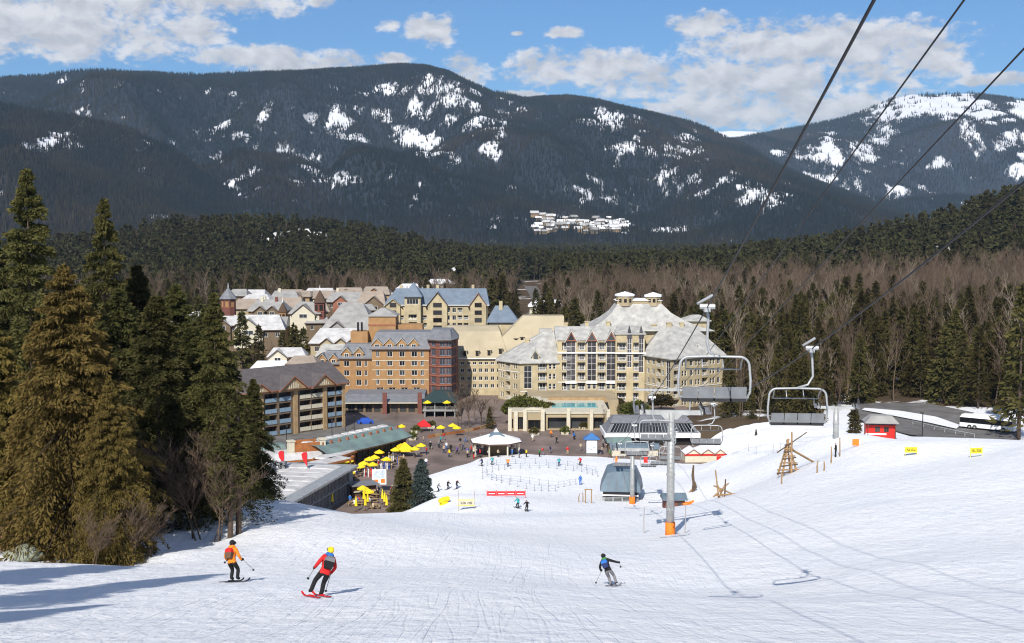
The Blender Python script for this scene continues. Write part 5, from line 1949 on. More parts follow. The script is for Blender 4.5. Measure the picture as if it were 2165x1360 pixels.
HOUSES = [
    (498, 596, 700, 666, 395, 16, 'brown', 'old_snow', 'broad gabled house with old snow on its roof among dark trees', [(523, 9, 'off_white')], 0.15, 0.1, 1, 0),
    (524, 600, 660, 634, 452, 14, 'tan_wood', 'grey_roof', 'grey roofed house with two small dark gables right of the round red tower', [(550, 5, 'brown'), (575, 5, 'brown')], 0, 0.15, 2, 2),
    (612, 674, 665, 638, 428, 14, 'off_white', 'grey_roof', 'white walled house with a grey hipped roof left of the red spire', [(641, 8, 'off_white')], 0, 0.2, 2, 0),
    (690, 768, 640, 618, 490, 14, 'brown', 'grey_roof', 'wide brown house with grey roof behind the red spire', [(720, 6, 'fascia')], 0, 0.1, 1, 0),
    (755, 812, 648, 616, 480, 14, 'red_brick', 'tan_roof', 'tan roofed house with a steep dark brown gable left of the cream and blue hotel', [(790, 9, 'brown')], 0, 0.1, 1, 0),
    (680, 790, 700, 640, 398, 24, 'cream2', 'grey_roof', 'very large pale grey roof in front of the red spire', [(712, 7, 'grey_roof')], 0, 0.3, 1, 0),
    (655, 762, 728, 694, 356, 15, 'cream2', 'old_snow', 'long low building whose roof is covered in lumpy old snow', [(690, 4, 'cream2'), (720, 4, 'cream2'), (745, 4, 'cream2')], 0, 0.12, 1, 0),
    (668, 740, 756, 728, 345, 10, 'off_white', 'roof_pale', 'small pale roofed house just left of the brick hotel', [(680, 3, 'off_white')], 0, 0.1, 1, 0),
    (566, 640, 757, 735, 330, 9, 'tan_wood', 'old_snow', 'low house with snowy roof and a pale gable behind the brown lodge', [(585, 5, 'off_white')], 0.1, 0.1, 1, 0),
    (606, 664, 772, 752, 318, 8, 'red_brick', 'tan_roof', 'low reddish house behind the ridge of the brown lodge', [], 0.0, 0.15, 1, 0),
    (528, 606, 785, 763, 318, 9, 'off_white', 'snow_roof', 'low white building with plant on its snowy roof behind the lodge', [], 0.05, 0.1, 1, 0),
    (575, 640, 630, 612, 530, 13, 'tan_wood', 'tan_roof', 'tan roofed house in the back row above the white walled house', [], 0, 0.1, 1, 0),
    (640, 705, 628, 609, 545, 13, 'cream2', 'old_snow', 'snowy roofed house in the back row behind the red spire', [(660, 6, 'tan_wood')], 0, 0.1, 1, 0),
    (706, 766, 626, 608, 560, 13, 'orange_wood', 'tan_roof', 'house with orange timber front in the back row', [(730, 7, 'orange_wood')], 0, 0.1, 1, 0),
    (764, 822, 624, 606, 575, 13, 'tan_wood', 'tan_roof', 'tan house in the back row nearest to the cream and blue hotel', [(790, 7, 'orange_wood')], 0, 0.1, 1, 0),
    (505, 570, 640, 622, 500, 13, 'brown', 'old_snow', 'snowy roofed house in the back row behind the round red tower', [], 0, 0.2, 1, 0),
    (452, 506, 690, 668, 415, 13, 'brown', 'old_snow', 'house with a white roof beside the foot of the round red tower', [(470, 5, 'brown')], 0.1, 0.1, 1, 0),
    (470, 512, 660, 645, 470, 12, 'cream2', 'grey_roof', 'small grey roofed house touching the round red tower', [], 0, 0.1, 1, 0),
    (330, 430, 688, 658, 420, 14, 'brown', 'old_snow', 'long snow covered roof seen between the trees left of the village', [], -0.1, 0.1, 1, 0),
    (225, 318, 690, 660, 430, 14, 'brown', 'old_snow', 'snow covered roof glimpsed through the left tree group', [], 0.1, 0.1, 1, 0),
    (838, 890, 612, 600, 640, 12, 'off_white', 'snow_roof', 'small white roofed house beyond the cream and blue hotel tower', [], 0, 0.2, 1, 0),
    (898, 958, 602, 590, 700, 12, 'off_white', 'snow_roof', 'white roofed house on the meadow behind the cream and blue hotel', [], 0, 0.2, 1, 0),
    (1120, 1190, 650, 634, 520, 12, 'off_white', 'snow_roof', 'snowy flat looking roof among the bare trees behind the plain cream wing', [], 0, 0.1, 1, 0),
    (950, 985, 574, 566, 880, 12, 'off_white', 'snow_roof', 'lone white roofed house beside the valley road', [], 0, 0.2, 1, 0),
]
for (a, b_, c, d, Y, dp, wa, ro, lb, gs, rz, hp, wn, ch) in HOUSES:
    house(a, b_, c, d, Y, dp, wa, ro, lb, gs, rz, hp, wn, chim=ch)


fillr = random.Random(33)
for k in range(22):
    px = 500 + 325 * (k % 8) / 7 + fillr.uniform(-16, 16)
    row = k // 8
    Yh = (425, 462, 515)[row] + fillr.uniform(-10, 10)
    pe = (688, 655, 632)[row] + fillr.uniform(-8, 8)
    wd_ = fillr.uniform(36, 62)
    house(px - wd_ / 2, px + wd_ / 2, pe, pe - fillr.uniform(14, 24), Yh, fillr.uniform(10, 15), fillr.choice(['brown', 'tan_wood', 'cream2', 'red_brick', 'tan_wood']), fillr.choice(['old_snow', 'grey_roof', 'grey_roof', 'tan_roof']), 'small grey roofed house packed among the roofs of the old village', [(px + fillr.uniform(-8, 8), 5, fillr.choice(['brown', 'cream2', 'fascia']))] if k % 2 else [], fillr.uniform(-.15, .15), .12, 1, chim=k % 3 == 0)


def tower(px, Y, r_, pyb, pye, pya, wall, roof, label, sides=8, lit=False, finial=True):
    x = X_at(px, Y)
    b = empty('tower', (x, Y, 0), 0, label, 'tower')
    ze_, za_, zb_ = Z_at(pye, Y), Z_at(pya, Y), Z_at(pyb, Y)
    w_ = MB()
    ring = [(r_ * math.cos(a + .39), r_ * math.sin(a + .39)) for a in np.arange(sides) * 2 * math.pi / sides]
    ln = 2 * r_ * math.sin(math.pi / sides)
    for k in range(sides):
        facade(w_, ring[k], ring[(k + 1) % sides], -1, ze_, [(ln * .2, ln * .8, ze_ - 2.8, ze_ - .7, .2)], 0, 1 if lit else 2)
    w_.build('wall', [M[wall], M['brick'], M['dark']], b)
    rr = MB()
    big = [(p[0] * 1.25, p[1] * 1.25, ze_) for p in ring]
    rr.cone(big, (0, 0, za_), 0)
    rr.build('roof', M[roof], b)
    bd_ = MB()
    for zz in (ze_ - 3.1,):
        bd_.prism([(p[0] * 1.06, p[1] * 1.06) for p in ring], zz, zz + .25)
    bd_.build('string_course', M['fascia'], b)
    if finial:
        f = MB()
        f.tube([(0, 0, za_ - .3), (0, 0, za_ + 1.6)], [.16, .03], 6)
        f.build('finial', M['snow_roof'], b)
    return b


tower(482, 450, 2.7, 655, 632, 607, 'red_brick', 'slate', 'round red tower with an orange windowed top and grey cone roof', 8, True)
tower(676, 430, 2.0, 668, 640, 612, 'red_brick', 'fascia_dark', 'dark red church like spire in the village', 6)
tower(597, 440, 1.5, 676, 660, 638, 'brick', 'fascia_dark', 'small orange red turret with a pointed roof in front of the white walled house', 6)

# small far houses among the trees on the hills and at the foot of the mountain
fh = MB()
fh.box(-5, -4, -2, 5, 4, 4, 0)
fh.frustum(-6, -5, 6, 5, 4, -6, -.1, 6, .1, 7.5, 1, bottom=False)
for i in (-3, 0, 3):
    fh.box(i - .7, -4.06, 1, i + .7, -4.0, 2.6, 2)
FH = [fh.mesh('far_house', [M['tan_wood'], M['old_snow'], M['dark']]), fh.mesh('far_house', [M['brown'], M['snow_roof'], M['dark']]), fh.mesh('far_house', [M['brown'], M['grey_roof'], M['dark']])]
rh = random.Random(5)


def mt_fn(d):
    X_, Y_, Z_ = d['X'], d['Y'], d['Z']

    def fn(x, y):
        v = (np.asarray(y) - Y_[0, 0]) / (Y_[-1, 0] - Y_[0, 0]) * (Y_.shape[0] - 1)
        u = (np.asarray(x) - X_[0, 0]) / (X_[0, -1] - X_[0, 0]) * (X_.shape[1] - 1)
        v = np.clip(np.round(v).astype(int), 0, Y_.shape[0] - 1)
        u = np.clip(np.round(u).astype(int), 0, X_.shape[1] - 1)
        return np.where(np.asarray(y) < Y_[0, 0], -1.0, Z_[v, u])
    return fn


mfn = mt_fn(MT_MAIN)
for i in range(110):
    px = rh.uniform(1128, 1330)
    t_ = (px - 1128) / 202
    py = rh.uniform(461 + 12 * t_, 496 - 2 * t_)
    q = hit(px, py, 2600, 5800, mfn)
    o = add('house', FH[rh.randint(0, 2)], None, (q.x, q.y, q.z + 1), (0, 0, rh.uniform(-.6, .6)), rh.uniform(1.2, 2.0))
    tag(o, 'tiny snow roofed house of the far village at the foot of the mountain', 'house', 'far village houses')
for q, rz_h, sc_h, kind_h, what in HILL_HOUSES:
    o = add('house', FH[kind_h], None, (q.x, q.y, q.z + 1.5), (0, 0, rz_h), sc_h)
    tag(o, 'small snow roofed house ' + what, 'house', 'houses ' + what)
ribbon('valley_road', M['asphalt'], [(0, 480), (6, 640), (14, 800), (10, 1000)], [(6, 480), (13, 640), (24, 800), (20, 1000)], lift=0.3)
ribbon('meadow', M['tan_wood'], [(-190, 690), (-60, 700), (-8, 700)], [(-190, 750), (-60, 760), (-8, 780)], lift=0.3)
# ------------------------------------------------------------------ the chairlift
def lag(pts):
    P_ = np.array(pts)

    def f(y):
        if y <= 105:
            r_ = 0
            a = P_[:3]
            for i in range(3):
                t_ = a[i, 2]
                for j in range(3):
                    if i != j:
                        t_ *= (y - a[j, 1]) / (a[i, 1] - a[j, 1])
                r_ += t_
            z = r_
        else:
            z = float(np.interp(y, P_[2:, 1], P_[2:, 2])) - 0.6 * math.sin(math.pi * min(max((y - 105) / 79, 0), 1))
        x = float(np.interp(y, P_[:, 1], P_[:, 0])) if y > P_[0, 1] else P_[0, 0] + (P_[1, 0] - P_[0, 0]) / (P_[1, 1] - P_[0, 1]) * (y - P_[0, 1])
        return Vector((x, y, z))
    return f


LINE_A = lag([(4.54, 15.4, 48.05), (6.5, 41, 42.6), (11.4, 105, 30.3), (15.7, 184, 13.3), (16.0, 197, 9.6)])
LINE_D = lag([(10.26, 24.7, 46.1), (12.2, 50, 40.4), (16.3, 105, 30.3), (20.7, 184, 13.3), (20.6, 197, 9.6)])


def cable(fn, y0, y1, r_, label, n=50):
    mb = MB()
    mb.tube([fn(y0 + (y1 - y0) * i / n) for i in range(n + 1)], r_, 6)
    o = mb.build('cable', M['cable'], smooth=True)
    tag(o, label, 'cable')
    return o


cable(LINE_A, -25, 197, 0.027, 'leftmost dark lift cable running down over the first chair to the tower')
cable(LINE_D, -25, 197, 0.027, 'rightmost dark lift cable that carries the chair with the long hanger')
cable(lambda y: Vector((16.8 + (y - 105) * .0766, y, 35 - (y - 105) * .2125 + (0.0004 * (y - 105) ** 2 if y > 105 else 0))), -15, 262, 0.030, 'second lift cable from the left, ending at the glazed lift station')
cable(lambda y: Vector((19.3 + (y - 105) * .0766, y, 34.9 - (y - 105) * .2125 + (0.0004 * (y - 105) ** 2 if y > 105 else 0))), -15, 262, 0.030, 'third lift cable from the left, ending at the glazed lift station')


def make_chair(off):
    e = empty('lift_chair', (0, 0, 0))
    h = MB()
    h.tube([(0, 0, 0.05), (0.06, 0, -0.35), (0.02 if off > 0 else 0.10, 0, -1.1), (off * 0.25 + 0.03, 0, -1.45), (off, 0, -1.58)], [0.055, 0.05, 0.045, 0.045, 0.05], 8)
    h.build('hanger', M['steel_light'], e, smooth=True)
    g_ = MB()
    g_.box(-0.10, -0.35, -0.10, 0.10, 0.35, 0.12)
    g_.tube([(-0.25, -0.28, 0.08), (0.25, -0.28, 0.08)], 0.09, 8)
    g_.tube([(-0.3, 0.1, 0.15), (0.22, 0.42, 0.42)], 0.05, 6)
    g_.build('grip', M['steel_light'], e)
    w_ = 1.16
    f = MB()
    pts = []
    for k in range(7):
        a = math.pi / 2 * k / 6
        pts.append((off - w_ + 0.32 - 0.32 * math.cos(a), 0, -1.94 + 0.32 * math.sin(a)))
    left = [(off - w_ + 0.10, 0.1, -3.08), (off - w_ - 0.03, 0.02, -2.8), (off - w_ - 0.04, 0, -2.4)] + pts
    right = [(2 * off - p[0], p[1], p[2]) for p in left[::-1]]
    f.tube(left + [(off, 0, -1.60)] + right, 0.042, 8)
    f.tube([(off - w_, 0.05, -2.98), (off + w_, 0.05, -2.98)], 0.04, 6)
    f.build('frame', M['steel_light'], e, smooth=True)
    b_ = MB()
    n = 4
    for k in range(n):
        a, c = off - 1.08 + 2.16 * k / n, off - 1.08 + 2.16 * (k + 1) / n
        b_.frustum(a + .015, -.02, c - .015, .06, -3.02, a + .015, -.14, c - .015, -.08, -2.62)
    b_.build('backrest', M['chair_pad'], e)
    s = MB()
    for k in range(n):
        a, c = off - 1.08 + 2.16 * k / n, off - 1.08 + 2.16 * (k + 1) / n
        s.frustum(a + .01, -.02, c - .01, .52, -3.14, a + .03, 0, c - .03, .5, -3.03)
    s.build('seat', M['black'], e)
    r_ = MB()
    for sgn in (-1, 1):
        r_.tube([(off + sgn * 0.95, 0, -1.66), (off + sgn * 0.92, 0.35, -1.85), (off + sgn * 0.92, 0.6, -2.1)], 0.025, 6)
        r_.tube([(off + sgn * 0.35, 0.6, -2.1), (off + sgn * 0.35, 0.85, -1.8)], 0.022, 6)
    r_.tube([(off - 0.92, 0.6, -2.1), (off + 0.92, 0.6, -2.1)], 0.025, 6)
    r_.build('restraint_bar', M['steel'], e, smooth=True)
    return e


CHAIR_A = make_chair(0.28)
CHAIR_D = make_chair(-0.5)
for fn, proto, ys, lbs in ((LINE_A, CHAIR_A, [41, 88, 124, 166], ['nearest lift chair, an empty four seater large in front of the cream hotel', 'empty lift chair just left of the tall lift tower and below its arm', 'small lift chair third along the left cable above the snow', 'small lift chair far down the left cable near the orange padded post']),
                           (LINE_D, CHAIR_D, [50, 93.5, 134, 152, 176], ['second lift chair with a long bent hanger against the dark conifers', 'lift chair just right of the tall lift tower in front of the glazed station', 'lift chair hanging over the snow right of the tall tower, upper of the bunched ones', 'lift chair hanging in front of the low sheds right of the tall tower', 'last small lift chair on the right cable close to the grey terminal'])):
    for i, (y, lb) in enumerate(zip(ys, lbs)):
        c = proto if i == 0 else copy_tree(proto)
        p = fn(y)
        c.location = p
        c.rotation_euler = (0, 0, -0.077)
        tag(c, lb, 'lift chair', 'chairs on the lift')


def lift_tower(x, y, zb, ztop, r_, half, label, pad=True, frame=True, rz=0.0):
    e = empty('lift_tower', (x, y, zb), rz, label, 'lift tower')
    h = ztop - zb
    m_ = MB()
    m_.tube([(0, 0, -0.6), (0, 0, h)], [r_ * 1.08, r_ * 0.92], 20)
    m_.build('mast', M['steel'], e, smooth=True)
    for k in range(int(h / 3)):
        b_ = MB()
        b_.tube([(0, 0, 3.0 * k + 2.2), (0, 0, 3.0 * k + 2.35)], r_ * 1.16, 20)
        b_.build('flange', M['steel'], e)
    ld = MB()
    for s in (-.2, .2):
        ld.tube([(s, -r_ - .14, 2.2), (s, -r_ - .14, h)], 0.022, 5)
    for k in range(int((h - 2.4) / 0.4)):
        ld.tube([(-.2, -r_ - .14, 2.4 + .4 * k), (.2, -r_ - .14, 2.4 + .4 * k)], 0.016, 4)
    ld.build('ladder', M['steel'], e)
    if pad:
        p_ = MB()
        p_.tube([(0, 0, -0.4), (0, 0, 1.1)], r_ * 1.3, 16)
        p_.build('pad', M['orange_pad'], e, smooth=True)
    a_ = MB()
    a_.box(-half - .2, -.18, h - .2, half + .2, .18, h + .2)
    a_.frustum(-.5, -.2, .5, .2, h - .6, -.9, -.2, .9, .2, h - .202)
    a_.build('crossarm', M['steel'], e)
    for s in (-1, 1):
        t_ = MB()
        t_.box(s * half - .05, -2.2, h + .22, s * half + .05, 2.2, h + .38)
        st = t_.build('sheave_train', M['steel'], e)
        for k in range(6):
            wv = MB()
            yy = -2.0 + 0.8 * k
            wv.tube([(s * half + .06, yy, h + .42), (s * half + .2, yy, h + .42)], 0.24, 14)
            wv.tube([(s * half + .05, yy, h + .42), (s * half + .23, yy, h + .42)], 0.07, 8, 1)
            wv.build('wheel', [M['black'], M['steel_light']], st)
        wk = MB()
        wk.box(s * half + (.25 if s > 0 else -.75), -2.3, h + .2, s * half + (.75 if s > 0 else -.25), 2.3, h + .25)
        for yy in (-2.2, 0, 2.2):
            wk.tube([(s * (half + .72), yy, h + .25), (s * (half + .72), yy, h + 1.2)], .025, 5)
        wk.tube([(s * (half + .72), -2.2, h + 1.2), (s * (half + .72), 2.2, h + 1.2)], .025, 5)
        wk.build('catwalk', M['slate'], e)
    if frame:
        f = MB()
        for s in (-.62, .62):
            f.tube([(s * half, 0, h + .22), (s * half * 1.1, 0, h + 1.9)], .07, 6)
        f.box(-half - .5, -.1, h + 1.85, half + .5, .1, h + 2.02)
        f.build('lifting_frame', M['steel_light'], e)
    return e


tz = hs(13.6, 105.0)
lift_tower(13.7, 105.0, tz, 29.9, 0.33, 2.5, 'tall grey lift tower with an orange pad at its foot', rz=-.077)
tz = hs(18.2, 184.0)
lift_tower(18.2, 184.0, tz, 12.9, 0.33, 2.5, 'shorter lift tower with orange pad in front of the grey blue terminal', frame=False, rz=-.05)
x3, y3 = X_at(1773, 187), 187.0
lift_tower(x3, y3, hs(x3, y3), Z_at(862, 187), 0.42, 2.6, 'grey lift tower with sheaves beside a dark fir left of the red cabin', pad=False, frame=False, rz=-.2)


def ground_top(x, y):
    return max(hs(x, y), 0.0) if y < 330 else g(x, y)


# ---- grey-blue hood of the bottom terminal
th_x, th_y = X_at(1316, 190), 190.0
tz = hs(th_x, 187)
term = empty('lift_terminal', (th_x, th_y, tz), -0.12, 'grey blue curved hood of the chairlift bottom terminal on a black and white base', 'lift terminal')
mb = MB()
secs = []
for k in range(9):
    t_ = k / 8
    y = -3.0 + 9.5 * t_
    w_ = 2.6 + 0.25 * math.sin(math.pi * t_)
    top = 3.3 + 1.7 * math.sin(math.pi * (0.30 + 0.5 * t_))
    secs.append([(-w_ - .5, y, 1.5), (-w_ - .35, y, 2.4), (-w_ + .5, y, top - .35), (-w_ + 1.5, y, top), (w_ - 1.5, y, top), (w_ - .5, y, top - .35), (w_ + .35, y, 2.4), (w_ + .5, y, 1.5)])
for a, b_ in zip(secs[:-1], secs[1:]):
    for i in range(7):
        mb.poly([a[i], a[i + 1], b_[i + 1], b_[i]], 1 if i in (0, 6) else 0)
mb.poly(secs[0], 0)
mb.poly(secs[-1][::-1], 0)
mb.build('hood', [M['hood'], M['slate']], term)
for x_ in (-1.8, -.6, .6, 1.8):
    r_ = MB()
    r_.box(x_ - .03, -3.05, 1.7, x_ + .03, -3.003, 4.1)
    r_.build('rib', M['slate'], term)
bs_ = MB()
bs_.box(-2.7, -2.9, .5, 2.7, 6, 1.45, 0)
bs_.box(-2.75, -2.98, .85, 2.75, 6.05, 1.05, 1)
bs_.box(-2.4, -2.6, -.5, -1.9, -2.1, .5, 0)
bs_.box(1.9, -2.6, -.5, 2.4, -2.1, .5, 0)
bs_.box(-.4, 2, -.5, .4, 3, .5, 0)
bs_.build('base', [M['black'], M['white']], term)
bw = MB()
bw.tube([(0, 1.5, .42), (0, 1.5, .62)], 2.4, 20)
bw.build('bullwheel', M['steel'], term)
ln_ = MB()
for i in range(4):
    ln_.box(-2.6 + i * 1.4, -3.4, -.4, -2.45 + i * 1.4, -3.25, .75)
    ln_.box(-2.9, -3.35 + .02 * i, .1 + .18 * i, 2.8, -3.3 + .02 * i, .16 + .18 * i)
ln_.build('fence', M['steel_light'], term)

# ---- glazed lift station
sy = 262.0
sx = X_at(1283, sy)
sw = X_at(1482, sy) - sx
stn = empty('lift_station', (sx, sy, 0.0), 0.02, 'long lift station with sloped dark glazing under a blue grey roof and white fascia', 'lift station')
mb = MB()
mb.box(1.0, 1.2, -1, sw - 1, 11, 2.0)
mb.build('wall', M['dark'], stn)
mb = MB()
mb.box(-.3, -.1, 1.75, sw + .3, 11.4, 2.75)
mb.build('fascia', M['white'], stn)
mb = MB()
mb.frustum(0.0, 0.1, sw, 11, 2.75, 1.5, 2.6, sw - 1.2, 9, 4.6, 0, bottom=False)
mb.frustum(1.2, 2.2, sw - .9, 9.5, 4.6, 2.2, 5.4, sw - 2, 7, 5.8, 1)
mb.build('roof', [M['slate'], M['slate']], stn)
npn = 26
for k in range(npn):
    u0_, u1_ = 0.7 + (sw - 1.4) * k / npn, 0.7 + (sw - 1.4) * (k + 1) / npn

    def sl(u, t_):
        return (1.5 * t_ + u * (sw - 2.7 * t_) / sw, 0.1 + 2.5 * t_ - 0.03, 2.75 + 1.85 * t_ + .03)
    w_ = MB()
    w_.poly([sl(u0_ + .06, .12), sl(u1_ - .06, .12), sl(u1_ - .06, .9), sl(u0_ + .06, .9)])
    w_.build('pane', M['glass'], stn)
    rr = MB()
    a, b_, c, d = sl(u0_ - .05, .05), sl(u0_ + .05, .05), sl(u0_ + .05, .95), sl(u0_ - .05, .95)
    rr.poly([tuple(np.array(q) + (0, -.05, .05)) for q in (a, b_, c, d)])
    rr.build('mullion', M['steel_light'], stn)
for u in (1.2, 5, 9, 13, sw - 1.2):
    p_ = MB()
    p_.box(u - .2, 0.3, -1, u + .2, .7, 1.75)
    p_.build('post', M['steel_light'], stn)

# ---- hexagonal pavilion
pv_c = PZ(1049, 961, 0.0)
pav = empty('pavilion', (pv_c.x, pv_c.y, 0), 0.12, 'open sided plaza pavilion with a broad snow white roof and little blue cupola', 'pavilion')
NP = 8
ring = [(math.cos(a), math.sin(a)) for a in np.arange(NP) * 2 * math.pi / NP + .39]
mb = MB()
mb.prism([(p[0] * 5.6, p[1] * 5.6) for p in ring], 2.7, 2.95)
mb.build('eaves', M['fascia_dark'], pav)
mb = MB()
mb.cone([(p[0] * 5.5, p[1] * 5.5, 2.953) for p in ring], (0, 0, 4.7))
mb.build('roof', M['snow_roof'], pav)
mb = MB()
mb.frustum(-1.7, -1.7, 1.7, 1.7, 4.0, -.1, -.1, .1, .1, 5.0)
mb.build('cupola', M['hood'], pav)
mb = MB()
mb.cone([(-.5, -.5, 4.75), (.5, -.5, 4.75), (.5, .5, 4.75), (-.5, .5, 4.75)], (0, 0, 5.5))
mb.build('finial', M['snow_roof'], pav)
for p in ring:
    mb = MB()
    mb.tube([(p[0] * 4.9, p[1] * 4.9, -.2), (p[0] * 4.9, p[1] * 4.9, 2.7)], .17, 8)
    mb.build('post', M['off_white'], pav)
mb = MB()
mb.box(-2.2, -.6, 0, 2.4, 2.2, 2.3)
mb.build('kiosk', M['brown'], pav)

# ---- cream gateway building with pool terrace
gy = 283.0
gx = X_at(1074, gy)
gate = empty('entrance_building', (gx, gy, 0), 0, 'low cream stone building with arched dark openings below the pool terrace', 'building')


def gxx(px):
    return X_at(px, gy) - gx


mb = MB()
face(gate, mb, (0, 0), (gxx(1150), 0), -1, Z_at(872, gy), [('w', gxx(1081), .9, .6, 2.2), ('w', gxx(1099), 2.2, .3, 2.9), ('w', gxx(1130), 2.9, .3, 2.2)], depth=.6, frame='fascia_dark')
facade(mb, (gxx(1150), 0), (gxx(1150), 1.0), -1, Z_at(872, gy), [])
facade(mb, (gxx(1290), 1.0), (gxx(1290), 26), -1, Z_at(876, gy), [])
facade(mb, (0, 26), (0, 0), -1, Z_at(872, gy), [])
face(gate, mb, (gxx(1150), 1.0), (gxx(1290), 1.0), -1, Z_at(876, gy), [('w', gxx(1179) - gxx(1150), 4.4, .25, 2.7), ('w', gxx(1226) - gxx(1150), 4.0, .25, 2.7), ('w', gxx(1266) - gxx(1150), 3.0, .25, 2.7)], depth=1.5, frame='fascia_dark')
mb.build('wall', M['cream2'], gate)
mb = MB()
mb.box(gxx(1150) + .01, .7, Z_at(876, gy) - .003, gxx(1292), 26, Z_at(876, gy) + .3)
mb.box(0, -.2, Z_at(872, gy), gxx(1150), 26, Z_at(872, gy) + .3)
mb.build('terrace_slab', M['off_white'], gate)
for px, hh in ((1078, .9), (1091, .4), (1110, .7), (1148, .9), (1203, 1.0), (1252, .6), (1288, .6)):
    mb = MB()
    u = gxx(px)
    y_ = -0.35 if px < 1150 else .6
    mb.box(u - .42, y_ - .3, -.8, u + .42, y_ + .3, Z_at(872, gy) + hh)
    mb.build('pier', M['off_white'], gate)
mb = MB()
for k in range(14):
    a0_, a1_ = math.pi * k / 14, math.pi * (k + 1) / 14
    c_ = gxx(1128)
    mb.poly([(c_ - 2.2 * math.cos(a0_), -.24, 4.75), (c_ - 2.2 * math.cos(a1_), -.24, 4.75), (c_ - 2.2 * math.cos(a1_), -.24, 4.75 + .7 * math.sin(a1_)), (c_ - 2.2 * math.cos(a0_), -.24, 4.75 + .7 * math.sin(a0_))])
    mb.poly([(c_ - 2.2 * math.cos(a0_), -.24, 4.75 + .7 * math.sin(a0_)), (c_ - 2.2 * math.cos(a1_), -.24, 4.75 + .7 * math.sin(a1_)), (c_ - 2.2 * math.cos(a1_), .2, 4.75 + .7 * math.sin(a1_)), (c_ - 2.2 * math.cos(a0_), .2, 4.75 + .7 * math.sin(a0_))])
mb.build('parapet', M['off_white'], gate)
zt = Z_at(876, gy) + .3
pool = MB()
pool.frustum(gxx(1170), 9, gxx(1272), 17, zt, gxx(1172), 9.4, gxx(1270), 16.6, zt + .12)
po = pool.build('swimming_pool', M['pool'], None, (gx, gy, 0))
tag(po, 'pale turquoise swimming pool on the terrace in front of the cream hotel', 'pool')
hg = empty('hotel_terrace', (gx, gy, 0), 0, 'timber deck and planters at the foot of the cream hotel behind the pool', 'terrace')
mb = MB()
mb.box(gxx(1165), 22, zt - .5, gxx(1300), 24, zt + .7)
mb.build('planter', M['tan_wood'], hg)
mb = MB()
mb.box(gxx(1120), 26.01, -1, gxx(1330), 45, zt - .4)
mb.build('deck', M['cream2'], hg)


def leaf_ball(name, n, rx, ry, rz_, mt, seed, bl=.5, bw=.3):
    rng = np.random.default_rng(seed)
    v = rng.normal(size=(n, 3))
    v /= np.linalg.norm(v, axis=1, keepdims=True)
    rad = 0.55 + 0.45 * rng.random((n, 1)) ** .5
    lump = 1 + .16 * np.sin(v[:, :1] * 5 + seed) * np.cos(v[:, 1:2] * 4)
    base = v * rad * lump * np.array([rx, ry, rz_])
    base[:, 2] = np.abs(base[:, 2] + rz_ * .3) + .1
    d = v + rng.normal(size=(n, 3)) * .6
    d /= np.linalg.norm(d, axis=1, keepdims=True)
    co, fa = blades(base, d, bl * (.6 + .8 * rng.random(n)), bw * (.7 + .6 * rng.random(n)), rng)
    return np_mesh(name, co, fa, mt, False, [('tint', 'FACE', np.clip(rad[:, 0] * .6 + .4 * rng.random(n), 0, 1))])


for (px, py, Y, rx, ry, rz_, lb, mt_) in [(1108, 868, 292, 5.3, 3.5, 2.6, 'big rounded green hedge on the entrance building terrace', 'hedge_leaf'), (1155, 868, 296, 2.6, 2.2, 1.4, 'smaller dark hedge right of the rounded hedge', 'fir_leaf'), (1345, 868, 300, 3.6, 2.5, 1.7, 'brownish clipped hedge right of the pool', 'hedge_leaf'),
                                          (1400, 850, 316, 3.0, 2.0, 1.5, 'dark hedge at the foot of the pale hotel prow', 'fir_leaf'), (1290, 850, 318, 3.2, 1.5, 1.0, 'low dark hedge below the tall glazed bay', 'fir_leaf')]:
    x = X_at(px, Y)
    e = empty('hedge', (x, Y, Z_at(py + 4, Y)), 0, lb, 'hedge')
    add('foliage', leaf_ball('hedge', 3500, rx, ry, rz_, M[mt_], int(px), .7, .45), e)
    mb = MB()
    mb.tube([(0, 0, -2), (0, 0, rz_)], .15, 6)
    mb.build('trunk', M['bark'], e)

# ---- restaurant with the flat snowy roof and glass side
r0, r1 = Vector((-34.6, 178.5)), Vector((-27.8, 212.5))
rd = (r1 - r0).normalized()
RL = (r1 - r0).length
res = empty('restaurant', (r0.x, r0.y, 0), math.atan2(rd.y, rd.x), 'restaurant with a flat snowy white roof and a long dark glass side', 'restaurant')
# local x runs along the glass side, y to the left of it
mb = MB()
its = [('w', 0.9 + 1.36 * k, 1.2, 0.25, 2.1) for k in range(int((RL - .8) / 1.36))] + [('w', 0.9 + 1.36 * k, 1.2, 2.65, 1.7) for k in range(int((RL - .8) / 1.36))]
face(res, mb, (0, 0), (RL, 0), -.6, 4.8, its, depth=.3, frame='steel_light')
mb.box(.4, .5, -.6, RL, 17, 4.8)
mb.build('wall', M['slate'], res)
mb = MB()
mb.box(-.6, -.9, 4.8, RL + .5, 17.5, 5.15)
mb.build('roof_slab', M['steel'], res)
mb = MB()
rngr = random.Random(3)
for k in range(9):
    mb.frustum(1 + k * 3.6, 1.6, 4.45 + k * 3.6, 16.8, 5.153, 1.3 + k * 3.6, 2.0 + rngr.random(), 4.2 + k * 3.6, 16.2, 5.25 + .12 * rngr.random())
mb.build('roof_snow', M['old_snow'], res)
for (u, v_, s) in ((24, 11, 1.2), (26.5, 11.5, 1.0), (29, 10.5, .9), (15, 8, .8), (9, 10, .8)):
    mb = MB()
    mb.box(u - s / 2, v_ - s / 2, 5.15, u + s / 2, v_ + s / 2, 6.1 + s * .4)
    mb.build('roof_vent', M['slate'] if u > 20 else M['white_trim'], res)
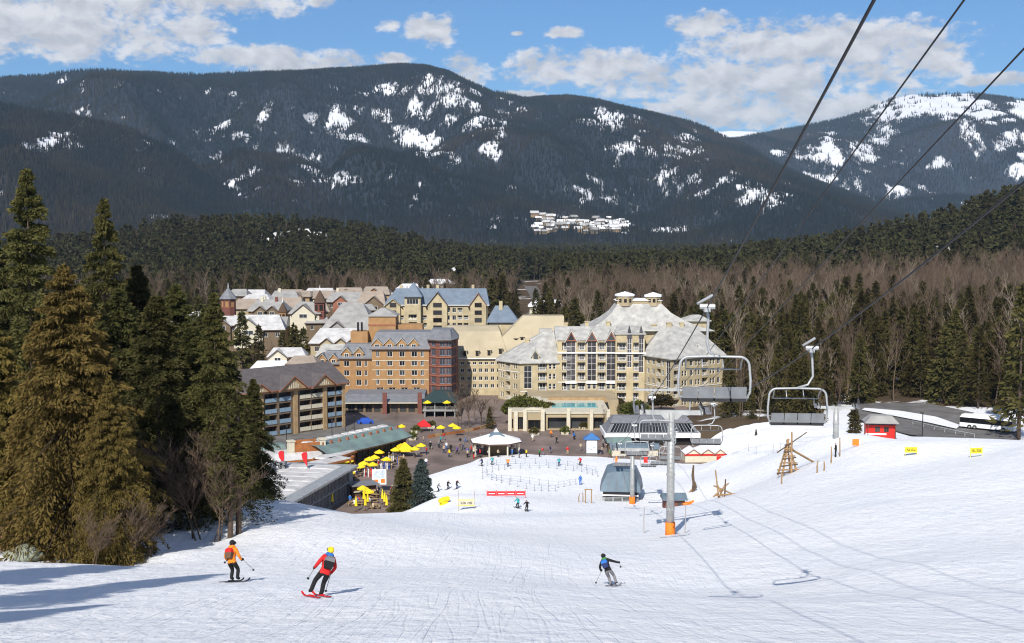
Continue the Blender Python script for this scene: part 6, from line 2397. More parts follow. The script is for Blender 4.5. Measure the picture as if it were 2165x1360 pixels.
# side deck and low rail with flags on it
for i, (px, py) in enumerate(((601, 990), (650, 993))):
    q = PZ(px, py, 5.2)
    fl = empty('feather_flag', (q.x, q.y, 5.2), 0.2, ['red feather flag on the snowy restaurant roof, the left of two', 'red feather flag on the snowy restaurant roof, the right of two'][i], 'flag')
    mb = MB()
    mb.tube([(0, 0, 0), (0, 0, 2.6), (-.15, 0, 3.1)], .03, 5)
    mb.build('pole', M['black'], fl)
    mb = MB()
    out = [(-.05, .0, .5), (-.85, .05, 1.9), (-1.0, .05, 2.6), (-.7, .03, 3.0), (-.15, 0, 3.05), (-.03, 0, 2.6)]
    mb.poly(out)
    mb.poly([(p[0], p[1] + .02, p[2]) for p in out][::-1])
    mb.build('banner', M['red'], fl)

# ---- teal roofed terrace building and the timber wing beside it
k0, k1 = PZ(692, 960, 3.2), PZ(858, 921, 3.2)
kd = (k1 - k0).xy.normalized()
KL = (k1 - k0).xy.length
teal = empty('teal_roof_building', (k0.x, k0.y, 0), math.atan2(kd.y, kd.x), 'long low building with a bowed teal copper roof and snow along its edge', 'building')
mb = MB()
face(teal, mb, (0, 0), (KL, 0), -.5, 3.1, [('w', .9 + 1.9 * k, 1.6, .2, 2.4) for k in range(int(KL / 1.9))], frame='fascia_dark')
mb.box(0.1, .5, -.5, KL, 6.5, 3.1)
mb.build('wall', M['fascia_dark'], teal)
mb = MB()
n = 14
rows_ = []
for k in range(n + 1):
    t_ = k / n
    x = -0.8 + (KL + 1.6) * t_
    bow = 1.6 * math.sin(math.pi * t_)
    rows_.append([(x, -1.2 - bow * .6, 3.1), (x, 2.2 - bow * .3, 4.6), (x, 5.2, 4.8), (x, 7.2, 4.2)])
for a, b_ in zip(rows_[:-1], rows_[1:]):
    for i in range(3):
        mb.poly([a[i], b_[i], b_[i + 1], a[i + 1]], 0)
    mb.poly([(a[0][0], a[0][1], 2.85), (b_[0][0], b_[0][1], 2.85), b_[0], a[0]], 1)
    mb.poly([(a[0][0], a[0][1], 2.85), (a[3][0], a[3][1], 2.85), (b_[3][0], b_[3][1], 2.85), (b_[0][0], b_[0][1], 2.85)], 1)
mb.build('roof', [M['teal'], M['fascia_dark']], teal)
for k in range(11):
    t_ = (k + .5) / 11
    s = MB()
    x = -.5 + (KL + 1) * t_
    bow = 1.6 * math.sin(math.pi * t_)
    s.frustum(x - .9, 4.6, x + .9, 6.6, 4.75, x - .7, 4.9, x + .7, 6.2, 5.05)
    s.build('roof_snow', M['old_snow'], teal)
    v_ = MB()
    v_.box(x + .3, 2.0 - bow * .3, 4.5, x + .75, 2.4 - bow * .3, 5.15)
    v_.build('roof_vent', M['fascia'], teal)
wq = PZ(588, 968, 3.0)
wood = empty('timber_pavilion', (wq.x, wq.y, 0), math.atan2(kd.y, kd.x) * .45, 'orange timber building with stone chimneys and a snowy roof behind the flat restaurant', 'building')
mb = MB()
mb.box(0, 0, -.5, 13.5, 8, 2.4, 1)
mb.box(3.6, 1.2, 2.4, 8.6, 1.6, 5.2, 0)
mb.box(3.4, 4.0, 2.4, 8.8, 4.4, 5.4, 0)
mb.build('wall', [M['orange_wood'], M['fascia_dark']], wood)
mb = MB()
mb.frustum(-1, -1.6, 14.5, 8.6, 2.4, -.6, 1.1, 14, 5.5, 3.5, 0)
mb.build('roof', M['old_snow'], wood)
mb = MB()
mb.box(-1.1, -1.75, 2.15, 14.6, -1.605, 2.55)
mb.build('fascia', M['orange_wood'], wood)
for u in (3.0, 9.2):
    mb = MB()
    mb.box(u - .55, 1.0, -.5, u + .55, 2.4, 5.6, 0)
    mb.box(u - .7, .85, 5.6, u + .7, 2.55, 5.85, 0)
    mb.build('chimney', M['off_white'], wood)
mb = MB()
mb.frustum(-1.5, 5.5, 3.2, 9, 3.6, -1.2, 6, 3, 8.8, 4.4)
mb.build('side_roof', M['teal'], wood)
# timber beams of the open terrace roof
for i, (a, b_) in enumerate((((640, 990), (735, 965)), ((690, 972), (742, 950)))):
    p0, p1 = PZ(a[0], a[1], 3.0), PZ(b_[0], b_[1], 3.4)
    pg_ = empty('terrace_canopy', (p0.x, p0.y, 0), math.atan2(p1.y - p0.y, p1.x - p0.x), ['orange beamed snowy canopy beside the yellow umbrellas, the nearer one', 'orange beamed snowy canopy beside the yellow umbrellas, the farther one'][i], 'canopy')
    l_ = (p1.xy - p0.xy).length
    mb = MB()
    mb.frustum(0, -1, l_, 2.6, 3.0, .1, -.8, l_ - .1, 2.4, 3.3, 0)
    mb.build('roof_snow', M['old_snow'], pg_)
    mb = MB()
    mb.box(-.3, -1.2, 2.75, l_ + .3, -1.003, 3.15)
    mb.box(-.3, 2.603, 2.75, l_ + .3, 2.8, 3.15)
    mb.build('beam', M['orange_wood'], pg_)
    for u in (.3, l_ / 2, l_ - .3):
        mb = MB()
        mb.box(u - .12, -1.0, -.4, u + .12, -.8, 2.75)
        mb.build('post', M['orange_wood'], pg_)

# ---- small things round the lift base
def box_hut(px, py, Y, w_, d_, h, wall, roof, label, rz=0, name='hut', cat='hut', zr=.9, snow=False):
    x = X_at(px, Y)
    b = empty(name, (x, Y, ground_top(x, Y) - .1), rz, label, cat)
    m_ = MB()
    face(b, m_, (-w_ / 2, 0), (w_ / 2, 0), -.6, h, [('w', w_ * .3, w_ * .22, h * .35, h * .4), ('w', w_ * .7, w_ * .22, h * .35, h * .4)], depth=.1, frame='fascia_dark')
    facade(m_, (w_ / 2, 0), (w_ / 2, d_), -.6, h, [])
    facade(m_, (w_ / 2, d_), (-w_ / 2, d_), -.6, h, [])
    facade(m_, (-w_ / 2, d_), (-w_ / 2, 0), -.6, h, [])
    m_.build('wall', M[wall], b)
    r_ = MB()
    r_.frustum(-w_ / 2 - .35, -.5, w_ / 2 + .35, d_ + .4, h, -w_ / 2 - .35, d_ * .5, w_ / 2 + .35, d_ * .6, h + zr)
    r_.build('roof', M['snow_roof'] if snow else M[roof], b)
    return b


box_hut(1432, 1064, 178, 2.9, 2.6, 1.35, 'red_brick', 'hood', 'small red brown operator hut with a blue grey roof right of the tall tower', 0.05, zr=.75)
sh = empty('snowy_shed', (X_at(1495, 243), 243, ground_top(X_at(1495, 243), 243)), 0.05, 'low cream shed row with red trim and zigzag snowy gables right of the tall tower', 'shed')
m_ = MB()
m_.box(-4.0, 0, -.6, 4.2, 4, 1.5, 0)
m_.build('wall', M['off_white'], sh)
m_ = MB()
m_.box(-4.2, -.15, 1.35, 4.4, -.004, 1.7)
m_.build('trim', M['red_paint'], sh)
m_ = MB()
m_.box(2.3, -.1, -.3, 3.2, -.004, 1.2)
m_.build('door', M['red_paint'], sh)
for u, w_ in ((-2.4, 2.8), (0.5, 2.6), (3.0, 2.2)):
    gm = MB()
    gable(gm, u, w_, -.2, 4.2, 1.72, 2.6, 0, 1, .25, .12)
    gm.build('gable', [M['snow_roof'], M['off_white'], M['fascia']], sh)
for i, (px, py, lb) in enumerate(((1365, 978, 'red narrow door like board standing behind the shorter lift tower'),)):
    q = PZ(px, py, .6)
    m_ = MB()
    m_.box(-.38, -.05, -.3, .38, .05, 1.9)
    m_.box(-.42, -.07, 1.9, .42, .07, 2.0)
    o = m_.build('panel_sign', M['red_paint'], None, (q.x, q.y, ground_top(q.x, q.y)))
    tag(o, lb, 'sign')
q = PZ(1300, 962, .2)
low = box_hut(1345, 965, 250, 9.5, 3, 1.6, 'off_white', 'hood', 'low pale wall hut between the kiosk and the tall tower', 0, 'ticket_hut', 'hut')
bk = box_hut(1312, 945, 254, 4.6, 3.0, 2.2, 'brown', 'teal', 'small teal roofed hut in front of the left end of the glazed lift station', 0.1, 'ticket_hut', 'hut')
# blue roofed kiosk with white board
q = PZ(1251, 962, 0.05)
ks = empty('kiosk', (q.x, q.y, 0), 0.0, 'tall kiosk with a blue pyramid roof and a big white map board on the plaza', 'kiosk')
m_ = MB()
m_.box(-1.2, 0, 0, 1.2, 1.8, 3.3)
m_.build('body', M['slate'], ks)
m_ = MB()
m_.box(-1.05, -.07, .45, 1.05, -.004, 3.1)
bd_ = m_.build('map_board', M['white'], ks)
m_ = MB()
for (a, b_, c, d) in ((-.8, 1.2, -.5, 2.4), (-.3, 1.0, .1, 2.2), (.3, 1.4, .7, 2.6), (-.6, .75, .7, .82)):
    m_.poly([(a, -.075, b_), (c, -.075, b_), (c, -.075, d if d < 1 else b_ + .25), (a, -.075, d if d < 1 else b_ + .25)])
m_.build('map_print', M['pale_blue'], bd_)
m_ = MB()
m_.frustum(-1.7, -.6, 1.7, 2.4, 3.3, -.1, .8, .1, 1.0, 4.5)
m_.build('roof', M['blue_canvas'], ks)
# red cabin on the crest
rx_, ry_ = X_at(1868, 199), 199.0
rc = empty('ski_school_cabin', (rx_, ry_, hs(rx_, ry_) - .1), -0.15, 'red cabin with white stripe and broad grey canopy roof on the snow crest', 'cabin')
bz = Z_at(926, 199) - hs(rx_, ry_)
m_ = MB()
face(rc, m_, (-2.4, -1), (2.3, -1), bz, bz + 2.3, [('w', 1.8, .8, bz + 1.2, .9), ('w', 3.2, .8, bz + 1.2, .9)], depth=.1, frame='fascia_dark')
m_.box(-2.4, -.8, bz, 2.3, 1.4, bz + 2.3)
m_.build('wall', M['red_paint'], rc)
m_ = MB()
m_.box(-2.45, -1.08, bz + .75, .8, -1.004, bz + 1.0)
m_.build('stripe', M['white'], rc)
m_ = MB()
m_.frustum(-2.7, -2.2, 2.7, 2.0, bz + 2.75, -1.6, -.3, 1.8, 1.6, bz + 3.75)
m_.build('canopy_roof', M['grey_roof'], rc)
for u in (-2.2, 2.1):
    m_ = MB()
    m_.tube([(u, -1.9, bz), (u, -1.9, bz + 2.75)], .07, 6)
    m_.build('post', M['fascia_dark'], rc)
# bus on the road
bxx, byy = X_at(2098, 262), 262.0
bus = empty('bus', (bxx, byy, g(bxx, byy) + .24), R(-40), 'white and black coach parked on the asphalt road at the right', 'bus')
m_ = MB()
L_, W_, H_ = 11.5, 2.5, 3.1
m_.frustum(-L_ / 2, -W_ / 2, L_ / 2, W_ / 2, .4, -L_ / 2 + .05, -W_ / 2, L_ / 2 - .25, W_ / 2, 1.3, 0)
m_.frustum(-L_ / 2 + .05, -W_ / 2, L_ / 2 - .25, W_ / 2, 2.45, -L_ / 2 + .4, -W_ / 2 + .25, L_ / 2 - .8, W_ / 2 - .25, H_, 0)
m_.build('body', [M['white']], bus)
m_ = MB()
m_.frustum(-L_ / 2 + .07, -W_ / 2 + .02, L_ / 2 - .27, W_ / 2 - .02, 1.3, -L_ / 2 + .1, -W_ / 2 + .03, L_ / 2 - .5, W_ / 2 - .03, 2.45, 0)
m_.build('window_band', M['glass'], bus)
m_ = MB()
m_.box(-3, -.8, H_, 1.5, .8, H_ + .28)
m_.build('roof_unit', M['white_trim'], bus)
for xx in (-3.6, -2.5, 3.6):
    for s in (-1, 1):
        m_ = MB()
        m_.tube([(xx, s * (W_ / 2 - .25), .48), (xx, s * (W_ / 2 + .03), .48)], .48, 14)
        wh = m_.build('wheel', M['black'], bus)
        m_ = MB()
        m_.tube([(xx, s * (W_ / 2 + .032), .48), (xx, s * (W_ / 2 + .06), .48)], .22, 10)
        m_.build('hubcap', M['steel_light'], wh)
for s in (-.8, .8):
    m_ = MB()
    m_.box(L_ / 2 - .03, s - .25, .75, L_ / 2 + .03, s + .25, .95)
    m_.build('headlight', M['steel_light'], bus)
for xx in (-3.4, -1.4, .6, 2.6):
    m_ = MB()
    m_.box(xx - .05, -W_ / 2 - .01, 1.3, xx + .05, -W_ / 2 + .03, 2.45)
    m_.build('pillar', M['black'], bus)
# guard rail and lamp posts
for i, (px, py) in enumerate(((1950, 925), (1700, 960))[:1]):
    q = hit(px, py, 200, 300)
    lp = empty('street_lamp', (q.x, q.y, q.z), 0, 'dark lamp post beside the asphalt road behind the snow crest', 'street lamp')
    m_ = MB()
    m_.tube([(0, 0, -1), (0, 0, 4.8)], .09, 6)
    m_.build('post', M['black'], lp)
    m_ = MB()
    m_.box(-.5, -.15, 4.8, .15, .15, 4.95)
    m_.build('lamp_head', M['black'], lp)
for i, px in enumerate((606, 702, 749, 731)):
    py = (938, 925, 915, 912)[i]
    q = PZ(px, py, 0)
    lp = empty('street_lamp', (q.x, q.y, 0), 0, ['thin dark lamp post on the street, nearest to the left trees', 'thin dark lamp post in front of the lodge balconies', 'thin dark lamp post at the right corner of the lodge', 'thin dark lamp post under the right end of the lodge balconies'][i], 'street lamp')
    m_ = MB()
    m_.tube([(0, 0, -.2), (0, 0, 3.6)], .08, 6)
    m_.build('post', M['black'], lp)
    m_ = MB()
    m_.box(-.2, -.2, 3.6, .2, .2, 4.0)
    m_.build('lamp_head', M['glass'], lp)
rail = empty('guard_rail', (0, 0, 0), 0, 'long grey guard rail along the snowy edge of the asphalt road', 'guard rail')
pts = [Vector((*PZ(px, py, 4.2).xy, 0)) for px, py in ((1930, 893), (1975, 905), (2020, 916), (2060, 924))]
m_ = MB()
m_.tube([(p.x, p.y, g(p.x, p.y) + .95) for p in pts], .14, 5)
m_.build('beam', M['steel'], rail)
for p in pts + [pts[0].lerp(pts[1], .5), pts[1].lerp(pts[2], .5), pts[2].lerp(pts[3], .5)]:
    z = g(p.x, p.y)
    m_ = MB()
    m_.box(p.x - .07, p.y - .07, z - .3, p.x + .07, p.y + .07, z + .85)
    m_.build('post', M['steel'], rail)


# orange plank barrier along the far edge of the plaza
bar = empty('plank_barrier', (0, 0, 0), 0, 'low orange plank barrier curving along the far edge of the plaza', 'barrier')
bp3 = [PZ(a, b_, 0) for a, b_ in ((905, 926), (935, 921), (965, 917), (1000, 911), (1030, 903), (1048, 896))]
for p, q in zip(bp3[:-1], bp3[1:]):
    v_ = (q - p)
    n_ = max(1, int(v_.length / 2.2))
    for i in range(n_):
        a, b_ = p + v_ * (i / n_), p + v_ * ((i + .93) / n_)
        sd = Vector((-v_.y, v_.x, 0)).normalized() * .12
        m_ = MB()
        m_.prism([(a - sd).xy, (b_ - sd).xy, (b_ + sd).xy, (a + sd).xy], -.1, .55 + .12 * (i % 2))
        m_.build('plank', M['tan_wood'] if i % 3 else M['orange_wood'], bar)


# ---- signs on the snow
def stencil(mb, txt, x0, z0, w_, h, y, m=0):
    """block letters from bars"""
    SEG = {'S': 'abcde_', 'L': 'fgd', 'O': 'fgdcba', 'W': 'fgdcbm', 'F': 'fgab_'}
    G5 = {'S': ["111", "100", "111", "001", "111"], 'L': ["100", "100", "100", "100", "111"], 'O': ["111", "101", "101", "101", "111"], 'W': ["101", "101", "101", "111", "101"],
          'A': ["111", "101", "111", "101", "101"], 'M': ["101", "111", "111", "101", "101"], 'I': ["010", "010", "010", "010", "010"], 'Y': ["101", "101", "010", "010", "010"], 'Z': ["111", "001", "010", "100", "111"], 'N': ["111", "101", "101", "101", "101"], 'E': ["111", "100", "110", "100", "111"], 'F': ["111", "100", "110", "100", "100"]}
    n_ = len(txt)
    cw = w_ / n_
    for i, ch in enumerate(txt):
        if ch not in G5:
            continue
        for r_, row in enumerate(G5[ch]):
            for c_, b_ in enumerate(row):
                if b_ == '1':
                    a = x0 + cw * i + cw * .78 * c_ / 3
                    z = z0 + h * (4 - r_) / 5
                    mb.poly([(a, y, z), (a + cw * .27, y, z), (a + cw * .27, y, z + h / 5 * 1.02), (a, y, z + h / 5 * 1.02)], m)


def snow_sign(px, py, Y, w_, h, txt, label, rz=0, white=False, hi=.55):
    q_ = hits(px, py, 40)
    x, Y, z = q_
    e = empty('banner_sign', (x, Y, z), rz, label, 'sign')
    m_ = MB()
    m_.box(-w_ / 2, -.02, hi, w_ / 2, .02, hi + h)
    b = m_.build('banner', M['off_white'] if white else M['sign_yellow'], e)
    m_ = MB()
    stencil(m_, txt, -w_ * .36, hi + h * .26, w_ * .76, h * .48, -.026)
    m_.build('lettering', M['sign_black'], b)
    for s in (-1, 1):
        m_ = MB()
        m_.tube([(s * w_ / 2, 0, -.3), (s * w_ / 2, 0, hi + h + (.15 if not white else 1.4))], .03, 6)
        m_.build('pole', M['log'] if white else M['sign_yellow'], e)
    return e


snow_sign(1926, 964, 128, 1.35, .62, 'SLOW', 'yellow SLOW banner on two poles near the snow crest, left of two', 0.05, hi=.35)
snow_sign(2064, 966, 127, 1.3, .60, 'SLOW', 'yellow banner with dark letters near the right edge of the snow crest', 0.1, hi=.35)
sg = snow_sign(986, 1078, 166, 2.2, .75, 'SLOW ZONE', 'yellow edged white banner on thin poles in front of the spruce pair', 0.0, True)
m_ = MB()
for z in (.50, 1.31):
    m_.box(-1.12, -.035, z, 1.12, -.003, z + .10)
m_.build('edge_band', M['sign_yellow'], sg)
# red banner fence
q = hits(1070, 1050)
rfn = empty('banner_fence', (q.x, q.y, q.z), 0.02, 'red banner fence standing on the snow in front of the lift queue lanes', 'fence')
m_ = MB()
W_ = 82 * q.y / FPX
for k in range(4):
    a, b_ = -W_ / 2 + W_ * k / 4, -W_ / 2 + W_ * (k + 1) / 4
    m_ = MB()
    m_.box(a + .06, -.02, .15, b_ - .06, .02, .8)
    m_.build('banner', M['red'], rfn)
    m_ = MB()
    m_.box(a + .25, -.03, .38, b_ - .25, -.022, .5)
    m_.build('band', M['white'], rfn)
for k in range(5):
    m_ = MB()
    u = -W_ / 2 + W_ * k / 4
    m_.tube([(u, 0, -.3), (u, 0, 1.0)], .05, 6)
    m_.build('post', M['red'], rfn)
# queue lanes of rope and posts on the snow
lane = 0
for (pts) in ([(1028, 1000), (1080, 991), (1160, 990), (1230, 998), (1275, 1012)], [(1020, 1014), (1100, 1020), (1180, 1032), (1230, 1022)], [(1020, 1000), (1060, 1022), (1130, 1038), (1190, 1040)], [(1030, 985), (1110, 980), (1200, 986), (1280, 1004)]):
    lane += 1
    e = empty('rope_fence', (0, 0, 0), 0, ['thin rope fence of the lift queue, second row from the plaza', 'thin rope fence of the lift queue, third row from the plaza', 'thin rope fence of the lift queue, nearest to the red fence', 'thin rope fence of the lift queue, nearest to the plaza'][lane - 1], 'rope fence')
    P3 = []
    for a, b_ in zip(pts[:-1], pts[1:]):
        for k in range(4):
            t_ = k / 4
            P3.append(hits(a[0] + (b_[0] - a[0]) * t_, a[1] + (b_[1] - a[1]) * t_))
    pm_ = None
    for p in P3:
        if pm_ is None:
            m_ = MB()
            m_.tube([(0, 0, -.2), (0, 0, 1.05)], .035, 5)
            m_.frustum(-.16, -.16, .16, .16, -.05, -.1, -.1, .1, .1, .08)
            pm_ = m_.mesh('post', M['slate'])
        add('post', pm_, e, p)
    m_ = MB()
    m_.tube([p + Vector((0, 0, .95)) for p in P3], .018, 4)
    m_.tube([p + Vector((0, 0, .5)) for p in P3], .018, 4)
    m_.build('rope', M['pale_blue'], e)


# ---- log structures
def log(mb, a, b_, r_=.1, m=0):
    mb.tube([a, b_], [r_, r_ * .85], 7, m)


q = hits(1665, 1003, 120)
tp = empty('log_tower', (q.x, q.y, q.z), 0.3, 'tall tapering tower of crossed weathered logs with a long pole ramp', 'log structure')
for i, (a, b_) in enumerate([((-1.1, -.6, -.2), (.1, 0, 4.4)), ((1.1, -.6, -.2), (-.1, 0, 4.4)), ((-.9, .8, -.2), (.1, .1, 4.2)), ((.9, .8, -.2), (-.1, .1, 4.2)), ((0, -.9, -.2), (0.5, 0, 5.2))]):
    m_ = MB()
    log(m_, a, b_, .13)
    m_.build('log', M['log'], tp)
for k in range(9):
    z = .3 + .42 * k
    w_ = 1.15 * (1 - z / 5.2) + (.5 if k < 2 else 0)
    m_ = MB()
    log(m_, (-w_ - .2, -.62 + z * .12, z), (w_ + .2, -.62 + z * .12, z + .12 * (-1) ** k), .1)
    m_.build('log', M['log'] if k % 2 else M['log_dark'], tp)
m_ = MB()
log(m_, (.3, 0, 3.2), (4.4, .8, 1.0), .12)
log(m_, (.3, .5, 3.2), (4.4, 1.3, 1.0), .12)
m_.build('ramp_pole', M['log'], tp)
m_ = MB()
log(m_, (-1.6, -.2, 2.8), (2.8, .4, 5.0), .08)
m_.build('log', M['log_dark'], tp)
q = hits(1525, 1052, 120)
lp_ = empty('log_pile', (q.x, q.y, q.z), 0, 'leaning bundle of logs on the snow right of the tall lift tower', 'log structure')
for a, b_ in [((-.3, 0, -.2), (-.7, .2, 3.3)), ((.4, .1, -.2), (.5, .1, 2.2)), ((-1, -.2, .1), (.9, .2, 1.7)), ((-.9, .2, 1.4), (1.6, 0, .3)), ((-.2, .3, 0), (.4, 0, 1.5)), ((-.8, -.3, .3), (2.0, -.2, .5)), ((.2, -.2, 0), (-.5, .3, 1.6))]:
    m_ = MB()
    log(m_, a, b_, .10)
    m_.build('log', M['log'] if a[0] < .3 else M['log_dark'], lp_)
q = hits(1465, 1040, 120)
tl = empty('log_post', (q.x, q.y, q.z), 0, 'dark crooked log post standing on the snow beside the operator hut', 'log structure')
m_ = MB()
m_.tube([(0, 0, -.3), (.1, 0, 1.4), (-.05, 0, 2.6), (.05, 0, 4.2)], [.24, .2, .22, .12], 8)
m_.build('log', M['log_dark'], tl)
m_ = MB()
m_.tube([(.1, 0, .3), (.5, 0, .7), (.3, 0, 1.6)], [.2, .16, .08], 7)
m_.build('log', M['log_dark'], tl)
m_ = MB()
m_.tube([(-.6, 0, -.2), (.2, 0, .8)], .12, 6)
m_.build('log', M['log'], tl)
q = hits(1244, 1064, 120)
fr = empty('log_gate', (q.x, q.y, q.z), 0, 'wooden door shaped log frame standing on the snow left of the lift terminal', 'log structure')
for a, b_ in [((-.45, 0, -.2), (-.45, 0, 2.1)), ((.45, 0, -.2), (.45, 0, 2.1)), ((-.6, 0, 2.05), (.6, 0, 2.05))]:
    m_ = MB()
    log(m_, a, b_, .09)
    m_.build('log', M['log'], fr)
POSTS = [(1224, 1062, 1.3, 'short wooden post left of the log frame, outermost'), (1232, 1062, 1.5, 'short wooden post left of the log frame, second'), (1728, 1000, 1.4, 'short wooden post right of the log tower'), (1742, 996, 1.1, 'shorter leaning wooden post right of the log tower'), (1776, 966, 2.3, 'tall wooden post beside the skier near the log tower'), (1757, 980, 2.0, 'orange brown crooked post in front of the tall wooden post'),
         (1652, 1024, 1.4, 'lone wooden stake below the log tower'), (1650, 950, 1.6, 'thin marker post left of the log tower'), (1634, 958, 1.4, 'thin marker post left of the log tower, farther left'), (1582, 955, 1.6, 'thin marker post on the snow near the little fir'), (1362, 1128, 2.4, 'thin pole left of the orange tower pad'), (1448, 1128, 2.6, 'thin pole right of the orange tower pad'), (1598, 962, 1.4, 'thin marker post below the little fir')]
for px, py, h, lb in POSTS:
    q = hits(px, py, 60)
    m_ = MB()
    m_.tube([(0, 0, -.3), (.04 * (px % 3 - 1), 0, h * .5), (0.06 * (px % 5 - 2), 0, h)], [.10 if h < 2.2 and 'wood' in lb else .05, .08 if 'wood' in lb else .045, .06 if 'wood' in lb else .04], 6)
    o = m_.build('wooden_post' if 'thin' not in lb else 'marker_post', M['log'] if 'thin' not in lb else M['grey_roof'], None, q)
    tag(o, lb, 'post')
q = hits(1809, 944, 100)
m_ = MB()
m_.box(-.4, -.03, .1, .4, .03, .9)
o = m_.build('orange_board', M['orange_pad'], None, q)
tag(o, 'small orange square board on the snow below the lift tower by the road', 'sign')
q = hits(940, 1066, 100)
gun = empty('snow_gun', (q.x, q.y, q.z), .4, 'yellow padded snow gun lying at the snow edge right of the spruces', 'snow gun')
m_ = MB()
m_.tube([(-.9, 0, .45), (-.3, 0, .6), (.7, .1, .75)], [.3, .42, .36], 10)
m_.build('cover', M['yellow'], gun)
m_ = MB()
m_.frustum(-.7, -.5, .7, .5, -.2, -.4, -.3, .4, .3, .35)
m_.build('base', M['yellow'], gun)
q = hits(1453, 1068, 120)
m_ = MB()
m_.tube([(-.5, 0, .1), (-.1, 0, .2), (.3, .2, .16), (.8, .3, .45)], [.14, .22, .2, .12], 8)
o = m_.build('orange_netting', M['orange_pad'], None, q)
tag(o, 'roll of orange netting lying on the snow beside the operator hut', 'netting')
# boulder and cut plank wall at the left edge
q = hits(50, 1182, 40)
rb = np.random.default_rng(4)
m_ = MB()
m_.ball((0, 0, .2), (1.15, .8, .62), 0, 16, 10)
m_.v = [(v[0] * (1 + .14 * math.sin(v[2] * 5 + v[1] * 3)), v[1] * (1 + .1 * math.sin(v[0] * 4)), v[2] * (1 + .12 * math.sin(v[0] * 3 + 1))) for v in m_.v]
o = m_.build('boulder', M['stone'], None, q, smooth=True)
tag(o, 'pale greenish boulder on the snow at the foot of the cedar', 'boulder')
q = hits(4, 1165, 40)
rw = empty('retaining_wall', (q.x, q.y, q.z), .2, 'low pale timber retaining wall cut off by the left edge of the photo', 'wall')
for k in range(5):
    m_ = MB()
    m_.box(-4, -.1 + .02 * (k % 2), .36 * k - .2, .45 - .06 * k, .25, .36 * k + .14)
    m_.build('plank', M['log'], rw)
# ------------------------------------------------------------------ umbrellas, tents, tables
def umbrella_parts():
    e = empty('umbrella', (0, 0, 0))
    m_ = MB()
    m_.tube([(0, 0, 0), (0, 0, 2.6)], .04, 6)
    m_.frustum(-.3, -.3, .3, .3, 0, -.25, -.25, .25, .25, .1)
    m_.build('pole', M['fascia_dark'], e)
    m_ = MB()
    rg = [(1.35 * math.cos(a), 1.35 * math.sin(a), 2.05) for a in np.arange(8) * math.pi / 4]
    lo_ = [(1.35 * math.cos(a), 1.35 * math.sin(a), 1.88) for a in np.arange(8) * math.pi / 4]
    m_.cone(rg, (0, 0, 2.65), 0, False)
    m_.cone([(p[0], p[1], p[2] - .03) for p in rg], (0, 0, 2.6), 0, False)
    for i in range(8):
        j = (i + 1) % 8
        m_.poly([lo_[i], lo_[j], rg[j], rg[i]])
    m_.build('canopy', M['yellow'], e)
    return e


def closed_umbrella():
    e = empty('closed_umbrella', (0, 0, 0))
    m_ = MB()
    m_.tube([(0, 0, 0), (0, 0, 2.7)], .04, 6)
    m_.frustum(-.3, -.3, .3, .3, 0, -.25, -.25, .25, .25, .1)
    m_.build('pole', M['fascia_dark'], e)
    m_ = MB()
    m_.tube([(0, 0, .95), (0, 0, 1.3), (0, 0, 1.9), (0, 0, 2.6)], [.26, .22, .16, .04], 8)
    m_.build('canopy', M['yellow'], e)
    return e


def on_plaza(px, py, z=0.0):
    q = PZ(px, py, z)
    return Vector((q.x, q.y, max(hs(q.x, q.y), 0.0)))


UMB, CUMB = umbrella_parts(), closed_umbrella()
OPEN_U = [(802, 953, 'highest yellow umbrella of the terrace row, left of the big yellow tent'), (792, 964, 'yellow umbrella second from the top of the terrace row'), (781, 968, 'yellow umbrella in the middle of the terrace row'), (769, 977, 'bright yellow umbrella just below the middle of the terrace row'), (725, 978, 'yellow umbrella at the left end of the terrace beside the orange beams'), (737, 971, 'yellow umbrella half behind the leftmost one of the terrace'),
          (817, 968, 'orange yellow umbrella right of the terrace row'), (788, 979, 'yellow umbrella right below the terrace row, partly behind people'), (836, 948, 'yellow umbrella just left of the big yellow tent'), (848, 940, 'small yellow umbrella above the big yellow tent'), (877, 946, 'yellow umbrella right of the big yellow tent'), (890, 939, 'rightmost yellow umbrella of the terrace at the plaza edge'),
          (740, 996, 'yellow umbrella by the corner of the glass restaurant side'), (767, 1029, 'pale yellow umbrella on the lower terrace, upper of two'), (779, 1036, 'pale yellow umbrella on the lower terrace, lower of two'), (761, 983, 'yellow umbrella squeezed between the terrace row and the restaurant corner'), (849, 899, 'single yellow umbrella behind the teal roof'),
          (904, 872, 'yellow umbrella on the dark terrace balcony, left of two'), (945, 871, 'yellow umbrella on the dark terrace balcony, right of two'), (932, 901, 'yellow umbrella on the ground below the dark terrace, left of three'), (957, 897, 'yellow umbrella on the ground below the dark terrace, middle of three'), (966, 902, 'yellow umbrella on the ground below the dark terrace, right of three')]
for i, (px, py, lb) in enumerate(OPEN_U):
    c = UMB if i == 0 else copy_tree(UMB)
    if py < 880:
        q = P(px, py + 14, 304.2)
        q.z = 1.82
        q.y = 304.4
    else:
        q = on_plaza(px, py, 2.2)
        q.z = max(hs(q.x, q.y), 0)
    c.location = q
    c.rotation_euler = (0, 0, i * .7)
    c.scale = (.78, .78, .92)
    tag(c, lb, 'umbrella', 'yellow umbrellas')
CLOSED_U = [(769, 1066, 'uppermost left closed yellow umbrella on the lower terrace'), (778, 1072, 'closed yellow umbrella between two others on the lower terrace'), (809, 1066, 'closed yellow umbrella below the picture board, left one'), (813, 1072, 'closed yellow umbrella below the picture board, right one'), (773, 1080, 'front closed yellow umbrella at the snow edge'), (818, 1080, 'front closed yellow umbrella right of the picture board'), (702, 1072, 'closed yellow umbrella beside the restaurant glass'), (854, 1074, 'closed yellow umbrella left of the spruces'), (753, 1082, 'closed yellow umbrella at the foot of the snow bank')]
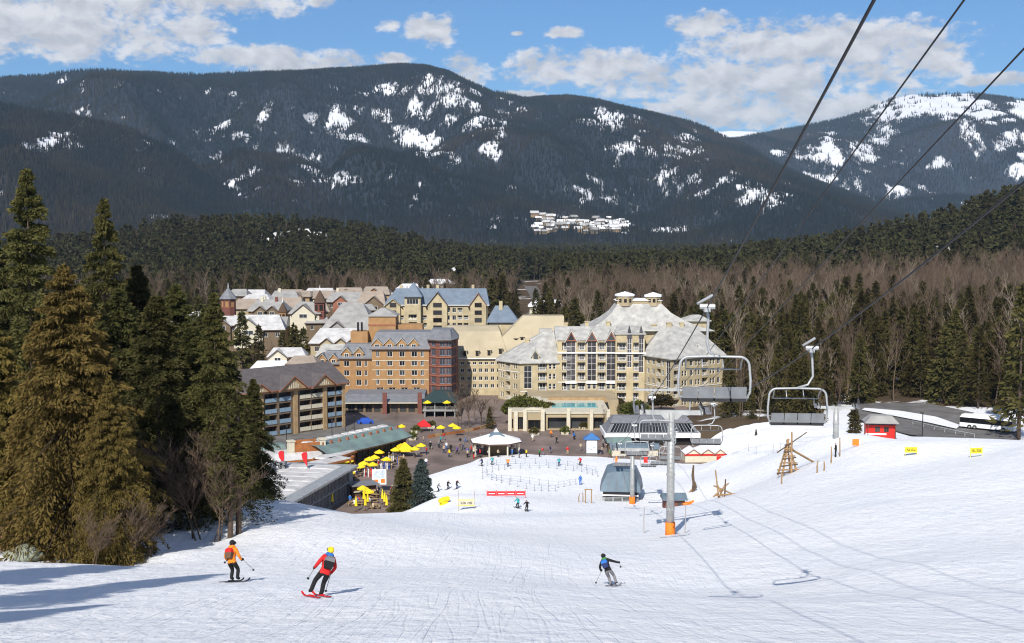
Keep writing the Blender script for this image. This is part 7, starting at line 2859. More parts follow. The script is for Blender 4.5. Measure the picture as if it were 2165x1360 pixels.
for i, (px, py, lb) in enumerate(CLOSED_U):
    c = CUMB if i == 0 else copy_tree(CUMB)
    q = on_plaza(px, py)
    c.location = q
    c.rotation_euler = (0, 0.03 * (-1) ** i, i)
    tag(c, lb, 'umbrella', 'closed yellow umbrellas')


def tent(px, py, mt_, label, w_=3.0, h=2.0, top=1.3, name='tent'):
    q = on_plaza(px, py)
    e = empty(name, q, .2, label, 'tent')
    m_ = MB()
    m_.frustum(-w_ / 2, -w_ / 2, w_ / 2, w_ / 2, h, -.1, -.1, .1, .1, h + top, 0, bottom=False)
    m_.frustum(-w_ / 2, -w_ / 2, w_ / 2, w_ / 2, h - .3, -w_ / 2, -w_ / 2, w_ / 2, w_ / 2, h, 0, bottom=False)
    m_.build('canopy', M[mt_], e)
    for a in (-1, 1):
        for b_ in (-1, 1):
            m_ = MB()
            m_.tube([(a * (w_ / 2 - .05), b_ * (w_ / 2 - .05), 0), (a * (w_ / 2 - .05), b_ * (w_ / 2 - .05), h - .3)], .04, 5)
            m_.build('leg', M['steel_light'], e)
    return e


tent(856, 965, 'yellow', 'big yellow pop up tent in the middle of the umbrellas', 3.4, 1.5, 1.4)
tent(896, 912, 'red', 'red pop up tent at the far edge of the plaza', 3.0, 1.5, 1.2)
q = on_plaza(772, 896)
e = empty('covered_car', q, .3, 'car under a royal blue cover in front of the shop arcade', 'car')
m_ = MB()
m_.frustum(-1.9, -.85, 1.9, .85, .1, -1.85, -.8, 1.85, .8, .8, 0)
m_.frustum(-1.3, -.78, 1.4, .78, .8, -.8, -.6, .9, .6, 1.4, 0)
m_.build('body', M['royal'], e)
for a in (-1.2, 1.2):
    for b_ in (-.8, .8):
        m_ = MB()
        m_.tube([(a, b_ - .1, .3), (a, b_ + .1, .3)], .3, 10)
        m_.build('wheel', M['black'], e)
# picture board on a post
q = on_plaza(802, 1040)
e = empty('picture_board', q, 0.05, 'square white picture board with an orange patch on a post between the terraces', 'sign')
m_ = MB()
m_.box(-1.25, -.06, 1.3, 1.25, .06, 4.0)
m_.build('board', M['white'], e)
m_ = MB()
m_.poly([(-1.1, -.066, 2.4), (1.1, -.066, 2.4), (1.1, -.066, 3.85), (-1.1, -.066, 3.85)], 0)
m_.poly([(-.9, -.068, 1.75), (-.2, -.068, 1.75), (-.2, -.068, 2.2), (-.9, -.068, 2.2)], 1)
m_.poly([(.3, -.068, 1.6), (1.0, -.068, 1.6), (1.0, -.068, 2.3), (.3, -.068, 2.3)], 1)
m_.build('print', [mat('print_blue', (.55, .62, .74), .5, .3, 1.2), M['orange_pad']], e)
m_ = MB()
m_.box(-.2, -.05, -.2, .2, .05, 1.3)
m_.build('post', M['slate'], e)


def table_mesh():
    m_ = MB()
    for k in range(4):
        m_.box(-.9, -.4 + .205 * k, .7, .9, -.4 + .205 * k + .185, .75)
    m_.box(-.9, -.85, .4, .9, -.6, .45)
    m_.box(-.9, .6, .4, .9, .85, .45)
    for s in (-.65, .65):
        m_.box(s - .04, -.8, .32, s + .04, .8, .4)
        m_.frustum(s - .04, -.6, s + .04, -.5, 0, s - .04, -.3, s + .04, -.2, .7)
        m_.frustum(s - .04, .5, s + .04, .6, 0, s - .04, .2, s + .04, .3, .7)
    return m_.mesh('picnic_table', M['tan_wood'])


TM = table_mesh()
tr = random.Random(9)
TAB = []
for k in range(34):
    if k < 20:
        t_ = tr.random()
        px, py = 735 + 120 * t_ + tr.uniform(-12, 30), 1002 - 42 * t_ + tr.uniform(-4, 16)
    else:
        px, py = tr.uniform(745, 862), tr.uniform(1040, 1076)
    q = on_plaza(px, py)
    o = add('picnic_table', TM, None, q, (0, 0, tr.uniform(0, 3)))
    tag(o, 'wooden picnic table with two benches among the ' + ('yellow terrace umbrellas' if k < 20 else 'closed umbrellas of the lower terrace'), 'table', 'picnic tables ' + ('upper terrace' if k < 20 else 'lower terrace'))
    TAB.append((q, k))

# ski racks crowded with skis and the little bar on the lower terrace
for i, (px, py, lb) in enumerate(((797, 1000, 'ski rack full of skis above the picture board'), (812, 992, 'ski rack full of skis nearest to the spruces'), (783, 1008, 'ski rack full of skis by the restaurant corner'), (828, 982, 'ski rack full of skis below the big yellow tent'), (845, 1052, 'ski rack on the lower terrace beside the spruces'), (1020, 958, 'ski rack in front of the pavilion'))):
    q = on_plaza(px, py)
    e = empty('ski_rack', q, tr.uniform(-.4, .6), lb, 'ski rack')
    m_ = MB()
    for s in (-1.4, 1.4):
        m_.box(s - .04, -.3, 0, s + .04, -.22, 1.0)
        m_.box(s - .04, .22, 0, s + .04, .3, 1.0)
    m_.box(-1.45, -.3, .96, 1.45, -.22, 1.04)
    m_.box(-1.45, .22, .96, 1.45, .3, 1.04)
    m_.build('rail', M['tan_wood'], e)
    for k in range(10):
        m_ = MB()
        u = -1.3 + .28 * k + tr.uniform(-.05, .05)
        m_.frustum(u - .05, -.5, u + .05, -.47, 0, u - .05 + tr.uniform(-.08, .08), -.22, u + .05 + tr.uniform(-.02, .02), -.19, tr.uniform(1.55, 1.85))
        m_.build('ski', M[tr.choice(['white', 'black', 'red', 'royal', 'white', 'slate'])], e)
q = on_plaza(770, 1050)
bh = empty('bar_hut', q, .45, 'low dark bar hut with a flat dark roof on the lower terrace', 'hut')
m_ = MB()
m_.box(-2.2, 0, 0, 2.2, 2.4, 2.0)
m_.build('wall', M['fascia_dark'], bh)
m_ = MB()
m_.box(-2.6, -.8, 2.0, 2.6, 2.8, 2.2)
m_.build('roof', M['slate'], bh)
m_ = MB()
m_.box(-2.0, -.35, .9, 2.0, -.004, 1.05)
m_.build('counter', M['off_white'], bh)
for k, (px, py) in enumerate(((912, 905), (880, 915), (1130, 920), (1195, 918), (1235, 908), (870, 930))):
    q = on_plaza(px, py)
    e = empty('planter', q, k, ['planter bush left of the red tent side', 'planter bush behind the right yellow umbrellas', 'planter bush before the arched entrance front', 'planter bush between entrance piers', 'planter bush by the right dark opening', 'planter bush at the end of the teal roof'][k], 'planter')
    m_ = MB()
    m_.frustum(-.8, -.8, .8, .8, 0, -.9, -.9, .9, .9, .6)
    m_.build('box', M['off_white'], e)
    add('foliage', leaf_ball('planter', 300, .9, .9, .7, M['hedge_leaf' if k % 2 else 'fir_leaf'], k), e, (0, 0, .5))

# ------------------------------------------------------------------ people
PEOPLE_COL = {
    'red': (.55, .02, .02), 'teal': (.03, .30, .32), 'black': (.012, .012, .014), 'white': (.75, .75, .75), 'yellow': (.8, .58, .02), 'purple': (.13, .06, .28), 'orange': (.80, .22, .02),
    'navy': (.02, .03, .10), 'grey': (.17, .17, .18), 'blue': (.03, .14, .45), 'green': (.05, .20, .06), 'brown': (.12, .07, .04), 'pink': (.65, .15, .25), 'beige': (.45, .36, .24)}
CM = {k: mat('cloth_' + k, v, .85, .12, 6.0) for k, v in PEOPLE_COL.items()}
SKIN = mat('skin', (.50, .28, .19), .6, .06, 4.0)


def figure(name, J, subdiv=1, scale=1.0):
    """one continuous body grown round a skeleton; materials: 0 jacket 1 trousers 2 skin 3 head covering 4 boots and gloves"""
    names = list(J)
    idx = {n: i for i, n in enumerate(names)}
    bones = [('pelvis', 'spine', 0), ('spine', 'chest', 0), ('chest', 'neck', 0), ('neck', 'head', 2), ('head', 'crown', 3),
             ('chest', 'shoulder_l', 0), ('shoulder_l', 'elbow_l', 0), ('elbow_l', 'wrist_l', 0), ('wrist_l', 'hand_l', 4),
             ('chest', 'shoulder_r', 0), ('shoulder_r', 'elbow_r', 0), ('elbow_r', 'wrist_r', 0), ('wrist_r', 'hand_r', 4),
             ('pelvis', 'hip_l', 1), ('hip_l', 'knee_l', 1), ('knee_l', 'ankle_l', 1), ('ankle_l', 'toe_l', 4),
             ('pelvis', 'hip_r', 1), ('hip_r', 'knee_r', 1), ('knee_r', 'ankle_r', 1), ('ankle_r', 'toe_r', 4)]
    rad = {'pelvis': (.165, .125), 'spine': (.16, .12), 'chest': (.185, .13), 'neck': (.07, .07), 'head': (.095, .105), 'crown': (.08, .09),
           'shoulder': (.095, .09), 'elbow': (.068, .068), 'wrist': (.055, .055), 'hand': (.045, .05), 'hip': (.115, .115), 'knee': (.085, .085), 'ankle': (.075, .08), 'toe': (.06, .055)}
    me = D.meshes.new('skeleton')
    me.from_pydata([J[n] for n in names], [(idx[a], idx[b]) for a, b, m in bones], [])
    ob = D.objects.new('skeleton', me)
    COL.objects.link(ob)
    md = ob.modifiers.new('skin', 'SKIN')
    md.use_smooth_shade = True
    for n in names:
        sv = me.skin_vertices[0].data[idx[n]]
        sv.radius = rad[n.split('_')[0]]
        sv.use_root = n == 'pelvis'
    sb = ob.modifiers.new('sub', 'SUBSURF')
    sb.levels = sb.render_levels = subdiv
    dg = bpy.context.evaluated_depsgraph_get()
    out = D.meshes.new_from_object(ob.evaluated_get(dg))
    out.name = name
    D.objects.remove(ob)
    D.meshes.remove(me)
    seg = [(Vector(J[a]), Vector(J[b]), m) for a, b, m in bones]
    mi = []
    for p in out.polygons:
        c = p.center
        best, bm = 9, 0
        for a, b, m in seg:
            d = b - a
            t_ = max(0, min(1, (c - a).dot(d) / max(d.length_squared, 1e-6)))
            q = (c - a - d * t_).length
            # the jacket hangs over the hips
            if m in (0, 1) and min((a - Vector(J['pelvis'])).length, (b - Vector(J['pelvis'])).length) < .2 and abs(c.x) < .19:
                m = 0 if c.z > J['pelvis'][2] - .05 else 1
            if q < best:
                best, bm = q, m
        mi.append(bm)
    out.materials.clear()
    for _ in range(5):
        out.materials.append(SKIN)
    out.polygons.foreach_set('material_index', mi)
    out.polygons.foreach_set('use_smooth', [True] * len(mi))
    return out


def pose(**kw):
    J = {'pelvis': (0, 0, .96), 'spine': (0, .01, 1.12), 'chest': (0, .02, 1.32), 'neck': (0, .03, 1.49), 'head': (0, .05, 1.60), 'crown': (0, .06, 1.70)}
    half = {'shoulder': (.17, .01, 1.42), 'elbow': (.27, -.01, 1.15), 'wrist': (.27, .12, .94), 'hand': (.26, .17, .87), 'hip': (.10, 0, .90), 'knee': (.11, .04, .50), 'ankle': (.12, -.02, .11), 'toe': (.13, .14, .06)}
    for k, v in half.items():
        J[k + '_l'] = (-v[0], v[1], v[2])
        J[k + '_r'] = v
    J.update(kw)
    return J


POSES = {
    'standing': figure('person_standing', pose()),
    'walking': figure('person_walking', pose(knee_l=(-.10, .20, .53), ankle_l=(-.10, .27, .12), toe_l=(-.10, .43, .10), knee_r=(.10, .02, .50), ankle_r=(.11, -.30, .14), toe_r=(.11, -.18, .05), wrist_l=(-.25, -.10, .95), hand_l=(-.24, -.1, .87), wrist_r=(.25, .28, 1.02), hand_r=(.23, .34, .99))),
    'seated': figure('person_seated', pose(pelvis=(0, 0, .52), spine=(0, .0, .70), chest=(0, .04, .92), neck=(0, .06, 1.08), head=(0, .08, 1.19), crown=(0, .09, 1.29), shoulder_l=(-.17, .03, 1.0), shoulder_r=(.17, .03, 1.0), elbow_l=(-.26, .14, .78), elbow_r=(.26, .14, .78), wrist_l=(-.16, .36, .76), wrist_r=(.16, .36, .76), hand_l=(-.12, .43, .76), hand_r=(.12, .43, .76),
                                               hip_l=(-.1, .02, .50), hip_r=(.1, .02, .50), knee_l=(-.13, .44, .52), knee_r=(.13, .44, .52), ankle_l=(-.13, .42, .10), ankle_r=(.13, .42, .10), toe_l=(-.13, .57, .05), toe_r=(.13, .57, .05))),
    'skiing': figure('person_skiing', pose(pelvis=(0, -.14, .84), spine=(0, -.04, 1.0), chest=(0, .10, 1.18), neck=(0, .18, 1.33), head=(0, .22, 1.43), crown=(0, .24, 1.53), shoulder_l=(-.18, .12, 1.27), shoulder_r=(.18, .12, 1.27), elbow_l=(-.36, .16, 1.02), elbow_r=(.36, .16, 1.02), wrist_l=(-.38, .38, .98), wrist_r=(.38, .38, .98), hand_l=(-.38, .45, .97), hand_r=(.38, .45, .97),
                                              hip_l=(-.10, -.13, .80), hip_r=(.10, -.13, .80), knee_l=(-.13, .17, .48), knee_r=(.13, .17, .48), ankle_l=(-.13, -.02, .14), ankle_r=(.13, -.02, .14), toe_l=(-.13, .15, .08), toe_r=(.13, .15, .08))),
}


def person(loc, rz, pos_, jc, tc, hc, label, group=None, boots='black', scale=1.0):
    o = add('person', POSES[pos_], None, loc, (0, 0, rz), scale)
    for i, m_ in enumerate((CM[jc], CM[tc], SKIN, CM[hc], CM[boots])):
        o.material_slots[i].link = 'OBJECT'
        o.material_slots[i].material = m_
    tag(o, label, 'person', group)
    return o


ski_mb = MB()
ski_pts = [(-.85, 0.0, 0.01), (.6, 0, .01), (.78, 0, .06), (.88, 0, .14)]
for a, b_ in zip(ski_pts[:-1], ski_pts[1:]):
    w0, w1 = (.045, .045) if a[0] < .5 else (.05, .03)
    ski_mb.frustum(0, 0, 0, 0, 0, 0, 0, 0, 0, 0) if False else None
    ski_mb.poly([(-w0, a[0], a[2] + .02), (w0, a[0], a[2] + .02), (w1, b_[0], b_[2] + .02), (-w1, b_[0], b_[2] + .02)])
    ski_mb.poly([(-w0, a[0], a[2]), (-w1, b_[0], b_[2]), (w1, b_[0], b_[2]), (w0, a[0], a[2])])
    for s in (-1, 1):
        ski_mb.poly([(s * w0, a[0], a[2]), (s * w1, b_[0], b_[2]), (s * w1, b_[0], b_[2] + .02), (s * w0, a[0], a[2] + .02)])
ski_mb.box(-.04, -.2, .03, .04, .18, .07)
SKI = ski_mb.mesh('ski', CM['black'])

PLAZA = [  # px, py of the feet, pose, jacket, trousers, head, facing, where
    (932, 938, 'walking', 'teal', 'black', 'black', 2.0, 'walking on the plaza near the red tent'), (944, 951, 'walking', 'white', 'blue', 'grey', 2.4, 'walking on the plaza behind another'), (950, 967, 'walking', 'yellow', 'navy', 'yellow', 2.2, 'walking on the open plaza left of the pavilion'),
    (973, 941, 'standing', 'black', 'grey', 'black', .5, 'standing on the plaza left of the pavilion'), (967, 961, 'walking', 'purple', 'black', 'purple', 1.0, 'walking towards the pavilion'), (1002, 970, 'standing', 'black', 'red', 'white', 1, 'standing at the left post of the pavilion'),
    (1015, 967, 'standing', 'red', 'black', 'red', 2, 'standing under the left edge of the pavilion'), (1041, 983, 'skiing', 'teal', 'black', 'black', .3, 'sliding on the snow in front of the pavilion'), (1019, 986, 'skiing', 'navy', 'black', 'black', .8, 'sliding on snow lower left of the pavilion'),
    (1074, 987, 'skiing', 'orange', 'black', 'white', 0, 'sliding on the snow right below the pavilion'), (1098, 968, 'standing', 'navy', 'grey', 'blue', 1, 'standing at the right post of the pavilion'), (1113, 967, 'standing', 'yellow', 'black', 'black', 2, 'standing right of the pavilion'),
    (1141, 966, 'standing', 'green', 'black', 'black', 1, 'standing between pavilion and kiosk'), (1147, 963, 'walking', 'red', 'grey', 'brown', 4, 'walking between pavilion and kiosk'), (1126, 934, 'walking', 'white', 'beige', 'white', 3, 'walking before the cream entrance building'),
    (1165, 925, 'standing', 'orange', 'brown', 'brown', 3, 'standing at the dark entrance openings'), (1200, 961, 'standing', 'red', 'beige', 'black', 0, 'standing left of the tall kiosk'), (1182, 985, 'skiing', 'teal', 'navy', 'grey', 0, 'sliding in the upper lift queue lane'),
    (1227, 984, 'skiing', 'red', 'black', 'black', .4, 'sliding in the queue lane below the kiosk'), (1227, 1026, 'standing', 'blue', 'blue', 'navy', 0, 'alone in the lanes left of the terminal'), (1177, 938, 'walking', 'black', 'black', 'orange', 2, 'walking on the upper plaza left of the kiosk'),
    (1215, 924, 'standing', 'grey', 'black', 'black', 2, 'standing by the entrance building pier'), (947, 1035, 'skiing', 'black', 'black', 'black', 5.6, 'sliding near the spruces, left of two'), (966, 1034, 'skiing', 'black', 'navy', 'red', 5.6, 'sliding near the spruces, right of two'),
    (926, 1040, 'skiing', 'grey', 'black', 'black', 5, 'sliding close beside the spruces'), (1273, 961, 'standing', 'beige', 'navy', 'black', 1, 'standing right of the tall kiosk'), (1283, 956, 'standing', 'brown', 'grey', 'white', 1, 'standing behind the right side of the kiosk'),
    (1303, 983, 'standing', 'orange', 'orange', 'orange', 0, 'standing above the lift terminal hood'), (884, 962, 'walking', 'beige', 'grey', 'brown', 3, 'walking at the plaza edge above the spruces'), (901, 986, 'walking', 'white', 'navy', 'black', 3, 'walking close above the spruces'),
    (1033, 966, 'standing', 'white', 'navy', 'grey', 1, 'standing inside the pavilion'), (1053, 967, 'standing', 'beige', 'black', 'black', 4, 'standing in front of the pavilion kiosk'), (1083, 967, 'standing', 'blue', 'grey', 'white', 2, 'standing inside the right part of the pavilion'), (1290, 968, 'walking', 'green', 'brown', 'beige', 1, 'walking beside the ticket hut'),
    (1767, 967, 'standing', 'black', 'black', 'grey', 1.5, 'standing by the tall wooden post'),
    (1095, 1075, 'skiing', 'teal', 'black', 'teal', .6, 'skiing across the slope below the red fence'), (1114, 1082, 'skiing', 'black', 'black', 'black', .2, 'skiing close behind another below the red fence'),
    (985, 935, 'walking', 'grey', 'blue', 'black', 2, 'walking behind the pavilion'), (910, 950, 'walking', 'navy', 'beige', 'white', 4, 'walking along the left edge of the plaza'), (1010, 945, 'standing', 'green', 'navy', 'grey', 4, 'standing behind the left side of the pavilion'),
]
for k, (px, py, ps, jc, tc_, hc, rz, where) in enumerate(PLAZA):
    q = on_plaza(px, py) if py < 960 or px < 905 else hits(px, py, 60)
    if q.z < 0:
        q = on_plaza(px, py)
    lb = 'person in %s jacket and %s trousers %s' % (jc, tc_, where)
    person(q, rz, ps, jc, tc_, hc, lb, 'people on the plaza and lift base')
    if ps == 'skiing':
        for s in (-.13, .13):
            o = add('ski', SKI, None, q + Vector((s * math.cos(rz), s * math.sin(rz), .01)), (0, 0, rz))
            tag(o, '%s ski of the person in %s jacket %s' % ('left' if s < 0 else 'right', jc, ' '.join(where.split()[:8])), 'ski', 'skis of the distant skiers')
combos = [(a, b_, c) for a in ('black', 'grey', 'navy', 'red', 'white', 'beige', 'blue', 'brown') for b_ in ('black', 'navy', 'grey') for c in ('black', 'white', 'brown', 'red')]
tr.shuffle(combos)
ci = 0
for (q, k) in TAB:
    for j in range(2):
        if tr.random() < .2:
            continue
        a, b_, c = combos[ci % len(combos)]
        ci += 1
        s = 1 if j else -1
        rzt = None
        for o in ():
            pass
        an = tr.uniform(0, 6.28)
        seated = tr.random() < .6
        d = Vector((math.cos(an), math.sin(an), 0)) * (.95 if seated else 1.5)
        face_a = an + math.pi / 2 if seated else tr.uniform(0, 6.28)
        person(q + d, face_a, 'seated' if seated else 'standing', a, b_, c, 'person in %s jacket, %s trousers and %s hat %s on the %s terrace' % (a, b_, c, 'seated' if seated else 'standing', 'upper' if k < 20 else 'lower'), 'people on the terraces')

pr_ = random.Random(64)
spots = []
while len(spots) < 34:
    px, py = (pr_.uniform(895, 1290), pr_.uniform(916, 962)) if len(spots) < 24 else (pr_.uniform(985, 1115), pr_.uniform(952, 968))
    q = PZ(px, py, 0)
    if hs(q.x, q.y) > .02 or (1075 < px and py < 922) or any((q - o_).length < 1.0 for o_ in spots) or (py > 985 - .12 * (px - 900) and px < 1000):
        continue
    spots.append(q)
    a, b_, c = combos[ci % len(combos)]
    ci += 1
    person(Vector((q.x, q.y, 0)), pr_.uniform(0, 6.28), 'walking' if pr_.random() < .6 else 'standing', a, b_, c, 'person in %s jacket, %s trousers and %s hat %s' % (a, b_, c, 'strolling on the open plaza' if len(spots) <= 24 else 'in the crowd round the pavilion'), 'people on the plaza and lift base')

# ------------------------------------------------------------------ the three skiers in front
def glove(name, parent, c, d, mt_):
    """closed hand round a pole: palm, four curled fingers and a thumb"""
    m_ = MB()
    m_.ball((c[0], c[1], c[2]), (.045, .055, .05), 0, 10, 7)
    for k in range(4):
        z = c[2] + .036 - .024 * k
        m_.tube([(c[0] - .02, c[1] + .045, z), (c[0] + .02, c[1] + .085 - .004 * abs(k - 1), z), (c[0] + .05, c[1] + .07, z), (c[0] + .045, c[1] + .03, z)], [.014, .013, .012, .010], 6)
    m_.tube([(c[0] + .02, c[1] - .02, c[2] + .05), (c[0] + .05, c[1] + .02, c[2] + .06), (c[0] + .045, c[1] + .055, c[2] + .05)], [.016, .014, .011], 6)
    return m_.build(name, mt_, parent, smooth=True)


def skier(px, py, rz, lean, J, jc, tc_, hc, pack, pack_low, label, short, ski_c, pole_tips, scale=1.0, goggle=True, ski_rz=None, pitch=0.0, hood=None):
    q = hits(px, py, 30)
    body = figure('person', J, 2)
    for i, m_ in enumerate((CM[jc], CM[tc_], SKIN, CM[hc], CM['black'])):
        body.materials[i] = m_
    o = add('person', body, None, q + Vector((0, 0, .05)))
    Rm = Matrix.Rotation(rz, 4, 'Z') @ Matrix.Rotation(lean, 4, 'Y') @ Matrix.Rotation(pitch, 4, 'X')
    o.rotation_mode = 'QUATERNION'
    o.rotation_quaternion = Rm.to_quaternion()
    o.scale = (scale,) * 3
    tag(o, label, 'person')
    hd, cr = Vector(J['head']), Vector(J['crown'])
    m_ = MB()
    c = hd.lerp(cr, .55)
    m_.ball((c.x, c.y - .005, c.z + .02), (.115, .135, .125), 0, 14, 9)
    he = m_.build('helmet', CM[hc], o, smooth=True)
    m_ = MB()
    m_.box(c.x - .10, c.y + .085, c.z - .05, c.x + .10, c.y + .14, c.z + .04)
    m_.build('goggles', M['black'], o)
    m_ = MB()
    m_.tube([(c.x, c.y + .10, c.z - .06), (c.x, c.y + .135, c.z - .09)], [.015, .02], 6)
    m_.build('nose', SKIN, o)
    if hood:
        m_ = MB()
        n_ = Vector(J['neck'])
        m_.ball((n_.x, n_.y - .03, n_.z + .02), (.16, .15, .10), 0, 12, 7)
        m_.build('collar', CM[hood], o, smooth=True)
    ch, sp = Vector(J['chest']), Vector(J['spine'])
    up = (ch - sp).normalized()
    bk = Vector((0, -1, 0)) - up * (-up.y)
    bk.normalize()
    # rucksack: a thing of its own carried on the back
    m_ = MB()
    pc_ = sp.lerp(ch, .75) + bk * .20
    for (t0_, t1_, w0, w1, d0, d1, mi) in ((-.26, -.02, .13, .165, .07, .10, 1), (-.02, .11, .165, .15, .10, .09, 0), (.11, .17, .15, .09, .09, .05, 0)):
        a0_, a1_ = pc_ + up * t0_, pc_ + up * t1_
        lo4 = [a0_ + Vector((sx_ * w0, 0, 0)) + bk * (sy_ * d0) for sx_, sy_ in ((-1, 1), (1, 1), (1, -1), (-1, -1))]
        hi4 = [a1_ + Vector((sx_ * w1, 0, 0)) + bk * (sy_ * d1) for sx_, sy_ in ((-1, 1), (1, 1), (1, -1), (-1, -1))]
        m_.poly(lo4[::-1], mi)
        m_.poly(hi4, mi)
        for i in range(4):
            j = (i + 1) % 4
            m_.poly([lo4[i], lo4[j], hi4[j], hi4[i]], mi)
    bp_ = m_.build('backpack', [CM[pack], CM[pack_low]], None, o.location)
    bp_.rotation_mode = 'QUATERNION'
    bp_.rotation_quaternion = o.rotation_quaternion
    bp_.scale = o.scale
    tag(bp_, '%s and %s rucksack on the back of the %s' % (pack, pack_low, short), 'backpack')
    st = MB()
    for s in (-1, 1):
        sh_ = Vector(J['shoulder_l' if s < 0 else 'shoulder_r'])
        st.tube([pc_ + up * .2 + Vector((s * .1, 0, 0)) - bk * .04, sh_.lerp(ch, .35) + Vector((0, 0, .1)), sp + Vector((s * .15, .12, 0))], .018, 5)
    st.build('strap', CM[pack_low], bp_)
    # gloves closed round the pole grips
    W = o.matrix_basis if False else (Matrix.Translation(o.location) @ o.rotation_quaternion.to_matrix().to_4x4() @ Matrix.Scale(scale, 4))
    for s, nm in ((-1, 'l'), (1, 'r')):
        h_ = Vector(J['hand_' + nm])
        glove('glove', o, h_, None, CM['black'])
        a = W @ (h_ + Vector((.03, .05, .09)))
        tip = pole_tips[0 if s < 0 else 1]
        if tip is None:
            continue
        b_ = hits(tip[0], tip[1], 30) if isinstance(tip, tuple) else W @ tip
        hw = W @ (h_ + Vector((.03, .05, 0)))
        dv = (b_ - hw).normalized()
        m_ = MB()
        m_.tube([hw - dv * .10, hw + dv * .06], .02, 6, 1)
        m_.tube([hw + dv * .06, hw + dv * min((b_ - hw).length, 1.15)], .011, 6, 0)
        ed = hw + dv * min((b_ - hw).length - .06, 1.09)
        m_.tube([ed - dv * .012, ed + dv * .012], .05, 10, 1)
        p_ = m_.build('ski_pole', [CM['grey'], CM['black']], None)
        tag(p_, 'thin ski pole in the %s hand of the %s' % ('left' if s < 0 else 'right', short), 'ski pole')
    for s, nm in ((-1, 'l'), (1, 'r')):
        a = W @ Vector(J['ankle_' + nm])
        z = hs(a.x, a.y)
        r_ = rz if ski_rz is None else ski_rz
        gx_, gy_ = hs(a.x - math.sin(r_) * .6, a.y + math.cos(r_) * .6), hs(a.x + math.sin(r_) * .6, a.y - math.cos(r_) * .6)
        k_ = add('ski', SKI, None, (a.x, a.y, (gx_ + gy_) / 2 + .03), (math.atan2(gx_ - gy_, 1.2), 0, r_))
        k_.material_slots[0].link = 'OBJECT'
        k_.material_slots[0].material = CM[ski_c]
        tag(k_, '%s ski under the %s boot of the %s' % (ski_c, 'left' if s < 0 else 'right', short), 'ski')
    return o


SK = dict(pelvis=(0, -.10, .88), spine=(0, -.03, 1.05), chest=(0, .06, 1.25), neck=(0, .12, 1.42), head=(0, .15, 1.53), crown=(0, .17, 1.63), shoulder_l=(-.185, .08, 1.35), shoulder_r=(.185, .08, 1.35),
          hip_l=(-.11, -.09, .84), hip_r=(.11, -.09, .84), knee_l=(-.14, .14, .48), knee_r=(.14, .14, .48), ankle_l=(-.15, -.02, .14), ankle_r=(.15, -.02, .14), toe_l=(-.15, .14, .09), toe_r=(.15, .14, .09))
JO = pose(**{**SK, 'elbow_l': (-.34, .02, 1.10), 'wrist_l': (-.40, .16, .92), 'hand_l': (-.41, .22, .88), 'elbow_r': (.33, .0, 1.12), 'wrist_r': (.34, .14, .90), 'hand_r': (.33, .2, .86), 'hip_l': (-.10, -.09, .84)})
skier(497, 1232, -0.35, -0.13, JO, 'orange', 'black', 'black', 'red', 'brown', 'skier in an orange jacket with a red rucksack, farthest left on the snow', 'skier in orange', 'black', [(444, 1216), Vector((.5, .75, .25))], 1.06, ski_rz=-0.45, hood='orange')
JR = pose(**{**SK, 'elbow_l': (-.32, .0, 1.08), 'wrist_l': (-.33, .16, .90), 'hand_l': (-.33, .22, .86), 'elbow_r': (.31, -.02, 1.10), 'wrist_r': (.28, .12, .88), 'hand_r': (.27, .18, .84), 'ankle_l': (-.24, -.04, .14), 'toe_l': (-.24, .12, .09), 'knee_l': (-.18, .12, .48)})
skier(668, 1263, 0.35, 0.36, JR, 'red', 'black', 'yellow', 'grey', 'black', 'skier in a red jacket and yellow helmet leaning right, middle of the left pair', 'skier in red', 'red', [(634, 1251), Vector((.42, .5, .1))], 1.07, ski_rz=0.55, hood='blue')
JB = pose(**{**SK, 'elbow_l': (-.38, .10, 1.12), 'wrist_l': (-.44, .24, .92), 'hand_l': (-.45, .30, .88), 'elbow_r': (.40, .10, 1.18), 'wrist_r': (.56, .26, 1.02), 'hand_r': (.59, .31, .98)})
skier(1299, 1240, -0.25, -0.40, JB, 'black', 'grey', 'black', 'blue', 'navy', 'skier in black with a blue rucksack carving alone in the middle of the slope', 'skier in black', 'grey', [(1257, 1239), (1320, 1226)], 1.0, ski_rz=-0.4, hood='green')

# ------------------------------------------------------------------ trees round the plaza
ft = random.Random(21)
for k in range(46):
    px = ft.uniform(1535, 1840)
    Y = ft.uniform(270, 322) if px < 1760 else ft.uniform(300, 322)
    x = X_at(px, Y)
    bare = ft.random() < .5
    w_ = ft.randint(0, 2)
    s_ = ft.uniform(.3, .85)
    T = (MIDB if bare else MIDC)[w_]
    tree_at(T[0], T[1], (x, Y, g(x, Y) - .2), 'leafless brown tree at the foot of the forest under the lift chairs' if bare else 'dark conifer at the foot of the forest under the lift chairs', s_, k, 'bare_tree' if bare else 'conifer_tree', 'bare trees under the lift chairs' if bare else 'conifers under the lift chairs', 'branches' if bare else 'crown')
BUSHY = bare_tree('bushy_bare', 12, 58, M['bare_bark'], 4, 0.6, 4, 0.2, 2.2, 0.7)
for (px, Y, topy, lb) in ((968, 290, 838, 'dense brown leafless tree close to the dark terrace'), (992, 288, 822, 'dense brown leafless tree in the middle of the clump by the terrace'), (1018, 292, 832, 'dense brown leafless tree of the clump nearest the entrance building'), (1040, 300, 850, 'dense brown leafless tree at the left corner of the cream hotel')):
    x = X_at(px, Y)
    z = ground_top(x, Y)
    e = tree_at(BUSHY[0], BUSHY[1], (x, Y, z - .1), lb, (Z_at(topy, Y) - z) / 11.0, px, 'bare_tree', None, 'branches')
vt = random.Random(41)
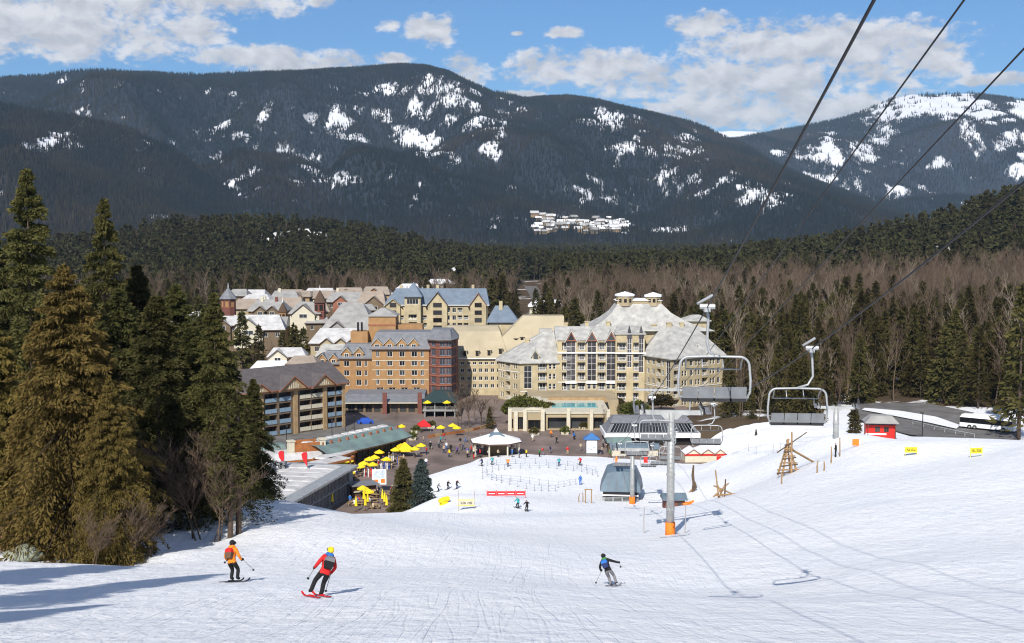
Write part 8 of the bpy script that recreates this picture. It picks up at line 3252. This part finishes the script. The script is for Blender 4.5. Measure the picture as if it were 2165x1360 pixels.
for k in range(40):
    px = vt.uniform(500, 800) if k > 14 else vt.uniform(520, 665)
    Y = vt.uniform(395, 520) if k > 14 else vt.uniform(345, 385)
    if 770 < px and Y < 420:
        continue
    x = X_at(px, Y)
    bare = vt.random() < .35
    w_ = vt.randint(0, 2)
    T = (MIDB if bare else MIDC)[w_]
    tree_at(T[0], T[1], (x, Y, -.9), 'leafless tree standing between the roofs of the old village' if bare else 'dark conifer standing between the roofs of the old village', vt.uniform(.45, .8), k, 'bare_tree' if bare else 'conifer_tree', 'bare trees of the village' if bare else 'village conifers', 'branches' if bare else 'crown')
BS = [conifer('plaza_spruce', 8, 2.0, 220, 60, .5, .16, M['spruce_leaf2'], 91, False, .03, .35, 0, .8, .25), conifer('plaza_blue_spruce', 8, 2.3, 220, 60, .5, .16, M['blue_spruce_leaf'], 92, False, .02, .35, 0, .8, .25)]
for (px, py, k, top, lb) in ((850, 1072, 0, 972, 'olive green spruce at the snow edge, left of the pair'), (889, 1072, 1, 972, 'blue grey spruce at the snow edge, right of the pair')):
    q = hits(px, py, 150)
    q = Vector((X_at(px, 196), 196, max(0, hs(X_at(px, 196), 196))))
    s = (Z_at(top, 196) - q.z) / 8
    tree_at(BS[k][0], BS[k][1], q, lb, s, px)
for (px, Y, topy, k, lb) in [(975, 286, 830, 0, 'bare brown tree right of the dark terrace, left of a close pair'), (1003, 284, 838, 1, 'bare brown tree right of the dark terrace, right of a close pair'), (1030, 290, 850, 2, 'leafless tree on the bank left of the entrance building'), (862, 262, 905, 2, 'small bare tree on the plaza behind the umbrellas'), (838, 286, 870, 1, 'bare tree in front of the shop arcade'),
                             (1275, 280, 868, 0, 'bare tree before the dark openings beside the glazed station'), (1308, 290, 860, 1, 'bare tree behind the left end of the glazed station'), (1500, 285, 885, 2, 'frosty bare bush tree at the right end of the glazed station'), (1530, 282, 890, 0, 'bare bush tree just right of the glazed station'), (1468, 292, 850, 0, 'bare tree behind the glazed station'),
                             (1610, 292, 835, 1, 'bare tree on the slope under the second lift chair'), (1575, 300, 800, 0, 'bare tree right of the nearest lift chair'), (1640, 285, 850, 2, 'bare tree at the slope foot left of the second chair'), (2140, 292, 640, 2, 'tall slim bare tree at the right edge beside the coach'), (2110, 290, 700, 0, 'bare tree behind the coach'), (1895, 316, 700, 1, 'tall bare tree behind the bend of the asphalt road'), (1745, 265, 850, 0, 'bare tree beside the lift tower on the slope')]:
    x = X_at(px, Y)
    z = ground_top(x, Y) if Y < 300 else g(x, Y)
    T = MIDB[k]
    h0 = (18, 20, 17)[k]
    tree_at(T[0], T[1], (x, Y, z - .1), lb, max((Z_at(topy, Y) - z) / h0, .15), px * .3, 'bare_tree', None, 'branches')
for (px, Y, topy, k, lb) in [(1603, 252, 905, 2, 'little dark fir alone on the snow under the second lift chair'), (1810, 212, 850, 0, 'dark fir between the lift tower and the red cabin'), (1815, 230, 858, 2, 'smaller dark fir behind the red cabin'), (2163, 250, 600, 1, 'tall dark conifer cut off by the right edge beside the coach'), (2140, 288, 700, 0, 'dark conifer right behind the coach'), (1630, 300, 790, 0, 'dark conifer on the slope left of the second lift chair'), (1545, 310, 780, 1, 'dark conifer right of the cream hotel behind the nearest chair'), (1690, 300, 760, 2, 'dark conifer behind the second lift chair'),
                             (2075, 295, 690, 1, 'slim dark conifer behind the front of the coach'), (2040, 300, 700, 0, 'dark conifer behind the rear of the coach'), (2000, 306, 690, 2, 'broad dark conifer left of the coach beyond the road'), (1590, 318, 700, 2, 'broad conifer just beyond the right corner of the cream hotel'), (1740, 310, 720, 0, 'conifer behind the lift tower on the slope'), (545, 372, 688, 0, 'dark conifer in front of the snowy gabled house'), (620, 362, 686, 2, 'broad dark conifer left of the long snow lumpy roof'), (640, 358, 694, 0, 'dark conifer close to the long snow lumpy roof'), (595, 365, 700, 1, 'slim dark conifer behind the lodge'),
                             (510, 350, 660, 0, 'dark conifer left behind the lodge'), (455, 360, 640, 1, 'slim dark conifer at the left end of the village'), (420, 390, 628, 0, 'dark conifer left of the round red tower'), (380, 400, 632, 2, 'broad conifer between the left trees and the village'), (1040, 470, 588, 0, 'conifer right behind the cream and blue hotel'), (1062, 480, 580, 1, 'slim conifer by the valley road behind the plain cream wing'),
                             (1150, 440, 630, 2, 'small conifer beyond the plain cream wing'), (1035, 286, 860, 2, 'dark shrub like conifer at the left of the entrance building')]:
    x = X_at(px, Y)
    z = ground_top(x, Y) if Y < 300 else g(x, Y)
    T = MIDC[k]
    tree_at(T[0], T[1], (x, Y, z - .2), lb, (Z_at(topy, Y) - z) / (22, 24, 20)[k], px * .7)

for o in D.objects:
    lb = o.get('label')
    if lb and not 4 <= len(lb.split()) <= 16:
        print('LABEL', len(lb.split()), lb)
